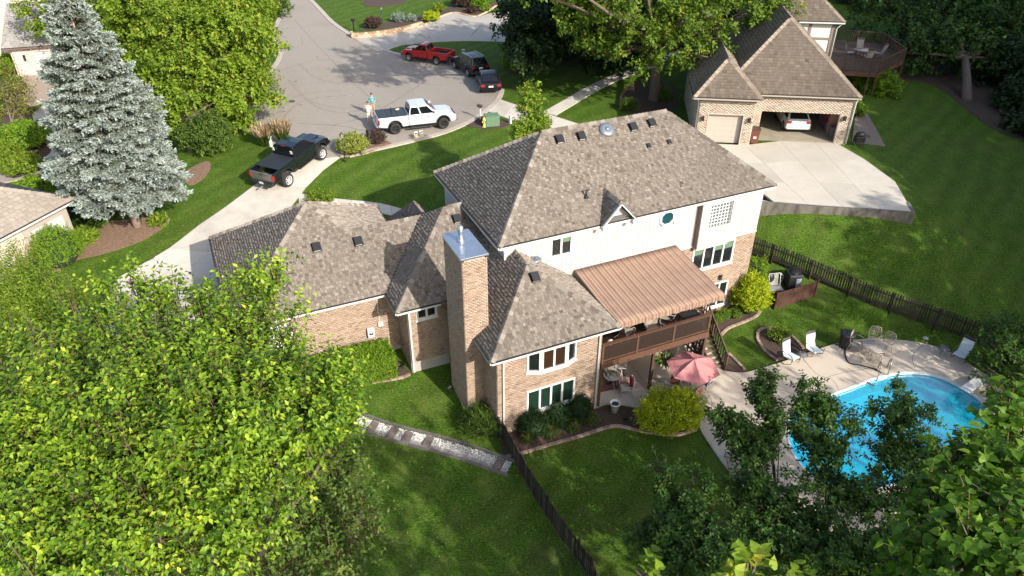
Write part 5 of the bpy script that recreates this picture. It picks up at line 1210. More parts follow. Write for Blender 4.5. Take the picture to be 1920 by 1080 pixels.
def car(label, cat, name, paint, loc, rot, L, W_, H_, wb, r, zb, hood, belt, gb, gt, deck=None, rimm=CHROME, rails=False, divs=(.03, .36, .66, .96), light_rear=None):
    t = thing(name, label, cat, loc, rot); F_ = L/2; fx = F_-.88; rx_ = fx-wb; ar = r+.06
    dk_ = deck or belt
    poly = [(-F_+.02, zb+.05), (-F_, belt-.35), (-F_+.06, dk_-.03)] + ([(gb[0], belt)] if deck else [(-F_+.15, belt)]) + [(gb[1], belt), (F_-.5, hood-.02), (F_-.12, hood-.16), (F_, hood-.4), (F_-.03, zb+.03)] + arc(fx, ar, zb, 10) + arc(rx_, ar, zb, 10)
    tum = lambda z, y: y*(1-.12*max(0, z-.75))
    mb = MB(); side_prism(mb, poly, -W_/2, W_/2, tum); mb.build('body', paint, t, bevel=.06, seg=2)
    cab = greenhouse(t, paint, gb, gt, W_-.14, W_-.5, list(divs), belt-.02, H_-.04)
    MB().box(-F_-.03, -F_+.2, -W_/2+.04, W_/2-.04, zb+.02, zb+.2).build('rear_bumper', paint if not rails else mat('grey_plastic', (.12, .12, .12), .6), t, bevel=.06)
    MB().box(F_-.2, F_+.03, -W_/2+.05, W_/2-.05, zb, zb+.18).build('front_bumper', paint, t, bevel=.06)
    MB().box(F_-.05, F_+.02, -W_/2+.4, W_/2-.4, hood-.45, hood-.25).build('grille', BLACKM, t)
    lights(t, F_-.12, (W_/2-.24, -W_/2+.24), hood-.3, (.22, .32, .14), HL, 'headlight')
    lights(t, -F_+.06, (W_/2-.2, -W_/2+.2), belt-.17, (.14, .34, .2), TLm, 'tail_light')
    MB().box(-F_-.02, -F_+.01, -.2, .2, belt-.3, belt-.17).build('number_plate', PLATE, t)
    MB().box(-F_+.3, F_-.3, -W_/2+.2, W_/2-.2, .2, zb+.1).build('underbody', BLACKM, t)
    for sg in (-1, 1):
        MB().box(gb[1]-.42, gb[1]-.26, sg*(W_/2)-.06, sg*(W_/2)+.1 if sg > 0 else sg*(W_/2)+.06, belt-.01, belt+.14).build('mirror', paint, t, bevel=.03)
        for k in (.38, .66): x = gb[0]+(gb[1]-gb[0])*k; MB().box(x-.09, x+.09, sg*(W_/2-.015)-.02, sg*(W_/2-.015)+.02, belt-.16, belt-.12).build('handle', CHROME, t)
        if rails: MB().tube([(gt[0]+.1, sg*(W_/2-.3), H_+.03), (gt[0]+.2, sg*(W_/2-.3), H_+.08), (gt[1]-.2, sg*(W_/2-.3), H_+.08), (gt[1]-.1, sg*(W_/2-.3), H_+.03)], .02, 6).build('roof_rail', CHROME, t)
    for x, y in ((fx, W_/2-.11), (fx, -W_/2+.11), (rx_, W_/2-.11), (rx_, -W_/2+.11)): wheel(t, x, y, r, .22, rimm, 5, .64)
    return t
def by_wheels(rear, front, side, half):
    """side: -1 when the wheels seen are on the vehicle's right"""
    a_, b_ = Vector(rear), Vector(front); d = (b_-a_).normalized(); left = Vector((-d.y, d.x)); c = (a_+b_)/2 - left*side*half
    return (c.x, c.y), math.atan2(d.y, d.x)
SILV = mat('silver_paint', (.62, .65, .68), .28, metal=.25, coat=.6); BLK_P = mat('black_paint', (.006, .008, .012), .18, coat=1, spec=.6); REDP = mat('red_paint', (.38, .012, .014), .3, coat=.7); DKB = mat('dark_blue_paint', (.004, .006, .01), .3, coat=.12, spec=.35); MAR = mat('dark_maroon_paint', (.008, .005, .009), .3, coat=.12, spec=.35); WHP = mat('white_paint', (.72, .72, .7), .3, coat=.8)
def offx(c, rot, dx): return (c[0]+math.cos(rot)*dx, c[1]+math.sin(rot)*dx, TZ(*c)+.03)
c, rt = by_wheels(at(743, 253, 0), at(832, 242.5, 0), -1, .95)
tk = pickup('silver pickup truck with black bed cover parked along the kerb', SILV, offx(c, rt, -(2.95-.98-3.68/2)), rt, cover=(.05, 3), rimm=mat('dark_rim', (.03, .03, .032), .35, metal=.5), r=.42, trim=None)
c, rt = by_wheels(at(549, 347, 0), at(603, 304, 0), -1, 1.0)
c = (c[0], c[1]); zt_ = TZ(*c)
a1_ = site(549, 347); b1_ = site(603, 304); c, rt = by_wheels(a1_, b1_, -1, .98)
bt = pickup('lifted black pickup truck with chrome wheels parked on the driveway', BLK_P, (*c, 0), rt, r=.47, tw=.36, zb=.78, rail=1.55, hood=1.42, roofz=2.15, cover=(.65, 1), trim=BLACKM, hub=.66, spokes=8, rimm=mat('polished_rim', (.75, .75, .78), .25, metal=.6), W_=2.02, tail=mat('grey_tailgate', (.2, .2, .2), .25, metal=.5))
zA, zB = TZ(*a1_), TZ(*b1_); pitch_ = math.atan2(zB-zA, (Vector(a1_)-Vector(b1_)).length)
mm_ = (2.95-.98-3.68/2); bt.location = (c[0]-math.cos(rt)*mm_, c[1]-math.sin(rt)*mm_, (zA+zB)/2+.05); bt.rotation_euler = (0, -pitch_, rt)
for y, z in ((.75, 2.02), (.75, 1.9), (-.75, 2.02), (-.75, 1.9)): MB().box(-.62, -.585, y-.08, y+.08, z-.11, z-.03).build('window_sticker', WHITE, bt)
MB().lathe([(.28, 0), (.3, .08), (.28, .16), (.05, .16)], 14, Matrix.Translation((-2.6, .2, .95))).build('bed_hose_reel', mat('reel_grey', (.35, .34, .3), .7), bt)
MB().bar((-3.1, 0, .6), (-3.35, 0, .6), .07, .07).build('tow_hitch', CHROME, bt)
c, rt = by_wheels(at(818.8, 121.5, 0), at(768.3, 114.5, 0), 1, .8)
rp_ = pickup('red pickup truck with open black bed parked under the tree shade', REDP, offx(c, rt, -(2.45-.8-3.0/2)), rt, L=4.95, W_=1.72, wb=3.0, r=.36, tw=.24, zb=.48, rail=1.16, hood=1.08, roofz=1.66, fax=2.45-.8, rimm=mat('grey_rim', (.4, .4, .4), .4, metal=.7), trim=BLACKM)
c, rt = by_wheels(at(876.6, 143.5, 0), at(853.7, 130, 0), 1, .85)
car('black SUV with silver roof rails parked between the red pickup and the sedan', 'SUV', 'parked_suv', DKB, offx(c, rt, -.05), rt, 4.45, 1.82, 1.72, 2.65, .36, .38, 1.05, 1.12, (-2.1, 1.05), (-1.75, .3), rails=True)
c, rt = by_wheels(at(901.5, 175, 0), at(893, 151, 0), 1, .82)
car('dark sedan parked behind the black SUV, its rear toward the driveway', 'sedan', 'parked_sedan', MAR, offx(c, rt, -.05), rt, 4.5, 1.78, 1.44, 2.65, .33, .3, .88, .94, (-1.75, 1.05), (-1.05, .2), deck=.95, divs=(.05, .45, .93))
cw = nl(6.95, 4.7)
car('white crossover parked inside the open double garage', 'car', 'parked_car', WHP, (cw[0], cw[1], .02), math.atan2(NY.y, NY.x)+.05, 4.4, 1.82, 1.6, 2.65, .36, .35, 1.0, 1.08, (-2.05, 1.0), (-1.5, .2))
# ================================================================== PEOPLE
SKIN = mat('skin', (.5, .29, .2), .6)
def skin_mesh(name, joints, bones, m, parent, sub=2, root=0, loc=None):
    me = bpy.data.meshes.new(name); me.from_pydata([j[0] for j in joints], bones, []); me.materials.append(m)
    o = link(name, me, parent); sk = o.modifiers.new('skin', 'SKIN'); sk.use_smooth_shade = True
    if not me.skin_vertices: 
        bm = bmesh.new(); bm.from_mesh(me); bm.verts.layers.skin.verify(); bm.to_mesh(me); bm.free()
    for i, j in enumerate(joints):
        sv = me.skin_vertices[0].data[i]; rr = j[1]; sv.radius = (rr, rr) if not isinstance(rr, tuple) else rr; sv.use_root = (i == root)
    ss = o.modifiers.new('sub', 'SUBSURF'); ss.levels = sub; ss.render_levels = sub; return o
def person(label, loc, rot, shirt, shorts, hair, armpose, lean=0, shoe=(.4, .4, .4)):
    t = thing('person', label, 'person', loc, rot)
    J = [((0, 0, .93), (.13, .16)), ((0, 0, 1.12), (.11, .14)), ((.02, 0, 1.33), (.12, .17)), ((.02, 0, 1.45), (.07, .1)), ((.03, 0, 1.53), .055), ((.05+lean, 0, 1.63), (.085, .075)), ((.05+lean, 0, 1.72), (.09, .078))]
    B = [(0, 1), (1, 2), (2, 3), (3, 4), (4, 5), (5, 6)]
    for sg in (-1, 1):
        k = len(J); J += [((.0, sg*.1, .86), .085), ((.02, sg*.11, .5), .058), ((-.01, sg*.11, .28), .05), ((-.02, sg*.115, .09), .038), ((.06, sg*.12, .035), (.045, .035)), ((.17, sg*.13, .025), (.04, .025))]
        B += [(0, k), (k, k+1), (k+1, k+2), (k+2, k+3), (k+3, k+4), (k+4, k+5)]
        k = len(J); sh = Vector((.02, sg*.19, 1.41)); el, wr = [Vector((p[0], sg*p[1], p[2])) for p in armpose]
        J += [(tuple(sh), .055), (tuple(el), .04), (tuple(wr), .028)]; B += [(3, k), (k, k+1), (k+1, k+2)]
        d = (wr-el).normalized(); palm = wr + d*.08; J.append((tuple(palm), (.035, .016))); B.append((k+2, k+3)); side = d.cross(Vector((0, sg, 0))).normalized()
        for f in range(4):
            q = palm + side*(f-1.5)*.02 + d*.03; J.append((tuple(q), .009)); B.append((k+3, len(J)-1)); J.append((tuple(q + d*(.045-.006*abs(f-1.2)) + Vector((0, 0, -.012))), .008)); B.append((len(J)-2, len(J)-1))
        J.append((tuple(wr + d*.03 + side*.035), .01)); B.append((k+2, len(J)-1)); J.append((tuple(wr + d*.07 + side*.055), .009)); B.append((len(J)-2, len(J)-1))
    skin_mesh('body', J, B, SKIN, t, 1)
    SJ = [((0, 0, .9), (.15, .19)), ((0, 0, 1.12), (.135, .17)), ((.02, 0, 1.33), (.14, .19)), ((.02, 0, 1.44), (.09, .13))]; SB = [(0, 1), (1, 2), (2, 3)]
    for sg in (-1, 1):
        k = len(SJ); el = Vector((armpose[0][0], sg*armpose[0][1], armpose[0][2])); sh = Vector((.02, sg*.19, 1.41)); SJ += [(tuple(sh), .075), (tuple(sh.lerp(el, .75)), .068)]; SB += [(3, k), (k, k+1)]
    skin_mesh('shirt', SJ, SB, shirt, t, 1)
    PJ = [((0, 0, .95), (.14, .17)), ((0, 0, .84), (.13, .16))]; PB = [(0, 1)]
    for sg in (-1, 1): k = len(PJ); PJ += [((.01, sg*.1, .78), .1), ((.02, sg*.115, .48), .088)]; PB += [(1, k), (k, k+1)]
    skin_mesh('shorts', PJ, PB, shorts, t, 1)
    MB().sphere((.03+lean, 0, 1.725), (.103, .09, .09), 12, 8).build('hair', hair, t)
    q = MB(); q.sphere((.135+lean, 0, 1.655), (.02, .014, .02), 6, 4); q.build('nose', SKIN, t)
    q = MB(); [q.sphere((.125+lean, s*.03, 1.68), (.01, .012, .008), 6, 4) for s in (-1, 1)]; q.build('eyes', mat('eye_dark', (.03, .02, .02), .3), t)
    for sg in (-1, 1): q = MB(); q.sphere((.07, sg*.125, .045), (.14, .055, .05), 8, 6); q.build('shoe', mat('shoe_grey', shoe, .7), t)
    return t
HB_ = mat('brown_hair', (.07, .045, .03), .8)
p_ = at(693.6, 236.5, 0); person('person in a white shirt and pale shorts holding something by the tailgate', (*p_, TZ(*p_)+.03), R(60), mat('white_shirt', (.75, .75, .74), .8), mat('pale_shorts', (.6, .56, .52), .8), HB_, ((.05, .24, 1.16), (.28, .1, 1.22)))
p_ = at(700.5, 218.5, 0); person('person in a turquoise shirt and tan shorts behind the silver pickup', (*p_, TZ(*p_)+.03), R(-110), mat('teal_shirt', (.03, .36, .42), .8), mat('tan_shorts', (.42, .26, .15), .8), HB_, ((-.03, .25, 1.13), (.15, .16, 1.02)))
# things standing on the silver truck's cover
def on_truck(t, x, y, z): p = t.matrix_basis @ Vector((x, y, z)) if False else Matrix.LocRotScale(t.location, t.rotation_euler, None) @ Vector((x, y, z)); return p
p_ = on_truck(tk, -1.75, .3, 1.36); b_ = thing('bottle', 'dark bottle standing on the silver truck\'s bed cover', 'bottle', p_); MB().lathe([(.05, 0), (.055, .02), (.055, .2), (.02, .27), (.02, .32)], 10).build('glass', BLACKM, b_)
p_ = on_truck(tk, -1.25, .4, 1.36); b_ = thing('paper_bag', 'small pale paper bundle lying on the silver truck\'s bed cover', 'bag', p_, .5); MB().box(-.16, .16, -.1, .1, 0, .09).build('paper', mat('paper_tan', (.6, .48, .36), .8), b_, bevel=.03)
# ================================================================== STREET FURNITURE
def lamp_post(label, uv, h):
    p = site(*uv); t = thing('lamp_post', label, 'lamp post', (*p, TZ(*p)))
    MB().lathe([(.1, 0), (.09, .12), (.05, .2), (.042, .3), (.035, h-.45)], 10).build('pole', BLACKM, t)
    MB().box(-.16, .16, -.02, .02, h-.62, h-.59).build('crossbar', BLACKM, t)
    MB().lathe([(.04, h-.45), (.1, h-.4), (.13, h-.18), (.1, h-.17)], 6, smooth=False).build('lantern', mat('lamp_glass', (.25, .25, .24), .2), t)
    MB().lathe([(.16, h-.17), (.1, h-.08), (.03, h-.04), (.02, h+.04)], 6, smooth=False).build('lantern_roof', BLACKM, t); return t
lamp_post('tall black lamp post at the mouth of the driveway', (646.8, 302.6), 2.15)
lamp_post('black lamp post in the far garden above the block wall', (717, 44), 1.9)
def mailbox(label, uv, m, h=1.05, post=BLACKM, rot=0.):
    p = at(*uv, 0); t = thing('mailbox', label, 'mailbox', (*p, TZ(*p)), rot); MB().box(-.05, .05, -.05, .05, 0, h).build('post', post, t)
    P_ = [(-.1, 0), (.1, 0), (.1, .12), (.07, .2), (0, .23), (-.07, .2), (-.1, .12)]
    b_ = MB().prism(P_, -.25, .25, Matrix.Translation((0, 0, h)) @ Matrix.Rotation(R(90), 4, 'X')).build('box', m, t, bevel=.01)
    MB().box(.1, .112, -.05, .0, h+.05, h+.2).build('flag', TLm, b_)
    MB().box(-.04, .04, -.22, .22, h-.05, h).build('bracket', post, t); return t
mailbox('dark mailbox on a post between the yellow shrub and the silver truck', (693.5, 273), mat('mailbox_dark', (.04, .038, .036), .5), 1.0, mat('mail_post_dark', (.05, .045, .04), .7), R(10))
mailbox('black mailbox beside the block wall across the street', (664, 58), BLACKM, 1.05, BLACKM, R(40))
mailbox('brown mailbox on a white post by the yellow hydrant', (900.5, 224), mat('mailbox_brown', (.1, .06, .045), .6), 1.0, WHITE, R(30))
hy_ = at(908, 237, 0); t = thing('fire_hydrant', 'yellow fire hydrant beside the green transformer box', 'fire hydrant', (*hy_, TZ(*hy_)))
YEL = mat('hydrant_yellow', (.72, .5, .08), .5); MB().lathe([(.16, 0), (.16, .05), (.1, .06), (.1, .5), (.15, .52), (.15, .57), (.12, .6), (.1, .72), (.03, .78), (.03, .83)], 14).build('barrel', YEL, t)
for a_ in (0, 90, 180): q = MB(); q.lathe([(.06, .08), (.06, .17), (.04, .18)], 10, Matrix.Translation((0, 0, .42)) @ Matrix.Rotation(R(a_), 4, 'Z') @ Matrix.Rotation(R(90), 4, 'Y')); q.build('outlet_cap', YEL, t)
p_ = at(922, 233, 0); t = thing('transformer_box', 'green metal utility transformer box on the mulch by the hydrant', 'utility box', (*p_, TZ(*p_)), R(-12))
GRN = mat('utility_green', (.115, .2, .12), .5, var=.1); MB().box(-.55, .55, -.45, .45, 0, .75).build('cabinet', GRN, t, bevel=.04); MB().box(-.57, .57, -.47, .47, .75, .82).build('lid', GRN, t, bevel=.03); MB().box(-.56, -.552, -.01, .01, .05, .7).build('door_seam', BLACKM, t)
def pedestal(label, uv, h, m, w=.12, f=site):
    p = f(*uv); t = thing('utility_pedestal', label, 'utility pedestal', (*p, TZ(*p)), R(20)); MB().box(-w, w, -w, w, 0, h).build('case', m, t, bevel=.02); MB().box(-w-.02, w+.02, -w-.02, w+.02, h, h+.05).build('cap', m, t, bevel=.02)
PG = mat('pedestal_green', (.42, .5, .44), .6)
pedestal('pale green utility pedestal beside the black truck in the tall grass', (508, 275), .75, PG); pedestal('pale utility pedestal on the lawn behind the black SUV', (869, 107), .7, mat('pedestal_grey', (.4, .42, .38), .6), .12); pedestal('small white utility pedestal right of the transformer box', (957, 232), .65, WHITE, .09)
# pair of small yard signs on a board at the kerb
p_ = at(785, 257, 0); t = thing('lawn_sign', 'pair of small white and tan box signs on a board at the kerb', 'sign', (*p_, TZ(*p_)+.03), R(8))
MB().box(-.42, .42, -.1, .1, 0, .1).build('board', mat('sign_tan', (.62, .5, .33), .7), t)
for x in (-.24, .2): MB().box(x-.13, x+.13, -.08, .06, .1, .42).build('box_sign', mat('sign_tan', (.62, .5, .33), .7), t); MB().box(x-.15, x+.15, -.09, -.07, .3, .52).build('white_panel', WHITE, t); MB().box(x-.1, x+.1, -.1, -.092, .36, .44).build('dark_mark', BLACKM, t)
# bin at the neighbour's garage
p_ = nl(3.55, .4); t = thing('wheelie_bin', 'brown wheeled rubbish bin with dark lid by the neighbouring garage', 'bin', (*p_, .01), math.atan2(NX.y, NX.x))
BRB = mat('bin_brown', (.14, .045, .03), .5); q = MB(); q.add([(-.25, -.25, .08), (.25, -.25, .08), (.25, .25, .08), (-.25, .25, .08), (-.32, -.32, 1.1), (.32, -.32, 1.1), (.32, .32, 1.1), (-.32, .32, 1.1)], [(3,2,1,0), (4,5,6,7), (0,1,5,4), (1,2,6,5), (2,3,7,6), (3,0,4,7)]); q.build('bin_body', BRB, t, bevel=.03)
MB().box(-.34, .34, -.36, .34, 1.1, 1.2).build('lid', mat('bin_lid', (.06, .035, .03), .4), t, bevel=.04)
for y in (-.28, .28): MB().lathe([(.13, -.03), (.13, .03)], 12, Matrix.Translation((y, .3, .13)) @ Matrix.Rotation(R(90), 4, 'Y')).build('wheel', RUBBER, t)
q = MB(); q.box(-.1, .1, -.3, -.29, .45, .62); q.build('label', WHITE, t)
# grill and planter by the pier
p_ = nl(11.2, 1.3); t = thing('kettle_grill', 'covered black barbecue beside the neighbouring garage pier', 'barbecue', (*p_, TZ(*p_)), R(-20)); MB().box(-.35, .35, -.25, .25, .35, .8).build('cart', BLACKM, t, bevel=.03); MB().sphere((0, 0, .9), (.38, .28, .25), 12, 8).build('hood', BLACKM, t)
for x, y in ((-.3, -.2), (.3, -.2), (-.3, .2), (.3, .2)): MB().box(x-.02, x+.02, y-.02, y+.02, 0, .36).build('leg', BLACKM, t)
MB().box(.35, .7, -.2, .2, .76, .79).build('side_shelf', BLACKM, t)
# ================================================================== VEGETATION KIT
def _nrm(v): return v / np.maximum(np.linalg.norm(v, axis=1, keepdims=True), 1e-9)
def leafset(P, A, N_, L, W_, heart=False):
    """P base points, A axes, N_ rough normals; returns verts, tri faces (folded leaves)"""
    n = len(P); A = _nrm(A); Sd = _nrm(np.cross(A, N_)); Nn = np.cross(Sd, A)
    L = np.broadcast_to(np.asarray(L, float).reshape(-1, 1), (n, 1)); W_ = np.broadcast_to(np.asarray(W_, float).reshape(-1, 1), (n, 1))
    if not heart:
        V = np.stack([P, P + A*L*.45 + Sd*W_*.5 + Nn*W_*.18, P + A*L - Nn*L*.08, P + A*L*.45 - Sd*W_*.5 + Nn*W_*.18], 1).reshape(-1, 3)
        b = (np.arange(n)*4)[:, None]; F = np.concatenate([b + [0, 1, 2], b + [0, 2, 3]], 1).reshape(-1, 3); return V, F, 2
    pr = [(0, 0, 0), (-.1, .3, .10), (.12, .5, .14), (.45, .42, .10), (.78, .16, .02), (1, 0, -.12), (.45, 0, 0)]
    pts = []
    for a_, s_, h_ in pr: pts.append(P + A*L*a_ + Sd*W_*s_ + Nn*W_*h_)
    for a_, s_, h_ in pr[1:5]: pts.append(P + A*L*a_ - Sd*W_*s_ + Nn*W_*h_)
    V = np.stack(pts, 1).reshape(-1, 3); b = (np.arange(n)*11)[:, None]
    T = [[0,1,6],[1,2,6],[2,3,6],[3,4,6],[4,5,6],[0,6,7],[7,6,8],[8,6,9],[9,6,10],[10,6,5]]
    F = np.concatenate([b + t for t in T], 1).reshape(-1, 3); return V, F, 10
SHOOTS = []
def shoots(lobes, n, rng, length, per, up=.35, surf=.55, clump=None, droop=0., out=.8, bough=None):
    """n leafy shoots spread through ellipsoidal lobes (c, r[, flatten]); returns leaf points, axes, normals, shoot value"""
    C_ = np.array([tuple(l[0]) for l in lobes]); Rr = np.array([l[1] for l in lobes]); fl = np.array([l[2] if len(l) > 2 else .85 for l in lobes])
    w = Rr**1.9; k = rng.choice(len(lobes), n, p=w/w.sum())
    d = _nrm(rng.normal(size=(n, 3)) + np.array([0, 0, .25])); rad = (surf + (1-surf)*rng.random(n)) * np.where(rng.random(n) < .3, rng.random(n)**.5, 1)
    rad *= (1 + .16*np.sin(d[:, 0]*5 + k*2.1) * np.cos(d[:, 1]*6 + k) + .1*np.sin(d[:, 2]*9 + k*1.3))
    p = C_[k] + d * (Rr[k]*rad)[:, None] * np.stack([np.ones(n), np.ones(n), fl[k]], 1)
    if clump:
        q = p*clump[0]; g = np.sin(q[:, 0]*1.7+1)*np.sin(q[:, 1]*1.9+2)*np.sin(q[:, 2]*2.1+.5) + .5*np.sin(q[:, 0]*4.1)*np.sin(q[:, 1]*3.7+q[:, 2]*2.)
        m = g + rng.normal(size=n)*.12 > clump[1]; p, d = p[m], d[m]; n = len(p)
    if bough:
        m_, br = bough; p = np.repeat(p, m_, 0) + rng.normal(size=(n*m_, 3))*br*np.array([1, 1, .6]); d = _nrm(np.repeat(d, m_, 0) + rng.normal(size=(n*m_, 3))*.35); n = len(p)
    s = _nrm(d*out + np.array([0, 0, up]) + rng.normal(size=(n, 3))*.45)
    SHOOTS[:] = [p, s, length]
    t = (np.arange(per) + .5)/per; P = p[:, None, :] + s[:, None, :]*(t[None, :, None]*length) + rng.normal(size=(n, per, 3))*length*.06
    if droop: P[:, :, 2] -= droop*(t**2)[None, :]
    perp = _nrm(np.cross(s, rng.normal(size=(n, 3)))); perp2 = np.cross(s, perp)
    ang = (np.arange(per)*2.4)[None, :] + rng.random((n, 1))*6.28
    sd = perp[:, None, :]*np.cos(ang)[:, :, None] + perp2[:, None, :]*np.sin(ang)[:, :, None]
    A = s[:, None, :]*.55 + sd + np.array([0, 0, -.25]); N_ = np.array([0, 0, 1.]) + d[:, None, :]*.4 + rng.normal(size=(n, per, 3))*.35
    sv = np.clip(rng.normal(.5, .17, n), 0, 1)[:, None] + rng.normal(0, .13, (n, per))
    return P.reshape(-1, 3), A.reshape(-1, 3), N_.reshape(-1, 3), np.clip(sv, 0, 1).ravel()
def crown_mesh(name, P, A, N_, v, L, W_, m, parent, heart=False, rng=RNG):
    sc = rng.uniform(.7, 1.2, len(P)); V, F, k = leafset(P, A, N_, L*sc, W_*sc, heart)
    o = npmesh(name, V, F, np.repeat(v, k), m, parent); o['kind'] = 'stuff'; return o
def limbs(name, base, lobes, r0, m, parent, fork=.4, n=None, twigs=True):
    """tapered trunk with limbs reaching into the lobes"""
    base = Vector(base); cs = [Vector(l[0]) for l in lobes]; mean = sum(cs, Vector())/len(cs); top = base.lerp(mean, .95)
    fk = base.lerp(Vector((base.x*.5+mean.x*.5, base.y*.5+mean.y*.5, mean.z)), fork)
    tr = MB(); tr.tube([base - Vector((0, 0, .3)), base + Vector((0, 0, .15)), base.lerp(fk, .5) + Vector((.08, -.05, 0)), fk], [r0*1.5, r0*1.1, r0*.9, r0*.75], 9)
    t = tr.build('trunk', m, parent); lb = MB()
    for c in cs:
        mid = fk.lerp(c, .5) + Vector((random.uniform(-.3, .3), random.uniform(-.3, .3), .15))*(c-fk).length*.15
        lb.tube([fk, mid, c], [r0*.5, r0*.28, r0*.1], 6)
        if twigs:
            for k in range(4):
                e = c + Vector((random.uniform(-1, 1), random.uniform(-1, 1), random.uniform(-.3, 1)))*lobes[cs.index(c)][1]*.8; lb.tube([mid.lerp(c, random.random()), e], [r0*.14, .012], 4)
    o = lb.build('branches', m, parent); o['kind'] = 'stuff'; return t
TWIG = mat('twig_bark', (.11, .075, .05), .9)
def tree(name, label, base, lobes, r0, leafm, nsh, per, length, L, W_, seed, barkm=None, group=None, bits=None, **k):
    lm_rng = np.random.default_rng(seed); t = thing(name, label, 'tree', (0, 0, 0), 0, group)
    limbs('trunk', base, lobes, r0, barkm or BARK, t, k.pop('fork', .4))
    heart = k.pop('heart', False); tw = k.pop('tw', False); P, A, N_, v = shoots(lobes, nsh, lm_rng, length, per, **k); tws = list(SHOOTS)
    if bits:                                           # the leaves that show largest are pieces of their own
        cp = np.array([0, 0, CAMZ]); d = np.linalg.norm(P-cp, axis=1); vis = P - cp
        u_ = 960 + FPX*(vis@_R)/(vis@_F); v_ = 540 - FPX*(vis@_U)/(vis@_F)
        inv = (u_ > 0) & (u_ < 1920) & (v_ > 0) & (v_ < 1080); d = np.where(inv, d, 1e9); near = np.argsort(d)[:bits]
        V, F, kk = leafset(np.zeros((6, 3)), np.tile([1., 0, 0], (6, 1)), np.tile([0, 0, 1.], (6, 1)), L, W_, heart); nv = len(V)//6; base_m = []
        for j in range(6):
            fj = F[:kk]; me = npmesh('leaf', V[:nv], fj, np.full(kk, (j+.5)/6), leafm, t); base_m.append(me.data); bpy.data.objects.remove(me)
        for i in near:
            a_ = Vector(A[i]).normalized(); nn = Vector(N_[i]); sd = nn.cross(a_).normalized(); nn = a_.cross(sd); M = Matrix((a_, sd, nn)).transposed().to_4x4(); s_ = random.uniform(.8, 1.2)
            o = link('leaf', base_m[min(5, int(v[i]*6))], t); o.matrix_basis = Matrix.Translation(P[i]) @ M @ Matrix.Scale(s_, 4)
        keep = np.ones(len(P), bool); keep[near] = False; P, A, N_, v = P[keep], A[keep], N_[keep], v[keep]
    crown_mesh('crown', P, A, N_, v, L, W_, leafm, t, heart, lm_rng)
    if tw:
        p_, s_, l_ = tws; sd_ = _nrm(np.cross(s_, np.array([0, 0, 1.]) + .01))*.009; a_ = p_ - s_*l_*.5; b_ = p_ + s_*l_
        V = np.stack([a_-sd_*1.5, a_+sd_*1.5, b_+sd_*.4, b_-sd_*.4], 1).reshape(-1, 3); F = (np.arange(len(p_))*4)[:, None] + np.array([0, 1, 2, 3]); o = npmesh('twigs', V, F, np.full(len(F), .5), TWIG, t); o['kind'] = 'stuff'
    return t
def D3(*a): return [(dist(u, v, t), r) for u, v, t, r in a]
# leaf materials (darkest to palest leaf)
LF_LIME = leafmat('lime_leaf', ((.06, .10, .012), (.13, .21, .02), (.19, .29, .028), (.25, .35, .04), (.38, .38, .05)), .42)
LF_MAPLE = leafmat('maple_leaf', ((.03, .06, .01), (.07, .13, .016), (.12, .205, .022), (.18, .27, .035), (.34, .34, .05)), .4)
LF_FG = leafmat('cherry_leaf', ((.018, .05, .006), (.065, .14, .012), (.15, .265, .02), (.28, .42, .032), (.46, .54, .05)), .38, .45, .3)
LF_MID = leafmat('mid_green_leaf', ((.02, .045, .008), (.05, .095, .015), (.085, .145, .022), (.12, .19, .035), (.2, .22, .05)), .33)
LF_DARK = leafmat('dark_leaf', ((.018, .042, .009), (.036, .082, .013), (.055, .118, .018), (.09, .165, .028)), .25, .45)
LF_WOOD = leafmat('shaded_forest_leaf', ((.01, .022, .007), (.02, .04, .011), (.032, .06, .015), (.05, .08, .02)), .2, .5)  # greens set darker to stand for the shade on these trees
LF_BIG = leafmat('catalpa_leaf', ((.045, .11, .01), (.075, .165, .015), (.12, .23, .022), (.2, .32, .04)), .45, .45)
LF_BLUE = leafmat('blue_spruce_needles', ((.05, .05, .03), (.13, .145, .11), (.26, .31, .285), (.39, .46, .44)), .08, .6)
LF_YEL = leafmat('golden_shrub', ((.16, .25, .012), (.32, .42, .018), (.46, .54, .025), (.6, .6, .04)), .35)
LF_HEDGE = leafmat('hedge_leaf', ((.045, .105, .008), (.11, .215, .014), (.18, .31, .02), (.3, .38, .03)), .28)
LF_BOX = leafmat('boxwood', ((.01, .028, .008), (.02, .05, .012), (.035, .075, .016)), .15)
LF_RED = leafmat('reddish_leaf', ((.04, .025, .02), (.08, .05, .04), (.12, .08, .06)), .2)
LF_TAN = leafmat('tan_plume', ((.2, .14, .07), (.4, .3, .18), (.55, .45, .3)), .3)
# ------------------------------------------------------------------ trees
g = dist(330, 850, 19)
tree('cherry_tree', 'large bright green leafy tree filling the lower left foreground', (g.x, g.y, TZ(g.x, g.y)), D3((290,790,19,2.5),(140,790,19.5,2.3),(450,790,18.5,1.9),(560,810,18.5,1.2),(240,680,20.5,1.1),(400,670,20,1.15),(470,610,20.5,.6),(100,700,21,1.1),(40,880,18,2.1),(340,900,17.5,1.6),(480,870,18,1.1),(110,1000,17,2.0),(600,720,19,.65),(462,535,21,.28),(545,600,21,.35),(645,800,18.5,.4),(230,1020,17,1.5),(380,1000,16.8,1.2),(470,960,17.5,.8),(185,600,21.5,.4),(510,690,19.5,.8),(270,600,21,.4),(60,640,21.5,.5),(500,560,21,.25),(225,560,21.5,.4),(255,525,21.5,.25),(330,585,21,.45),(150,590,21.5,.4),(375,560,21,.35),(300,555,21,.3),(520,500,21,.2),(420,555,21,.35)), .3, LF_FG, 880, 14, .85, .155, .085, 11, bits=300, bough=(8, .17), up=.8, surf=.55, out=.8, tw=True)
g = dist(430, 1010, 23)
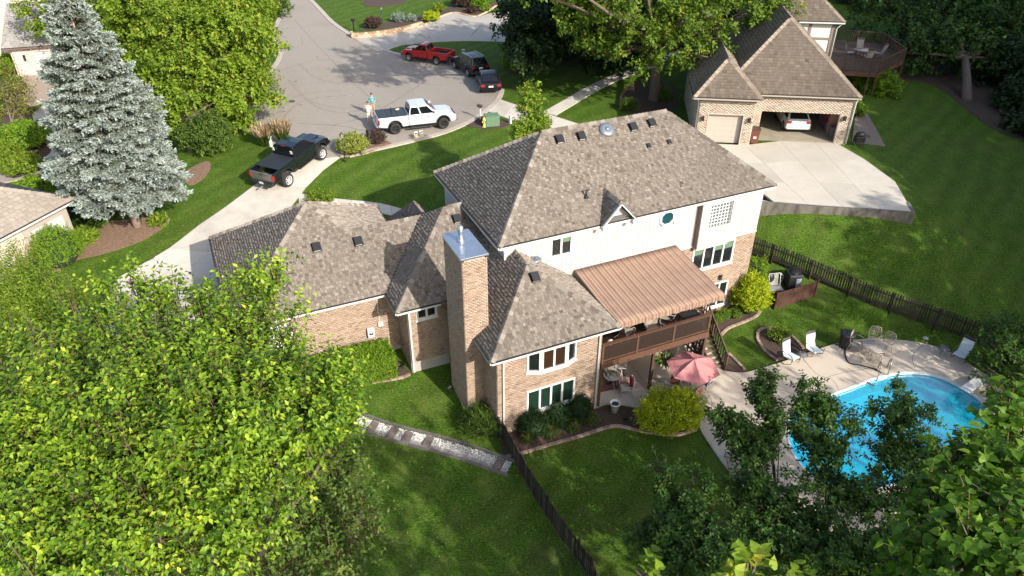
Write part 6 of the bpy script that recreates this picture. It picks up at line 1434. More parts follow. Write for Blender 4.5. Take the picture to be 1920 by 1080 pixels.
tree('shade_tree', 'dark green tree in shade beneath and behind the bright foreground tree', (g.x, g.y, TZ(g.x, g.y)), D3((420,960,22.5,2.0),(560,940,23,1.6),(620,900,24,1.1),(560,1040,22,1.9),(330,1060,21,2.0),(660,870,24.5,.6),(660,1000,23,.9)), .22, LF_MID, 2900, 12, .8, .15, .08, 12, clump=(1., -.3), tw=True, barkm=BARK_D)
g = dist(60, 600, 29)
tree('small_leaf_tree', 'fine leaved lime green tree at the left edge beyond the foreground tree', (g.x, g.y, TZ(g.x, g.y)), D3((60,570,29,1.6),(10,540,30,1.6),(110,620,28,1.2),(30,640,28,1.8),(120,560,29.5,.8)), .15, LF_LIME, 3600, 12, .5, .1, .055, 13, up=.6)
b = site(362, 282)
tree('maple_tree', 'large rounded yellow green maple overhanging the street behind the spruce', (*b, TZ(*b)), D3((370,110,58,5.0),(300,50,60,4.5),(440,80,57.5,3.4),(385,195,56,3.4),(270,0,62,4),(455,165,56,2.2),(488,182,56,1.2),(330,225,55.5,2.4),(240,130,60,3),(425,20,60,3.6),(195,40,62,3.2),(100,20,64,2.4),(340,-40,62,5),(300,170,57,3),(415,215,55.5,1.8),(440,200,55.5,1.6)), .32, LF_LIME, 1500, 9, .8, .32, .2, 14, surf=.7, bough=(6, .32))
b = site(400, 285)
tree('round_evergreen', 'dark green bush tree under the right side of the yellow green maple', (*b, TZ(*b)), [(Vector((b[0], b[1], TZ(*b)+1.4)), 1.4, .9), (Vector((b[0]-1.3, b[1]+.4, TZ(*b)+1.2)), .8, .9)], .12, LF_MID, 1500, 10, .4, .17, .1, 15)
# blue spruce
def spruce(label, base, H_, R0, seed):
    rng = np.random.default_rng(seed); t = thing('blue_spruce', label, 'tree'); bx, by_, bz_ = base
    MB().tube([(bx, by_, bz_-.2), (bx, by_, bz_+1.5), (bx, by_, bz_+H_*.6), (bx, by_, bz_+H_*.97)], [.3, .24, .12, .02], 9).build('trunk', mat('pale_bark', (.3, .22, .19), .9, var=.3, scale=6, bump=.5), t)
    Ps, As, Ns, Vs = [], [], [], []; br = MB(); z = 2.7
    while z < H_*.985:
        f = (z-1.2)/(H_-1.2); rad = R0*(1-f)**.85*(1 if z > 3.6 else .8) + .12; nb = max(5, int(9*(1-f)+5))
        for k in range(nb):
            a_ = 2*math.pi*(k+rng.random()*.9)/nb + z*1.7; Lb = rad*rng.uniform(.7, 1.1); d = np.array([math.cos(a_), math.sin(a_), 0]); sl = .12 + .4*f - rng.uniform(.05, .2)
            st_ = np.array([bx, by_, bz_+z+rng.uniform(-.15, .15)]); side = np.array([-d[1], d[0], 0]); droop = Lb*(.3-.2*f)
            sp = lambda s: st_ + d*(Lb*s) + np.array([0, 0, Lb*sl*s - droop*s*s + .12*Lb*s**4])
            br.tube([tuple(sp(0)), tuple(sp(.5)), tuple(sp(1))], [.045*(1-f)+.01, .025, .006], 4, cap=False)
            nl_ = int(5 + Lb*2.6)
            for q in range(nl_):
                s0 = .2 + .8*(q+rng.random()*.6)/nl_; wl_ = Lb*.36*math.sin(min(1, (1.12-s0)*1.6)*1.35)*rng.uniform(.7, 1.1) + .12; sg = 1 if q % 2 else -1
                for sgn in (sg, -sg) if Lb > .8 else (sg,):
                    n = int(4 + wl_*11); u_ = (np.arange(n)+rng.random(n))/n; dir_ = d*.75 + side*sgn*.8; p = sp(s0)[None] + dir_[None]*(u_*wl_)[:, None]; p[:, 2] -= .16*u_**2*wl_ - .02; p += rng.normal(size=(n, 3))*.035
                    for w in range(4):
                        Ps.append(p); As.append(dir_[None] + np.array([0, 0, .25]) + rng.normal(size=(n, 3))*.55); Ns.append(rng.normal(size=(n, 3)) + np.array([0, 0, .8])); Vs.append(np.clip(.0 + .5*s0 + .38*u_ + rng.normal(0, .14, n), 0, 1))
        z += (.42 - .12*f)
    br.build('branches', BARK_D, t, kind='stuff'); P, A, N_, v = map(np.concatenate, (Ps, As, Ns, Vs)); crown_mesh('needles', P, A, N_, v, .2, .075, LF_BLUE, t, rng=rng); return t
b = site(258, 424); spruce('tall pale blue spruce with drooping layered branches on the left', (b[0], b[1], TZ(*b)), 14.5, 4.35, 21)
b = at(988, 352, -1.4)
tree('young_tree', 'slender young bright green tree behind the main roof near the transformer', (b[0], b[1], TZ(*b)), D3((995,182,44,.62),(990,205,44,.66),(1006,215,44,.6),(985,240,43.5,.7),(1000,245,44,.7),(1018,236,44,.5),(972,258,43,.55),(998,162,44,.35),(990,285,43,.5)), .07, LF_LIME, 420, 10, .4, .19, .12, 22, surf=.4)
b = site(1225, 188)
tree('maple_tree', 'tall maple with thick bare trunk and yellow green leaves beside the cream brick house', (*b, TZ(*b)), D3((1200,60,54,1.4),(1280,40,53,1.6),(1170,25,53,1.6),(1330,15,54,1.6),(1240,75,53,1.0),(1230,20,57,3.6),(1130,45,56,2.6),(1310,55,56,2.7),(1145,105,56,1.3),(1255,85,55,1.6),(1335,110,55,.9),(1400,25,57,1.7),(1468,30,58,.9),(1090,5,58,2.6),(1420,-5,58,1.6),(1230,-90,58,5),(1330,-60,58,4),(1100,-70,58,4),(1215,120,55.5,.8),(1350,70,55.5,1.2),(1105,90,56,1.0)) + [(Vector((23.6, 46.6, 11.6)), 2.6), (Vector((20.4, 48, 11.2)), 1.7), (Vector((27, 44, 14)), 3.0), (Vector((28, 48, 13.5)), 3.2), (Vector((24, 50, 13)), 2.4), (Vector((31, 47, 16)), 3.5)], .42, LF_MAPLE, 760, 10, .8, .31, .2, 23, fork=.55, surf=.55, bough=(6, .3))
# dark evergreens and trees at the top
for (uv, lob, lab, sd) in (((1010,135), ((1010,70,64,2.6),(985,40,66,2.8),(1040,50,65,2.6),(1000,110,62,1.6),(1015,0,68,3.4),(1060,20,67,3)), 'dark dense evergreen left of the tall maple at the far drive', 31),
    ((1120,120), ((1110,60,66,3),(1160,80,66,3),(1140,10,70,4),(1200,60,66,3)), 'dark tree in shade behind the tall maple crown', 32), ((1290,70), ((1290,30,75,4),(1350,10,75,4),(1230,0,78,5)), 'dark tree behind the cream brick house roof', 33)):
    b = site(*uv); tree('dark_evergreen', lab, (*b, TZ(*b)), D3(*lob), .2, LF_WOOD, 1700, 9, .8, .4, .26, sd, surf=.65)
WD = [((1812,188), ((1700,70,74,2.6),(1760,50,75,3.2),(1850,50,75,3.4),(1815,90,73,2.2),(1900,90,74,3.2),(1715,120,72,1.6),(1650,20,78,3),(1780,0,77,4),(1880,10,77,4),(1790,85,71,2.2),(1835,100,71,1.8),(1750,95,71,2.2),(1870,110,71,2.0),(1700,100,70,1.6)), 'big broadleaf tree with pale leaning trunk at the wood edge', 41, .42),
 ((1700,110), ((1690,20,92,5),(1620,10,92,4.5),(1740,60,88,3)), 'dark wood tree behind the neighbour\'s deck', 42, .3),
 ((1600,60), ((1590,10,96,4),(1540,0,100,5),(1640,30,92,3)), 'dark wood tree beside the half timbered wall', 43, .3),
 ((1890,170), ((1900,130,82,4),(1940,60,84,5),(1860,140,80,2.6)), 'dark wood tree at the upper right edge', 44, .3),
 ((1925,270), ((1915,215,66,2.6),(1940,150,70,4),(1895,255,62,1.4)), 'low dark tree at the right edge above the shaded lawn', 45, .2),
 ((1760,90), ((1750,20,100,6),(1830,30,98,6)), 'dark wood tree far behind the leaning trunk', 46, .3)]
for uv, lob, lab, sd, r0 in WD:
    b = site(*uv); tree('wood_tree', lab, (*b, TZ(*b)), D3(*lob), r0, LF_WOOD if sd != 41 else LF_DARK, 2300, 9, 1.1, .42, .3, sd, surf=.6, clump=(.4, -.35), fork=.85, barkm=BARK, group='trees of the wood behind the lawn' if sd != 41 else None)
for (u, v, r_, lab) in ((1060,95,1.3,'blue grey juniper in the shade left of the walk'), (1035,105,1.0,'small blue grey juniper beside the dark evergreen'), (965,125,1.3,'loose green shrub behind the black SUV'), (1000,125,1.2,'arching green shrub between the evergreen and the lawn'), (1650,175,1.5,'pale green shrub at the corner of the cream brick house'), (1625,165,1.2,'dark shrub behind the pale green shrub'), (1600,215,.6,'green plant beside the covered barbecue')):
    p = site(u, v); t = thing('shrub', lab, 'shrub'); P, A, N_, vv = shoots([(Vector((*p, TZ(*p)+r_*.5)), r_, .7)], int(130*r_*r_)+60, np.random.default_rng(u), .5, 9, up=.7)
    crown_mesh('leaves', P, A, N_, vv, .28, .12, leafmat('juniper', ((.03, .05, .04), (.06, .09, .075), (.1, .14, .12)), .1) if 'juniper' in lab else LF_HEDGE, t); MB().tube([(*p, TZ(*p)-.1), (*p, TZ(*p)+r_*.5)], .05, 5).build('stem', BARK_D, t)
# ornamental trees between us and the pool
OT = [((1455,985), ((1428,742,28.5,.55),(1352,783,28,.45),(1383,811,28,.8),(1452,778,28.5,.6),(1412,852,28,.95),(1430,715,28.5,.3),(1340,790,28,.35),(1440,820,28.5,.6)), 'leftmost dark small tree in front of the pool, its top over the terrace', 51),
 ((1545,1000), ((1518,725,29,.4),(1526,760,28.5,.75),(1548,785,28.5,.9),(1510,815,28,.75),(1548,850,28,1.0),(1590,806,28.5,.6),(1546,895,28,.8),(1500,770,28.5,.5)), 'middle dark small tree standing against the pool', 52),
 ((1695,1000), ((1677,735,29,.35),(1689,776,28.5,.8),(1640,764,28.5,.35),(1730,778,28.5,.45),(1689,820,28.5,1.05),(1712,860,28.5,1.15),(1662,872,28,.95),(1750,870,28,.8)), 'right dark small tree in front of the deep end of the pool', 53)]
for uv, lob, lab, sd in OT:
    b = at(*uv, -4.4); tree('ornamental_tree', lab, (*b, TZ(*b)), [(c, r*.78) for c, r in D3(*lob)], .07, LF_DARK, 120, 11, .42, .17, .095, sd, barkm=BARK_D, surf=.35, fork=.3, up=.9, bough=(5, .16), tw=True)
OT2 = [((1300,1080), ((1280,960,26,.95),(1230,1010,25.5,.9),(1330,1000,25.5,1.1),(1280,1050,25,1.2),(1250,900,26.5,.5),(1310,905,26.5,.45)), 'dark shrubby tree over the lawn at the bottom centre', 54),
 ((1420,1100), ((1400,940,26.5,1.1),(1450,920,27,1.0),(1430,1010,26,1.3),(1370,1050,25,1.2)), 'dark shrubby tree below the leftmost ornamental tree', 55),
 ((1560,1110), ((1540,960,26.5,1.2),(1600,940,27,1.0),(1560,1030,25.5,1.4),(1500,1010,26,1.2)), 'dark shrubby tree below the middle ornamental tree', 56),
 ((1690,1100), ((1660,950,26.5,1.2),(1720,930,27,1.1),(1680,1030,25.5,1.4),(1750,1000,26,1.3),(1640,1060,25,1.2)), 'dark shrubby tree below the right ornamental tree', 57)]
for uv, lob, lab, sd in OT2:
    b = at(*uv, -4.5); tree('ornamental_tree', lab, (*b, TZ(*b)), [(c, r*.9) for c, r in D3(*lob)], .08, LF_DARK, 135, 12, .45, .17, .095, sd, barkm=BARK_D, surf=.35, fork=.3, up=.9, bough=(5, .16), tw=True)
b = at(1930, 760, -4.3)
tree('ornamental_tree', 'dark drooping tree at the right edge by the corner of the terrace', (*b, TZ(*b)), D3((1880,640,38,1.2),(1905,690,38,1.2),(1850,690,37.5,.6),(1925,620,39,1.2),(1845,635,38,.6),(1875,745,36,.7),(1900,780,36,.8)), .12, LF_DARK, 1000, 10, .6, .2, .11, 58, barkm=BARK_D, clump=(1.2, -.15))
# big leaved tree close by
g = dist(1900, 1150, 10)
tree('catalpa_tree', 'big heart leaved bright green tree at the lower right corner close by', (g.x, g.y, TZ(g.x, g.y)), D3((1880,900,10,.62),(1800,880,10,.36),(1820,990,9.6,.7),(1900,810,10.4,.38),(1765,945,10,.24),(1700,1075,9.5,.3),(1770,1060,9,.45),(1910,1040,9,.8),(1905,755,10.8,.2),(1740,1010,9.6,.28),(1850,1100,8.5,.75)), .3, LF_BIG, 900, 6, .36, .125, .11, 61, heart=True, bits=280, up=.5, surf=.5, fork=.8, tw=True)
g = dist(1430, 1400, 10)
tree('catalpa_tree', 'bright green leafy shoot tips poking up at the bottom edge', (g.x, g.y, TZ(g.x, g.y)), D3((1395,1065,8.6,.16),(1430,1085,8.5,.2),(1375,1080,8.6,.12),(1210,1075,9.5,.14),(1235,1085,9.5,.14),(1480,1095,8.5,.14),(1430,1180,9,.7)), .2, LF_LIME, 75, 6, .25, .15, .13, 62, heart=True, up=.9, surf=.3, fork=.9)
# leaves overhanging at the top edge, tree with bare twigs at the left
b = at(470, -25, 0)
tree('dark_evergreen', 'dark leafy branch end at the top edge over the street', (*b, TZ(*b)), D3((505,5,85,1.6),(480,-15,86,2.5),(440,-40,88,4),(530,15,84,.6)), .3, LF_MID, 700, 9, .8, .36, .24, 63)
b = site(22, 245)
tree('thin_tree', 'thin yellowing tree with bare twigs at the left edge', (*b, TZ(*b)), D3((35,180,60,1.5),(10,150,61,1.5),(50,215,59,1.0),(15,220,59,1.3)), .14, leafmat('yellowing_leaf', ((.1, .1, .03), (.2, .2, .05), (.32, .3, .08)), .35), 420, 8, .8, .22, .1, 64, barkm=BARK, surf=.2)
b = site(55, 500)
tree('thin_tree', 'sparse orange and yellow shrub tree by the cream house corner', (*b, TZ(*b)), D3((40,440,42,.8),(80,470,42,.8),(20,480,41,1.0),(100,470,42,.5),(30,410,43,.6)), .08, leafmat('autumn_leaf', ((.12, .09, .03), (.28, .2, .05), (.4, .28, .06)), .35), 300, 8, .6, .15, .07, 65, surf=.3)
# shade trees below the picture: they stand behind the camera side of the garden
SHD = [(3, -4, 11.5, 4, 71, 1), (9, -3, 12.4, 4, 72, 1), (15, -2.5, 13.3, 4, 73, 1.2), (20.5, -2, 13.5, 4, 74, 1.2), (26, -2.2, 12.2, 4, 75, .6), (32, -2, 11.5, 4.2, 76, .4), (38, -1, 14.8, 4.2, 77, .4), (45, 0, 14.8, 5, 78, 1), (52, 4, 16, 5, 79, 1.5), (54.5, -2, 20, 5, 90, 1), (48.5, -4, 17.2, 5, 91, .8), (60, 3, 19, 5, 92, 1), (57, 8, 20, 5.5, 80, 1), (66, 14, 23, 6, 81, 1), (74, 20, 24, 6.5, 82, 1.1), (82, 29, 25, 6.5, 83, 1.1), (91, 40, 27, 7, 84, 1.2), (64, 0, 25, 7, 86, 1.2), (77, 9, 27, 7, 87, 1.2), (97, 52, 28, 7, 88, 1.2), (88, 22, 29, 7, 89, 1.2)]
for x, y, zt, r_, sd, dn in SHD:
    z = TZ(x, y); rg = random.Random(sd); lob = [(Vector((x+rg.uniform(-1, 1)*r_*.7, y+rg.uniform(-1, 1)*r_*.7, zt-r_*.55-k*(1.15 if zt < 16 else 1.7))), r_*rg.uniform(.45, .65)) for k in range(9) for _ in range(1 if zt < 17 else 2)]
    tree('shade_tree', 'broad leafy shade tree standing on the near side of the garden', (x, y, z), lob, .28, LF_MID, int((720 if zt < 17 else 1500)*dn), 9, .9, *((.36, .24) if zt < 17 else (.55, .4)), sd, group='shade trees on the near side of the garden', surf=.4, clump=(.5, -.12) if zt < 17 else None)
# ------------------------------------------------------------------ shrubs
def shrub(name, label, uv, rx, rz, m, dens=1., L=.1, W_=.05, ry=None, z=None, core=(.015, .03, .01), up=.5, length=.25, group=None, cat='shrub', per=7, xy=None, rot=0, irr=1.):
    p = xy or (site(*uv) if z is None else at(*uv, z)); zz = TZ(*p) if z is None else z; ry = ry or rx
    t = thing(name, label, cat, (*p, zz), rot, group); rng = np.random.default_rng(int(abs(p[0]*97+p[1]*31)) + 5); n = int(dens*260*(rx*ry + rx*rz))
    d = _nrm(rng.normal(size=(n, 3))); d[:, 2] = np.abs(d[:, 2])*1.2 - .25; d = _nrm(d)
    q = d*np.array([rx, ry, rz*.62])*(rng.uniform(.84, 1.02, n)*(1+irr*.13*np.sin(d[:, 0]*6+rx*9)*np.sin(d[:, 1]*5+rz*7)+irr*.06*np.sin(d[:, 2]*11+d[:, 0]*9)))[:, None] + np.array([0, 0, rz*.42])
    q[:, 2] = np.maximum(q[:, 2], .03); s = _nrm(d*.8 + np.array([0, 0, up]) + rng.normal(size=(n, 3))*.3); q = q + s*(rng.random(n)**6*length*1.1*irr)[:, None]
    tt = (np.arange(per)+.5)/per; P = q[:, None] + s[:, None]*(tt*length)[None, :, None] - s[:, None]*length*.4 + rng.normal(size=(n, per, 3))*length*.12
    A = s[:, None] + rng.normal(size=(n, per, 3))*.6; N_ = d[:, None] + rng.normal(size=(n, per, 3))*.5 + np.array([0, 0, .3]); v = np.clip(rng.normal(.5, .15, n)[:, None] + rng.normal(0, .15, (n, per)), 0, 1)
    crown_mesh('leaves', P.reshape(-1, 3), A.reshape(-1, 3), N_.reshape(-1, 3), v.ravel(), L, W_, m, t, rng=rng)
    MB().sphere((0, 0, rz*.4), (rx*.84, ry*.84, rz*.52), 14, 8).build('dark_core', mat('twig_'+name, core, .95), t); return t  # added solid dark core stands for the shade inside the leaves
shrub('golden_shrub', 'wide golden green feathery shrub between the patio and the lawn edging', (1252, 795), 1.65, 1.45, LF_YEL, 1.0, .16, .05, ry=1.15, up=1.3, length=.4, core=(.04, .06, .01))
shrub('golden_shrub', 'bright golden shrub against the right end of the brick wall', (1402, 580), 1.0, 2.0, LF_YEL, 1.2, .15, .05, up=1.2, length=.35, core=(.04, .06, .01))
shrub('round_shrub', 'clipped mid green shrub behind the golden shrub at the wall end', (1408, 535), .8, 1.7, LF_HEDGE, 1.2, .09, .05, up=.5)
for uv, r_, h_, lab in (((999,812), .66, 1.15, 'leftmost dark round shrub under the bay window'), ((1044,796), .6, 1.15, 'middle dark round shrub under the bay window'), ((1083,783), .62, 1.25, 'right dark round shrub under the bay window')): shrub('round_shrub', lab, uv, r_, h_, LF_BOX, 1.5, .085, .05, group='dark shrubs under the bay window', irr=.2)
for uv, r_, lab in (((990,829), .32, 'small golden ball shrub nearest the fence'), ((1032,819), .34, 'small golden ball shrub in front of the middle dark shrub'), ((1073,807), .34, 'small golden ball shrub before the right dark shrub'), ((1109,795), .34, 'small golden ball shrub nearest the white pot')): shrub('ball_shrub', lab, uv, r_, .55, leafmat('gold_green', ((.05, .07, .012), (.1, .13, .02), (.17, .19, .03)), .2), 2.2, .06, .03, length=.12, group='golden ball shrubs below the bay')
for uv, r_, lab in (((1355,598), .34, 'small yellow green ball shrub beside the deck stairs'), ((1377,595), .34, 'small green ball shrub left of the golden wall shrub'), ((1341,606), .3, 'smallest ball shrub at the foot of the wall by the stairs')): shrub('ball_shrub', lab, uv, r_, .55, LF_HEDGE, 2.2, .06, .03, length=.12)
shrub('rose_bush', 'pink flowering bush in the island bed', (1461, 637), .5, .65, LF_HEDGE, 1.6, .09, .05); p = site(1461, 637)
t = thing('flowers', 'pink blooms around the bush in the island bed', 'flowers', (*p, TZ(*p))); q = MB()
for _ in range(60): a_ = random.uniform(0, 6.28); rr = random.uniform(.3, .62); q.sphere((rr*math.cos(a_), rr*math.sin(a_), random.uniform(.1, .5)), .04, 5, 3)
q.build('blooms', mat('pink_bloom', (.6, .3, .28), .8), t, kind='stuff')
shrub('lime_shrub', 'yellow green variegated shrub beside the tall lamp post at the kerb', (662, 284), .95, 1.05, leafmat('variegated', ((.12, .16, .03), (.27, .32, .06), (.45, .47, .12)), .3), 1.2, .14, .07)
shrub('red_shrub', 'brownish round shrub beside the kerb mailbox', (706, 268), .62, .85, LF_RED, 1.8, .08, .05, core=(.03, .02, .015), group=None)
shrub('round_shrub', 'large rounded green shrub by the cream house corner', (118, 492), 1.25, 2.0, LF_HEDGE, 1.3, .08, .05); shrub('round_shrub', 'small dark green shrub left of the large rounded shrub', (76, 506), .6, .9, LF_BOX, 1.4, .08, .05)
shrub('green_shrub', 'green shrub between the cream house and the spruce', (70, 372), 1.3, 1.2, LF_HEDGE, .9, .14, .08); shrub('green_shrub', 'dark shrub under the left side of the spruce', (165, 408), 1.6, .9, LF_BOX, .8, .12, .07); shrub('green_shrub', 'white flowering lime shrub above the cream house roof', (15, 305), 1.1, 1.2, LF_LIME, .9, .14, .08)
shrub('green_shrub', 'rounded green shrub on the left garden bed beside the path', (55, 275), 1.6, 1.6, LF_HEDGE, .9, .14, .08); shrub('green_shrub', 'green shrub in front of the pinkish house', (25, 135), 1.4, 1.3, LF_HEDGE, .8, .16, .09); shrub('green_shrub', 'low yellowish shrub below the thin tree', (45, 320), 1.2, .9, LF_LIME, .9, .14, .08); shrub('green_shrub', 'dark reddish shrub at the corner of the pinkish house', (6, 100), 1.2, 1.6, LF_RED, .8, .16, .09)
shrub('hosta_plant', 'lime green leafy plant in the bark bed nearest the rounded shrub', (162, 453), .55, .5, LF_LIME, 1.2, .22, .1, cat='plant'); shrub('hosta_plant', 'pale leafy plant in the bark bed under the spruce', (172, 428), .7, .5, LF_MID, 1.1, .22, .1, cat='plant'); shrub('hosta_plant', 'small bright plant right of the spruce trunk', (298, 420), .45, .3, LF_LIME, 1.1, .18, .08, cat='plant')
shrub('green_plant', 'grassy plant at the left side of the bay wall', (905, 805), .75, .7, LF_MID, 1.2, .4, .03, cat='plant', up=1.2, length=.4, z=None); shrub('green_plant', 'low green plant at the garage roof edge by the driveway', (602, 378), .8, .5, LF_LIME, .9, .12, .07, cat='plant')
shrub('green_plant', 'leafy seedling behind the roof ridge by the neighbour', (1243, 205), .5, 1.6, LF_LIME, .7, .2, .12, cat='plant', z=-1.0); shrub('green_plant', 'spiky plant in the curved bed by the maple', (1178, 207), .5, .6, LF_MID, 1.0, .4, .04, cat='plant', up=1.2)
for (u, v), lab, m_, r_ in (((810,40),'yellow flowering shrub in the far garden',LF_YEL,.75), ((748,40),'blue green spiky plant in the far garden',leafmat('yucca',((.1,.14,.1),(.2,.26,.2),(.3,.36,.3)),.1),.6), ((772,40),'small blue green plant in the far garden',leafmat('yucca',((.1,.14,.1),(.2,.26,.2),(.3,.36,.3)),.1),.45), ((700,52),'dark red shrub by the far mailbox',LF_RED,.8), ((823,22),'lime mound in the far garden',LF_LIME,.6), ((870,12),'upright bare brown shrub in the far garden',LF_RED,1.2), ((897,14),'large green plant in the far garden',LF_HEDGE,1.1), ((910,22),'small green mound near the far walk',LF_LIME,.4), ((885,24),'small brown shrub in the far garden',LF_RED,.5)):
    shrub('garden_plant', lab, (u, v), r_, r_*1.1, m_, .8, .22, .08, cat='plant', up=1.0)
# long clipped hedge
hd = thing('clipped_hedge', 'long clipped green hedge along the garage wall', 'hedge'); rng = np.random.default_rng(90); hx0, hx1, hy0, hy1 = 1.7, 6.35, 28.35, 29.9; n = 5600
def hedge_pts(n):
    f = rng.choice(4, n, p=(.5, .34, .1, .06)); X = rng.uniform(hx0, hx1, n); Y = rng.uniform(hy0, hy1, n); Zf = rng.random(n)
    zt = -1.72 - .06*(X-4)**2*.3; zt = zt - .25*np.clip((np.abs(Y-(hy0+hy1)/2)-.5)/.35, 0, 1)**2 - .35*np.clip((X-5.9)/.5, 0, 1)**2; gz = TZN(X, Y); P = np.stack([X, Y, zt], 1); D_ = np.tile([0, 0, 1.], (n, 1))
    m = f == 1; P[m, 1] = hy0; P[m, 2] = gz[m] + (zt[m]-gz[m])*Zf[m]; D_[m] = (0, -1, .2)
    m = f == 2; P[m, 0] = hx1 - .15*(Y[m]-hy0)*0; P[m, 2] = gz[m] + (zt[m]-gz[m])*Zf[m]; D_[m] = (1, 0, .2)
    m = f == 3; P[m, 0] = hx0; P[m, 2] = gz[m] + (zt[m]-gz[m])*Zf[m]; D_[m] = (-1, 0, .2); return P, D_
P, D_ = hedge_pts(n); per = 5; Pq = (P[:, None] + D_[:, None]*rng.uniform(-.12, .05, (n, per, 1)) + rng.normal(size=(n, per, 3))*.05).reshape(-1, 3); Aq = (D_[:, None]*.7 + rng.normal(size=(n, per, 3))*.7).reshape(-1, 3); Nq = (D_[:, None] + rng.normal(size=(n, per, 3))*.5).reshape(-1, 3)
crown_mesh('leaves', Pq, Aq, Nq, np.clip(rng.normal(.5, .22, n*per), 0, 1), .09, .05, LF_HEDGE, hd, rng=rng); MB().box(hx0+.1, hx1-.12, hy0+.1, hy1-.1, -3.4, -1.95).build('dark_core', mat('hedge_core', (.015, .03, .008), .95), hd, bevel=.1)  # added dark box stands for the shade inside the hedge
# ornamental grasses
def grass_clump(label, uv, n, h, m, cat='ornamental grass'):
    p = site(*uv); t = thing('ornamental_grass', label, cat, (*p, TZ(*p))); rng = np.random.default_rng(int(uv[0])); a_ = rng.uniform(0, 6.28, n); l_ = rng.uniform(.1, .55, n); base = np.stack([np.cos(a_)*.15, np.sin(a_)*.15, np.zeros(n)], 1)*rng.random((n, 1))
    for k, (f0, mm) in enumerate(((0, LF_MID), (.6, m))):
        A = np.stack([np.cos(a_)*l_, np.sin(a_)*l_, np.ones(n)], 1); P = base + A*h*f0; crown_mesh('blades' if k == 0 else 'plumes', P, A, rng.normal(size=(n, 3)), rng.random(n), h*(.75 if k == 0 else .5), .05 if k == 0 else .09, mm, t, rng=rng)
grass_clump('tan plumed grass clump left of the utility pedestal', (500, 275), 260, 1.5, LF_TAN); grass_clump('tan plumed grass clump behind the black truck', (530, 270), 260, 1.6, LF_TAN)

# fallen leaves and clippings on the lawns and drive
fl = MB(); k = 0
while k < 1500:
    u, v = random.choice(((random.uniform(250, 640), random.uniform(250, 470)), (random.uniform(600, 1400), random.uniform(700, 1075)), (random.uniform(450, 960), random.uniform(60, 400)), (random.uniform(1420, 1900), random.uniform(180, 640))))
    x, y = site(u, v); k += 1; r_ = random.uniform(.02, .05); z = TZ(x, y)+.055; a_ = random.uniform(0, 6.28); c_, s_ = math.cos(a_)*r_, math.sin(a_)*r_
    fl.add([(x-c_, y-s_, z), (x+s_*.6, y-c_*.6, z+.01), (x+c_, y+s_, z), (x-s_*.6, y+c_*.6, z+.012)], [(0, 1, 2, 3)])
fl.build('fallen_leaves', leafmat('fallen_leaf', ((.12, .08, .03), (.3, .25, .07), (.4, .38, .15)), .1), kind='stuff')
# ================================================================== TERRACE FURNITURE
TZP = PATZ
def pt(u, v, z=None): p = at(u, v, PATZ if z is None else z); return (p[0], p[1], PATZ if z is None else z)
SLING = mat('white_sling', (.62, .68, .7), .7); BRZ = mat('bronze_tube', (.13, .1, .08), .4, metal=.5); CAST = mat('cast_aluminium', (.42, .37, .31), .5, metal=.3); WIREW = mat('white_wire', (.6, .58, .55), .5)
def sling_chair(label, p, rot, group=None, m=SLING, fr=BRZ):
    t = thing('pool_chair', label, 'chair', p, rot, group); t.scale = (1.18, 1.18, 1.18)
    def panel_(name, pts, w, mm):
        q = MB(); n = len(pts)
        for k in range(n-1):
            a_, b_ = Vector(pts[k]), Vector(pts[k+1]); q.add([(a_.x, -w/2, a_.z), (a_.x, w/2, a_.z), (b_.x, w/2, b_.z), (b_.x, -w/2, b_.z)], [(0, 1, 2, 3)])
        o = q.build(name, mm, t, weld=True); s = o.modifiers.new('s', 'SOLIDIFY'); s.thickness = .015; return o
    panel_('seat', [(.3, 0, .42), (.22, 0, .42), (0, 0, .38), (-.22, 0, .36)], .5, m); panel_('backrest', [(-.22, 0, .36), (-.3, 0, .55), (-.42, 0, .98)], .5, m); panel_('headrest_mesh', [(-.42, 0, .98), (-.45, 0, 1.1)], .5, mat('dark_mesh', (.05, .05, .05), .7))
    for s in (-1, 1):
        y = s*.27; MB().tube([(-.46, y, 1.12), (-.3, y, .55), (-.22, y, .35), (.25, y, .42), (.32, y, .38)], .016, 6).build('side_frame', fr, t)
        MB().tube([(-.3, y, .6), (-.1, y*1.12, .64), (.2, y*1.12, .62), (.3, y*1.12, .5), (.25, y*1.12, .2), (-.05, y*1.1, .02), (-.4, y, .02)], .016, 6).build('arm_leg', fr, t)
    MB().tube([(-.46, -.27, 1.12), (-.46, .27, 1.12)], .016, 6).build('top_bar', fr, t); MB().tube([(-.4, -.27, .02), (-.4, .27, .02)], .016, 6).build('floor_bar', fr, t); return t
sling_chair('white sling pool chair left of the pair by the island bed', pt(1480, 680), R(-80)); sling_chair('white sling pool chair right of the pair by the island bed', pt(1523, 667), R(-92)); sling_chair('white sling pool chair alone at the right end by the fence', pt(1797, 676), R(-165))
def round_side_table(label, p, r_=.27, h=.45, m=None):
    t = thing('side_table', label, 'side table', p); MB().lathe([(r_, h-.02), (r_, h), (.01, h)], 18).build('table_top', m or mat('smoked_glass', (.15, .16, .17), .15), t); MB().tube([(r_*math.cos(a_), r_*math.sin(a_), h) for a_ in np.linspace(0, 6.283, 17)], .015, 5).build('rim', BRZ, t)
    for k in range(3):
        a_ = 2.09*k+.4; MB().tube([(r_*.7*math.cos(a_), r_*.7*math.sin(a_), h), (r_*.3*math.cos(a_+.5), r_*.3*math.sin(a_+.5), h*.5), (r_*.95*math.cos(a_+.9), r_*.95*math.sin(a_+.9), 0)], .012, 5).build('leg', BRZ, t)
    return t
round_side_table('small round glass side table between the pair of pool chairs', pt(1502, 677)); round_side_table('small round glass side table beside the lone pool chair', pt(1765, 667), .3, .5)
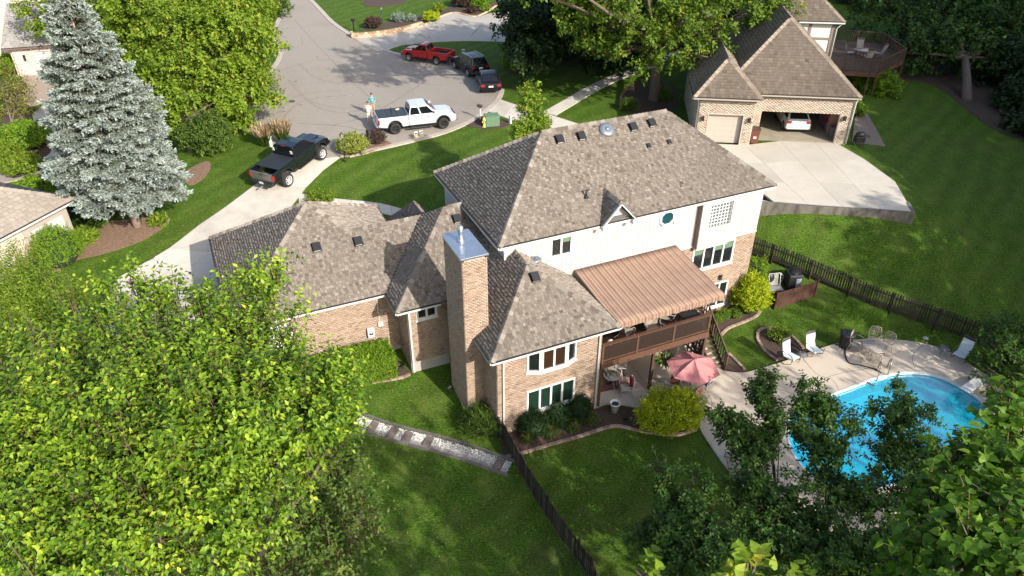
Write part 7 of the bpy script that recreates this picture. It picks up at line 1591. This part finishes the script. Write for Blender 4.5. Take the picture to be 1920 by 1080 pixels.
# cast aluminium dining set
tc_ = pt(1634, 668)
t = thing('patio_table', 'round cast metal openwork dining table on the pool terrace', 'table', tc_)
tm_ = bpy.data.materials.new('openwork_metal'); tm_.use_nodes = True; N = tm_.node_tree.nodes; L = tm_.node_tree.links; pb_ = N['Principled BSDF']; vo = N.new('ShaderNodeTexVoronoi'); vo.inputs['Scale'].default_value = 9; vo.feature = 'DISTANCE_TO_EDGE'; tcn = N.new('ShaderNodeTexCoord'); L.new(tcn.outputs['Object'], vo.inputs[0]); rr_ = N.new('ShaderNodeValToRGB'); rr_.color_ramp.elements[0].color = (.42, .38, .34, 1); rr_.color_ramp.elements[1].color = (.2, .17, .16, 1); rr_.color_ramp.elements[0].position = .1; rr_.color_ramp.elements[1].position = .22; L.new(vo.outputs[0], rr_.inputs[0]); L.new(rr_.outputs[0], pb_.inputs[0]); pb_.inputs['Roughness'].default_value = .5
MB().lathe([(.6, .7), (.61, .715), (.6, .73), (.01, .735)], 28).build('table_top', tm_, t); MB().tube([(.6*math.cos(a_), .6*math.sin(a_), .725) for a_ in np.linspace(0, 6.283, 29)], .022, 6).build('rim', CAST, t)
for k in range(4):
    a_ = k*1.571+.5; c_, s_ = math.cos(a_), math.sin(a_); MB().tube([(.3*c_, .3*s_, .7), (.16*c_, .16*s_, .5), (.14*c_, .14*s_, .25), (.4*c_, .4*s_, .0)], .022, 6).build('leg', CAST, t)
def cast_chair(label, p, rot, group):
    t = thing('patio_chair', label, 'chair', p, rot, group); t.scale = (1.15, 1.15, 1.15); q = MB()
    for k in range(7): q.bar((-.2, -.21+k*.07, .43), (.24, -.21+k*.07, .43), .02, .012)
    for k in range(5): q.bar((-.18+k*.1, -.23, .435), (-.18+k*.1, .23, .435), .02, .012)
    q.build('seat', CAST, t, kind='stuff'); MB().tube([(.24, -.24, .43), (.24, .24, .43), (-.22, .24, .43), (-.22, -.24, .43), (.24, -.24, .43)], .018, 5).build('seat_rim', CAST, t)
    MB().tube([(-.22, -.24, .43), (-.27, -.27, .75), (-.3, -.2, .97), (-.31, 0, 1.0), (-.3, .2, .97), (-.27, .27, .75), (-.22, .24, .43)], .02, 5).build('back_frame', CAST, t)
    q = MB()
    for k in range(3): r_ = .06+.06*k; q.tube([(-.265-.03*math.sin(a_)*r_*4, r_*1.15*math.cos(a_), .74+r_*1.2*math.sin(a_)) for a_ in np.linspace(0, 6.283, 13)], .012, 4)
    for k in range(8): a_ = k*.785; q.tube([(-.262, .03*math.cos(a_), .74+.03*math.sin(a_)), (-.27, .22*math.cos(a_), .74+.22*math.sin(a_))], .01, 4)
    q.build('back_scrollwork', CAST, t, kind='stuff')
    for s in (-1, 1):
        MB().tube([(-.27, s*.25, .68), (0, s*.29, .7), (.22, s*.28, .66), (.24, s*.24, .43)], .017, 5).build('armrest', CAST, t); MB().tube([(.22, s*.22, .43), (.25, s*.24, .2), (.3, s*.25, 0)], .018, 5).build('leg', CAST, t); MB().tube([(-.2, s*.22, .43), (-.24, s*.23, .2), (-.32, s*.25, 0)], .018, 5).build('leg', CAST, t)
    return t
GC = 'cast metal chairs round the poolside table'
for (u, v), lab in (((1612,660), 'openwork metal chair left of the poolside table beside the black bin'), ((1634,645), 'openwork metal chair behind the poolside table on the lawn edge'), ((1662,655), 'openwork metal chair right of the poolside table'), ((1634,680), 'openwork metal chair in front of the poolside table')):
    p = pt(u, v); d = Vector((tc_[0]-p[0], tc_[1]-p[1])).normalized(); p = (tc_[0]-d.x*.92, tc_[1]-d.y*.92, PATZ); cast_chair(lab, p, math.atan2(d.y, d.x), GC)
t = thing('rubbish_bin', 'black plastic rubbish bin with lid beside the poolside dining set', 'bin', pt(1583, 650)); BPL = mat('black_plastic', (.02, .02, .024), .5); MB().lathe([(.27, 0), (.3, .05), (.36, .85), (.38, .86), (.38, .9)], 20).build('barrel', BPL, t); MB().lathe([(.4, .88), (.4, .92), (.3, .98), (.02, 1.0)], 20).build('lid', BPL, t); MB().tube([(-.08, 0, .99), (-.06, 0, 1.05), (.06, 0, 1.05), (.08, 0, .99)], .015, 5).build('handle', BPL, t)
t = thing('vacuum_hose', 'dark hose snaking from the black bin into the pool', 'hose'); P = smooth([at(u, v, PATZ) for u, v in ((1566,646),(1583,652),(1585,668),(1592,681),(1615,686),(1640,693),(1652,700))], False, 6); MB().tube([(x, y, PATZ+.03) for x, y in P], .035, 6).build('hose', BLACKM, t)
def ladder(label, a_, b_, h=.75):
    t = thing('pool_ladder', label, 'ladder'); a_ = Vector((a_[0], a_[1], PATZ)); b_ = Vector((b_[0], b_[1], PATZ)); cc = Vector((cen[0], cen[1], PATZ)); inn = (cc-(a_+b_)/2); inn.z = 0; inn.normalize(); ST = mat('ladder_steel', (.35, .3, .26), .3, metal=.8)
    for p in (a_, b_): MB().tube([p - inn*.4, p - inn*.35 + Vector((0, 0, h*.6)), p - inn*.1 + Vector((0, 0, h)), p + inn*.15 + Vector((0, 0, h*.9)), p + inn*.28 + Vector((0, 0, h*.3)), p + inn*.3 + Vector((0, 0, -.5))], .028, 7).build('rail', ST, t)
    for k in range(2): MB().bar(a_ + inn*.3 + Vector((0, 0, -.12-k*.25)), b_ + inn*.3 + Vector((0, 0, -.12-k*.25)), .1, .03).build('step', mat('step_white', (.7, .7, .68), .5), t)
    return t
ladder('curved metal pool ladder at the near upper edge of the pool', at(1645, 703, PATZ), at(1664, 697, PATZ), .8)
ladder('dark metal pool ladder at the far right end of the pool', at(1812, 855, PATZ), at(1840, 845, PATZ), .7)
t = thing('diving_board', 'white diving board at the right end of the pool', 'diving board'); p0 = Vector((*at(1838, 712, PATZ+.3), PATZ+.3)); p1 = Vector((*at(1808, 732, PATZ+.45), PATZ+.45)); MB().bar(p0, p1, .5, .05).build('board', WHITE, t, bevel=.01); MB().box(p0.x-.25, p0.x+.25, p0.y-.25, p0.y+.25, PATZ, PATZ+.27).build('stand', mat('stand_grey', (.4, .4, .4), .6), t)
t = thing('skimmer_float', 'small white float at the left edge of the pool', 'float', pt(1502, 757)); MB().lathe([(.14, 0), (.14, .1), (.05, .2), (.05, .32), (.12, .34)], 12).build('float_body', WHITE, t)
t = thing('drain_cover', 'small round drain cover in the grass behind the terrace', 'drain cover', (*site(1735, 636), TZ(*site(1735, 636))+.05)); MB().lathe([(.15, 0), (.15, .04), (.1, .06)], 14).build('cap', mat('stand_grey', (.4, .4, .4), .6), t)
for (u, v), r_, lab in (((1375,880), R(60), 'dark framed lounger half hidden under the leftmost ornamental tree'), ((1425,930), R(55), 'second dark framed lounger behind the small trees')):
    t = thing('sun_lounger', lab, 'lounger', pt(u, v), r_); q = MB(); q.tube([(-.9, -.3, .3), (.9, -.3, .3), (.9, .3, .3), (-.9, .3, .3), (-.9, -.3, .3)], .02, 6); q.build('frame', BRZ, t)
    for x in (-.7, .7): MB().tube([(x, -.3, .3), (x*1.05, -.32, 0), (x*1.05, .32, 0), (x, .3, .3)], .02, 6).build('leg', BRZ, t)
    q = MB(); [q.box(-.85+k*.12, -.78+k*.12, -.29, .29, .3, .31) for k in range(14)]; q.build('sling', mat('tan_sling', (.3, .25, .2), .7), t, kind='stuff')
# umbrella with table under it
ub = pt(1290, 744); CLOTH = mat('umbrella_cloth', (.5, .2, .2), .85, var=.08, scale=2, bump=.1)
t = thing('patio_umbrella', 'faded red six sided umbrella open over the patio table', 'umbrella', ub); top = 2.45; q = MB(); n = 6; rr = 1.33
rim = [Vector((rr*math.cos(R(60*k+12)), rr*math.sin(R(60*k+12)), top-.55)) for k in range(n)]; apx = Vector((0, 0, top))
for k in range(n):
    a_, b_ = rim[k], rim[(k+1) % n]; S_ = 5
    for i in range(S_):
        for j in range(S_):
            def f(s, w): m_ = a_.lerp(b_, w); z_ = apx.lerp(m_, s); z_ = z_ + Vector((0, 0, -.1*math.sin(math.pi*s)*math.sin(math.pi*w) + .04*math.sin(math.pi*s))); return z_
            q.add([f(i/S_, j/S_), f((i+1)/S_, j/S_), f((i+1)/S_, (j+1)/S_), f(i/S_, (j+1)/S_)], [(0, 1, 2, 3)], .5)
o = q.build('canopy', CLOTH, t, weld=False); so = o.modifiers.new('s', 'SOLIDIFY'); so.thickness = .008
for k in range(n): q = MB(); q.tube([apx+Vector((0, 0, -.03)), apx.lerp(rim[k], .5)+Vector((0, 0, -.0)), rim[k]+Vector((0, 0, -.02))], .012, 5); q.build('rib', BRZ, t)
MB().tube([(0, 0, 0), (0, 0, top+.02)], .022, 8).build('pole', BRZ, t); MB().lathe([(.28, 0), (.26, .05), (.05, .12)], 16).build('base', BLACKM, t)
q = MB(); q.tube([(.1*math.cos(a_), .1*math.sin(a_), top+.05+.0*a_) for a_ in np.linspace(0, 6.283, 9)], .012, 4); q.tube([(0, 0, top), (0, 0, top+.12)], .02, 5); q.build('finial', mat('finial_red', (.25, .06, .06), .6), t)
t = thing('patio_table', 'white metal table under the faded red umbrella', 'table', (ub[0], ub[1], ub[2])); MB().lathe([(.55, .7), (.55, .73), (.03, .735)], 24).build('table_top', mat('frosted_top', (.45, .44, .42), .4), t)
for k in range(4): a_ = k*1.571+.3; MB().tube([(.45*math.cos(a_), .45*math.sin(a_), .7), (.42*math.cos(a_), .42*math.sin(a_), 0)], .02, 5).build('leg', WIREW, t)
REDC = mat('red_cushion', (.3, .02, .03), .85, var=.15, scale=8); FLORAL = mat('floral_cushion', (.33, .03, .04), .85, col2=(.5, .36, .3), scale=7); RSTR = mat('striped_cushion', (.32, .1, .07), .85, col2=(.06, .03, .03), scale=9)
def cushion_chair(label, p, rot, cm, cm2=None, arms=True):
    t = thing('patio_chair', label, 'chair', p, rot)
    MB().box(-.25, .27, -.26, .26, .36, .46).build('seat_cushion', cm, t, bevel=.04, seg=2); o = MB().box(-.33, -.22, -.26, .26, .45, 1.0).build('back_cushion', cm2 or cm, t, bevel=.04, seg=2)
    for s in (-1, 1):
        MB().tube([(-.35, s*.3, 1.0), (-.28, s*.3, .45), (-.3, s*.3, 0)], .018, 5).build('leg', WIREW, t); MB().tube([(-.3, s*.3, .62), (0, s*.32, .66), (.27, s*.3, .6), (.28, s*.3, 0)], .018, 5).build('arm_leg', WIREW, t)
    MB().tube([(-.35, -.3, 1.0), (-.37, 0, 1.04), (-.35, .3, 1.0)], .018, 5).build('top_bar', WIREW, t); MB().tube([(.28, -.3, .36), (.28, .3, .36)], .016, 5).build('front_bar', WIREW, t); return t
cushion_chair('white metal chair with red floral cushions in front of the umbrella', pt(1298, 748), R(105), REDC, FLORAL)
cushion_chair('white metal chair with striped rust cushions left of the umbrella', pt(1268, 728), R(30), RSTR, RSTR)
cushion_chair('white metal chair with a navy cushion right of the umbrella', pt(1320, 727), R(200), mat('navy_cushion', (.03, .04, .09), .85), None)
cushion_chair('white metal chair with pale and red cushions beside the wire side table', pt(1172, 738), R(160), mat('pale_cushion', (.5, .42, .38), .85), REDC)
def wire_chair(label, p, rot):
    t = thing('wire_chair', label, 'chair', p, rot); q = MB()
    for k in range(9): y = -.24+k*.06; q.tube([(.24, y, .44), (-.2, y, .42), (-.32, y, .95)], .006, 4)
    for z in (.55, .7, .85): q.tube([(-.22-.1*(z-.45)/.5, -.24, z), (-.22-.1*(z-.45)/.5, .24, z)], .006, 4)
    q.build('wire_seat', WIREW, t, kind='stuff')
    MB().tube([(.24, -.26, .44), (.24, .26, .44), (-.2, .26, .42), (-.33, .2, .97), (-.33, -.2, .97), (-.2, -.26, .42), (.24, -.26, .44)], .014, 5).build('seat_rim', WIREW, t)
    for s in (-1, 1): MB().tube([(-.28, s*.26, .68), (.15, s*.29, .68), (.24, s*.27, .4), (.26, s*.27, 0)], .014, 5).build('arm_leg', WIREW, t); MB().tube([(-.2, s*.25, .42), (-.28, s*.26, 0)], .014, 5).build('leg', WIREW, t)
    return t
wire_chair('white wire chair left of the rust cushioned chair', pt(1250, 737), R(20)); wire_chair('white wire armchair on the patterned rug near the bay', pt(1153, 715), R(-60)); wire_chair('white wire armchair at the far corner of the rug under the deck', pt(1163, 697), R(-120))
t = thing('side_table', 'white wire round side table between the cushioned chair and the golden shrub', 'side table', pt(1196, 750)); MB().tube([(.3*math.cos(a_), .3*math.sin(a_), .45) for a_ in np.linspace(0, 6.283, 21)], .014, 5).build('rim', WIREW, t); q = MB(); [q.tube([(-.28*math.cos(k*.5-1), k*.08-.2, .45), (.28*math.cos(k*.5-1), k*.08-.2+.1, .45)], .008, 4) for k in range(6)]; q.build('wire_top', WIREW, t, kind='stuff')
for k in range(3): a_ = k*2.09; MB().tube([(.28*math.cos(a_), .28*math.sin(a_), .45), (.2*math.cos(a_), .2*math.sin(a_), 0)], .011, 5).build('leg', WIREW, t)
t = thing('patio_table', 'small white wire table on the patterned rug', 'table', pt(1146, 722)); MB().tube([(.42*math.cos(a_), .42*math.sin(a_), .68) for a_ in np.linspace(0, 6.283, 21)], .016, 5).build('rim', WIREW, t); MB().lathe([(.4, .67), (.4, .68)], 20).build('table_top', mat('mesh_top', (.2, .2, .19), .6), t)
for k in range(3): a_ = k*2.09+.5; MB().tube([(.3*math.cos(a_), .3*math.sin(a_), .67), (.1*math.cos(a_), .1*math.sin(a_), .3), (.38*math.cos(a_), .38*math.sin(a_), 0)], .014, 5).build('leg', WIREW, t)
t = thing('patio_rug', 'dark red patterned rug under the wire chairs beside the bay', 'rug'); c4 = [at(u, v, PATZ) for u, v in ((1126,736),(1182,724),(1168,697),(1128,722))]; q = MB(); q.add([(x, y, PATZ+.012) for x, y in c4], [(0, 1, 2, 3)]); q.build('weave', mat('rug_weave', (.11, .035, .04), .95, col2=(.2, .12, .12), scale=7), t)
t = thing('storage_bench', 'grey bench against the bay side wall by the rug', 'bench', pt(1133, 706), R(90)); MB().box(-.7, .7, -.25, .25, .3, .4).build('seat', mat('bench_grey', (.3, .3, .28), .8), t, bevel=.02); MB().box(-.7, .7, .2, .26, .4, .85).build('backrest', mat('bench_grey', (.3, .3, .28), .8), t, bevel=.02)
for x in (-.62, .62): MB().box(x-.03, x+.03, -.22, .22, 0, .3).build('leg', BLACKM, t)
p = site(1152, 772); t = thing('plant_pot', 'white plastic pot standing on the mulch at the patio corner', 'pot', (*p, TZ(*p)+.03)); MB().lathe([(.17, 0), (.24, .5), (.28, .52), (.28, .58), (.24, .58), (.22, .5), (.02, .48)], 18).build('pot_body', mat('pot_white', (.6, .62, .6), .5), t); MB().lathe([(.21, .49), (.02, .52)], 14).build('soil', MULCH, t)
p = site(1172, 788); t = thing('plant_pot', 'small black pot on the mulch near the golden shrub', 'pot', (*p, TZ(*p)+.03)); MB().lathe([(.09, 0), (.13, .18), (.13, .2), (.1, .2), (.02, .18)], 12).build('pot_body', BLACKM, t)
p = Vector((17.0, 24.4, DKZ)); t = thing('white_lantern', 'small white ornament standing on the deck behind the lattice rail', 'lantern', (15.7, 23.55, DKZ+.0)); MB().lathe([(.12, .8), (.16, .9), (.14, 1.02), (.04, 1.08)], 12).build('ornament', WHITE, t); MB().lathe([(.15, 0), (.03, .05), (.03, .8)], 10).build('stand', BLACKM, t)
for x, y, r_, w__ in ((17.2, 24.6, .3, 'left'), (18.6, 24.3, -1.9, 'middle'), (19.8, 24.8, 2.6, 'right')): sling_chair(w__ + ' one of the three grey framed deck chairs under the striped awning', (x, y, DKZ), r_, 'deck chairs under the awning', mat('tan_sling', (.3, .25, .2), .7), mat('grey_tube', (.3, .3, .3), .5))
t = thing('grill_table', 'black mesh table at the right end of the deck under the awning', 'table', (20.7, 24.0, DKZ)); MB().box(-.5, .5, -.4, .4, .7, .74).build('table_top', BLACKM, t)
for x in (-.45, .45):
    for y in (-.35, .35): MB().box(x-.02, x+.02, y-.02, y+.02, 0, .7).build('leg', BLACKM, t)
t = thing('hot_tub_table', 'black topped grey counter on the patio under the deck', 'counter', (*at(1283, 655, PATZ), PATZ), R(0)); MB().box(-.9, .9, -.5, .5, 0, .85).build('cabinet', CONC_OLD, t, bevel=.02); MB().box(-.6, .4, -.4, .4, .85, .9).build('counter_top', BLACKM, t, bevel=.01)
t = thing('hanging_plant', 'hanging fern basket under the deck edge by the post', 'hanging plant', (18.9, 23.35, -2.6)); rng = np.random.default_rng(5); n = 260; a_ = rng.uniform(0, 6.28, n); P = np.stack([np.cos(a_)*.18, np.sin(a_)*.18, rng.uniform(-.05, .15, n)], 1); A = np.stack([np.cos(a_), np.sin(a_), rng.uniform(-.9, .5, n)], 1); crown_mesh('fronds', P, A, rng.normal(size=(n, 3)), rng.random(n), .38, .07, LF_MID, t); MB().lathe([(.08, -.15), (.2, 0), (.2, .03)], 12).build('basket', BARK_D, t); MB().tube([(0, 0, 0), (0, 0, .8)], .008, 4).build('chain', BLACKM, t)
# equipment beside the house and its screen
p = site(1448, 548)
t = thing('garden_mower', 'grey and white framed garden machine with upright panel behind the screen', 'garden machine', (*p, TZ(*p)), R(-15))
MB().box(-.5, .5, -.35, .35, .25, .4).build('base_deck', mat('machine_grey', (.3, .3, .3), .5), t, bevel=.04); o = MB().box(-.28, .32, -.05, .03, .45, 1.15).build('panel', mat('grey_panel', (.3, .29, .27), .6), t, bevel=.03); o.rotation_euler[0] = R(-15)
MB().tube([(-.33, -.02, .45), (-.33, .2, 1.22), (.38, .2, 1.22), (.38, -.02, .45)], .03, 6).build('frame', WHITE, t); MB().tube([(.38, .2, 1.2), (.7, .3, .9), (.6, .35, .4)], .025, 6).build('arm', WHITE, t); MB().sphere((-.2, .3, .85), (.3, .22, .4), 10, 7).build('cover', BLACKM, t)
for x in (-.45, .45):
    for y in (-.33, .33): MB().lathe([(.16, -.05), (.16, .05)], 14, Matrix.Translation((x, y, .16)) @ Matrix.Rotation(R(90), 4, 'X')).build('wheel', RUBBER, t)
p = site(1483, 537); t = thing('air_conditioner', 'black boxy air conditioning unit between the machine and the fence', 'air conditioner', (*p, TZ(*p)), R(-20)); MB().box(-.4, .4, -.4, .4, 0, .95).build('case', BPL, t, bevel=.04); MB().box(-.42, .42, -.42, .42, .95, 1.02).build('lid', BPL, t, bevel=.03); MB().lathe([(.3, 1.02), (.28, 1.06), (.05, 1.07)], 18).build('fan_grille', BLACKM, t); MB().box(.05, .35, -.415, -.4, .2, .8).build('side_panel', mat('side_grey', (.3, .34, .4), .4), t)
t = thing('privacy_screen', 'short red brown board screen in front of the garden machine', 'screen'); A_, B_ = Vector(site(1451, 580)), Vector(site(1526, 556)); n = 14; zt_ = min(TZ(A_.x, A_.y), TZ(B_.x, B_.y)); dv = (B_-A_); an = math.atan2(dv.y, dv.x); bw = dv.length/n
RB = mat('red_brown_board', (.06, .025, .018), .7, attr=((.045, .018, .013), (.085, .038, .026)), var=.25, scale=6); bms = [MB().box(0, bw-.008, -.012, .012, 0, 1.15).mesh('board', RB) for _ in range(4)]
for k in range(n): q_ = A_ + dv*(k/n); o = link('board', bms[k % 4], t); o.location = (q_.x, q_.y, TZ(q_.x, q_.y)+.04); o.rotation_euler[2] = an
for e in (A_, B_): MB().box(e.x-.05, e.x+.05, e.y-.05, e.y+.05, TZ(e.x, e.y)-.1, TZ(e.x, e.y)+1.2).build('post', RB, t)
for hh in (.25, .95): MB().bar((A_.x+.03, A_.y+.05, TZ(A_.x, A_.y)+hh), (B_.x+.03, B_.y+.05, TZ(B_.x, B_.y)+hh), .04, .09).build('rail', RB, t)
# garden hose coil and odd bits by the kitchen wall
p = site(746, 690); t = thing('garden_hose', 'coiled dark garden hose on the mulch beside the hedge', 'hose', (*p, TZ(*p)+.05)); q = MB(); q.tube([((.32+.03*math.sin(k*.9))*math.cos(k*.5), (.32+.03*math.sin(k*.9))*math.sin(k*.5), .03+.004*k) for k in range(46)], .02, 5); q.build('coil', BLACKM, t)
for (u, v), lab, s_ in (((1288,-40),'',0),): pass
for (u, v), lab, s_ in (((843,728),'broken brick lying at the foot of the chimney', .1), ((700,672),'',0)):
    if s_: p = site(u, v); t = thing('loose_brick', lab, 'brick', (*p, TZ(*p)+.02), .6); MB().box(-.11, .11, -.05, .05, 0, .07).build('clay', BRICK, t)
# neighbour's deck table and chairs
def ndp(x, y, z): p = nl(x, y); return (p[0], p[1], z)
t = thing('deck_table', 'oval grey table on the neighbour\'s shaded deck', 'table', ndp(16.3, 20.3, z2), R(-31)); MB().lathe([(.8, .7), (.8, .74), (.02, .745)], 24, Matrix.Diagonal((1.2, .75, 1, 1))).build('table_top', mat('grey_glass', (.16, .15, .15), .3), t)
for x, y in ((-.6, -.3), (.6, -.3), (-.6, .3), (.6, .3)): MB().tube([(x, y, .7), (x*1.1, y*1.1, 0)], .02, 5).build('leg', BRZ, t)
GTS = mat('grey_sling', (.22, .21, .2), .7)
for (x, y), r_, lab in (((15.0, 20.3), 0, 'grey chair left of the oval table on the neighbour\'s deck'), ((16.3, 21.6), -90, 'grey chair behind the oval table on the neighbour\'s deck'), ((17.6, 20.3), 180, 'grey chair right of the oval table on the neighbour\'s deck'), ((16.3, 19.0), 90, 'grey chair in front of the oval table on the neighbour\'s deck')): sling_chair(lab, ndp(x, y, z2), R(r_-31), None, GTS)
t = thing('deck_stool', 'small pale round table beside the half timbered wall', 'side table', ndp(12.6, 21.5, z2)); MB().lathe([(.4, .65), (.4, .7), (.02, .7)], 16).build('table_top', mat('pale_top', (.35, .33, .3), .6), t); MB().lathe([(.25, 0), (.05, .05), (.04, .65)], 12).build('pedestal', mat('pale_top', (.35, .33, .3), .6), t)
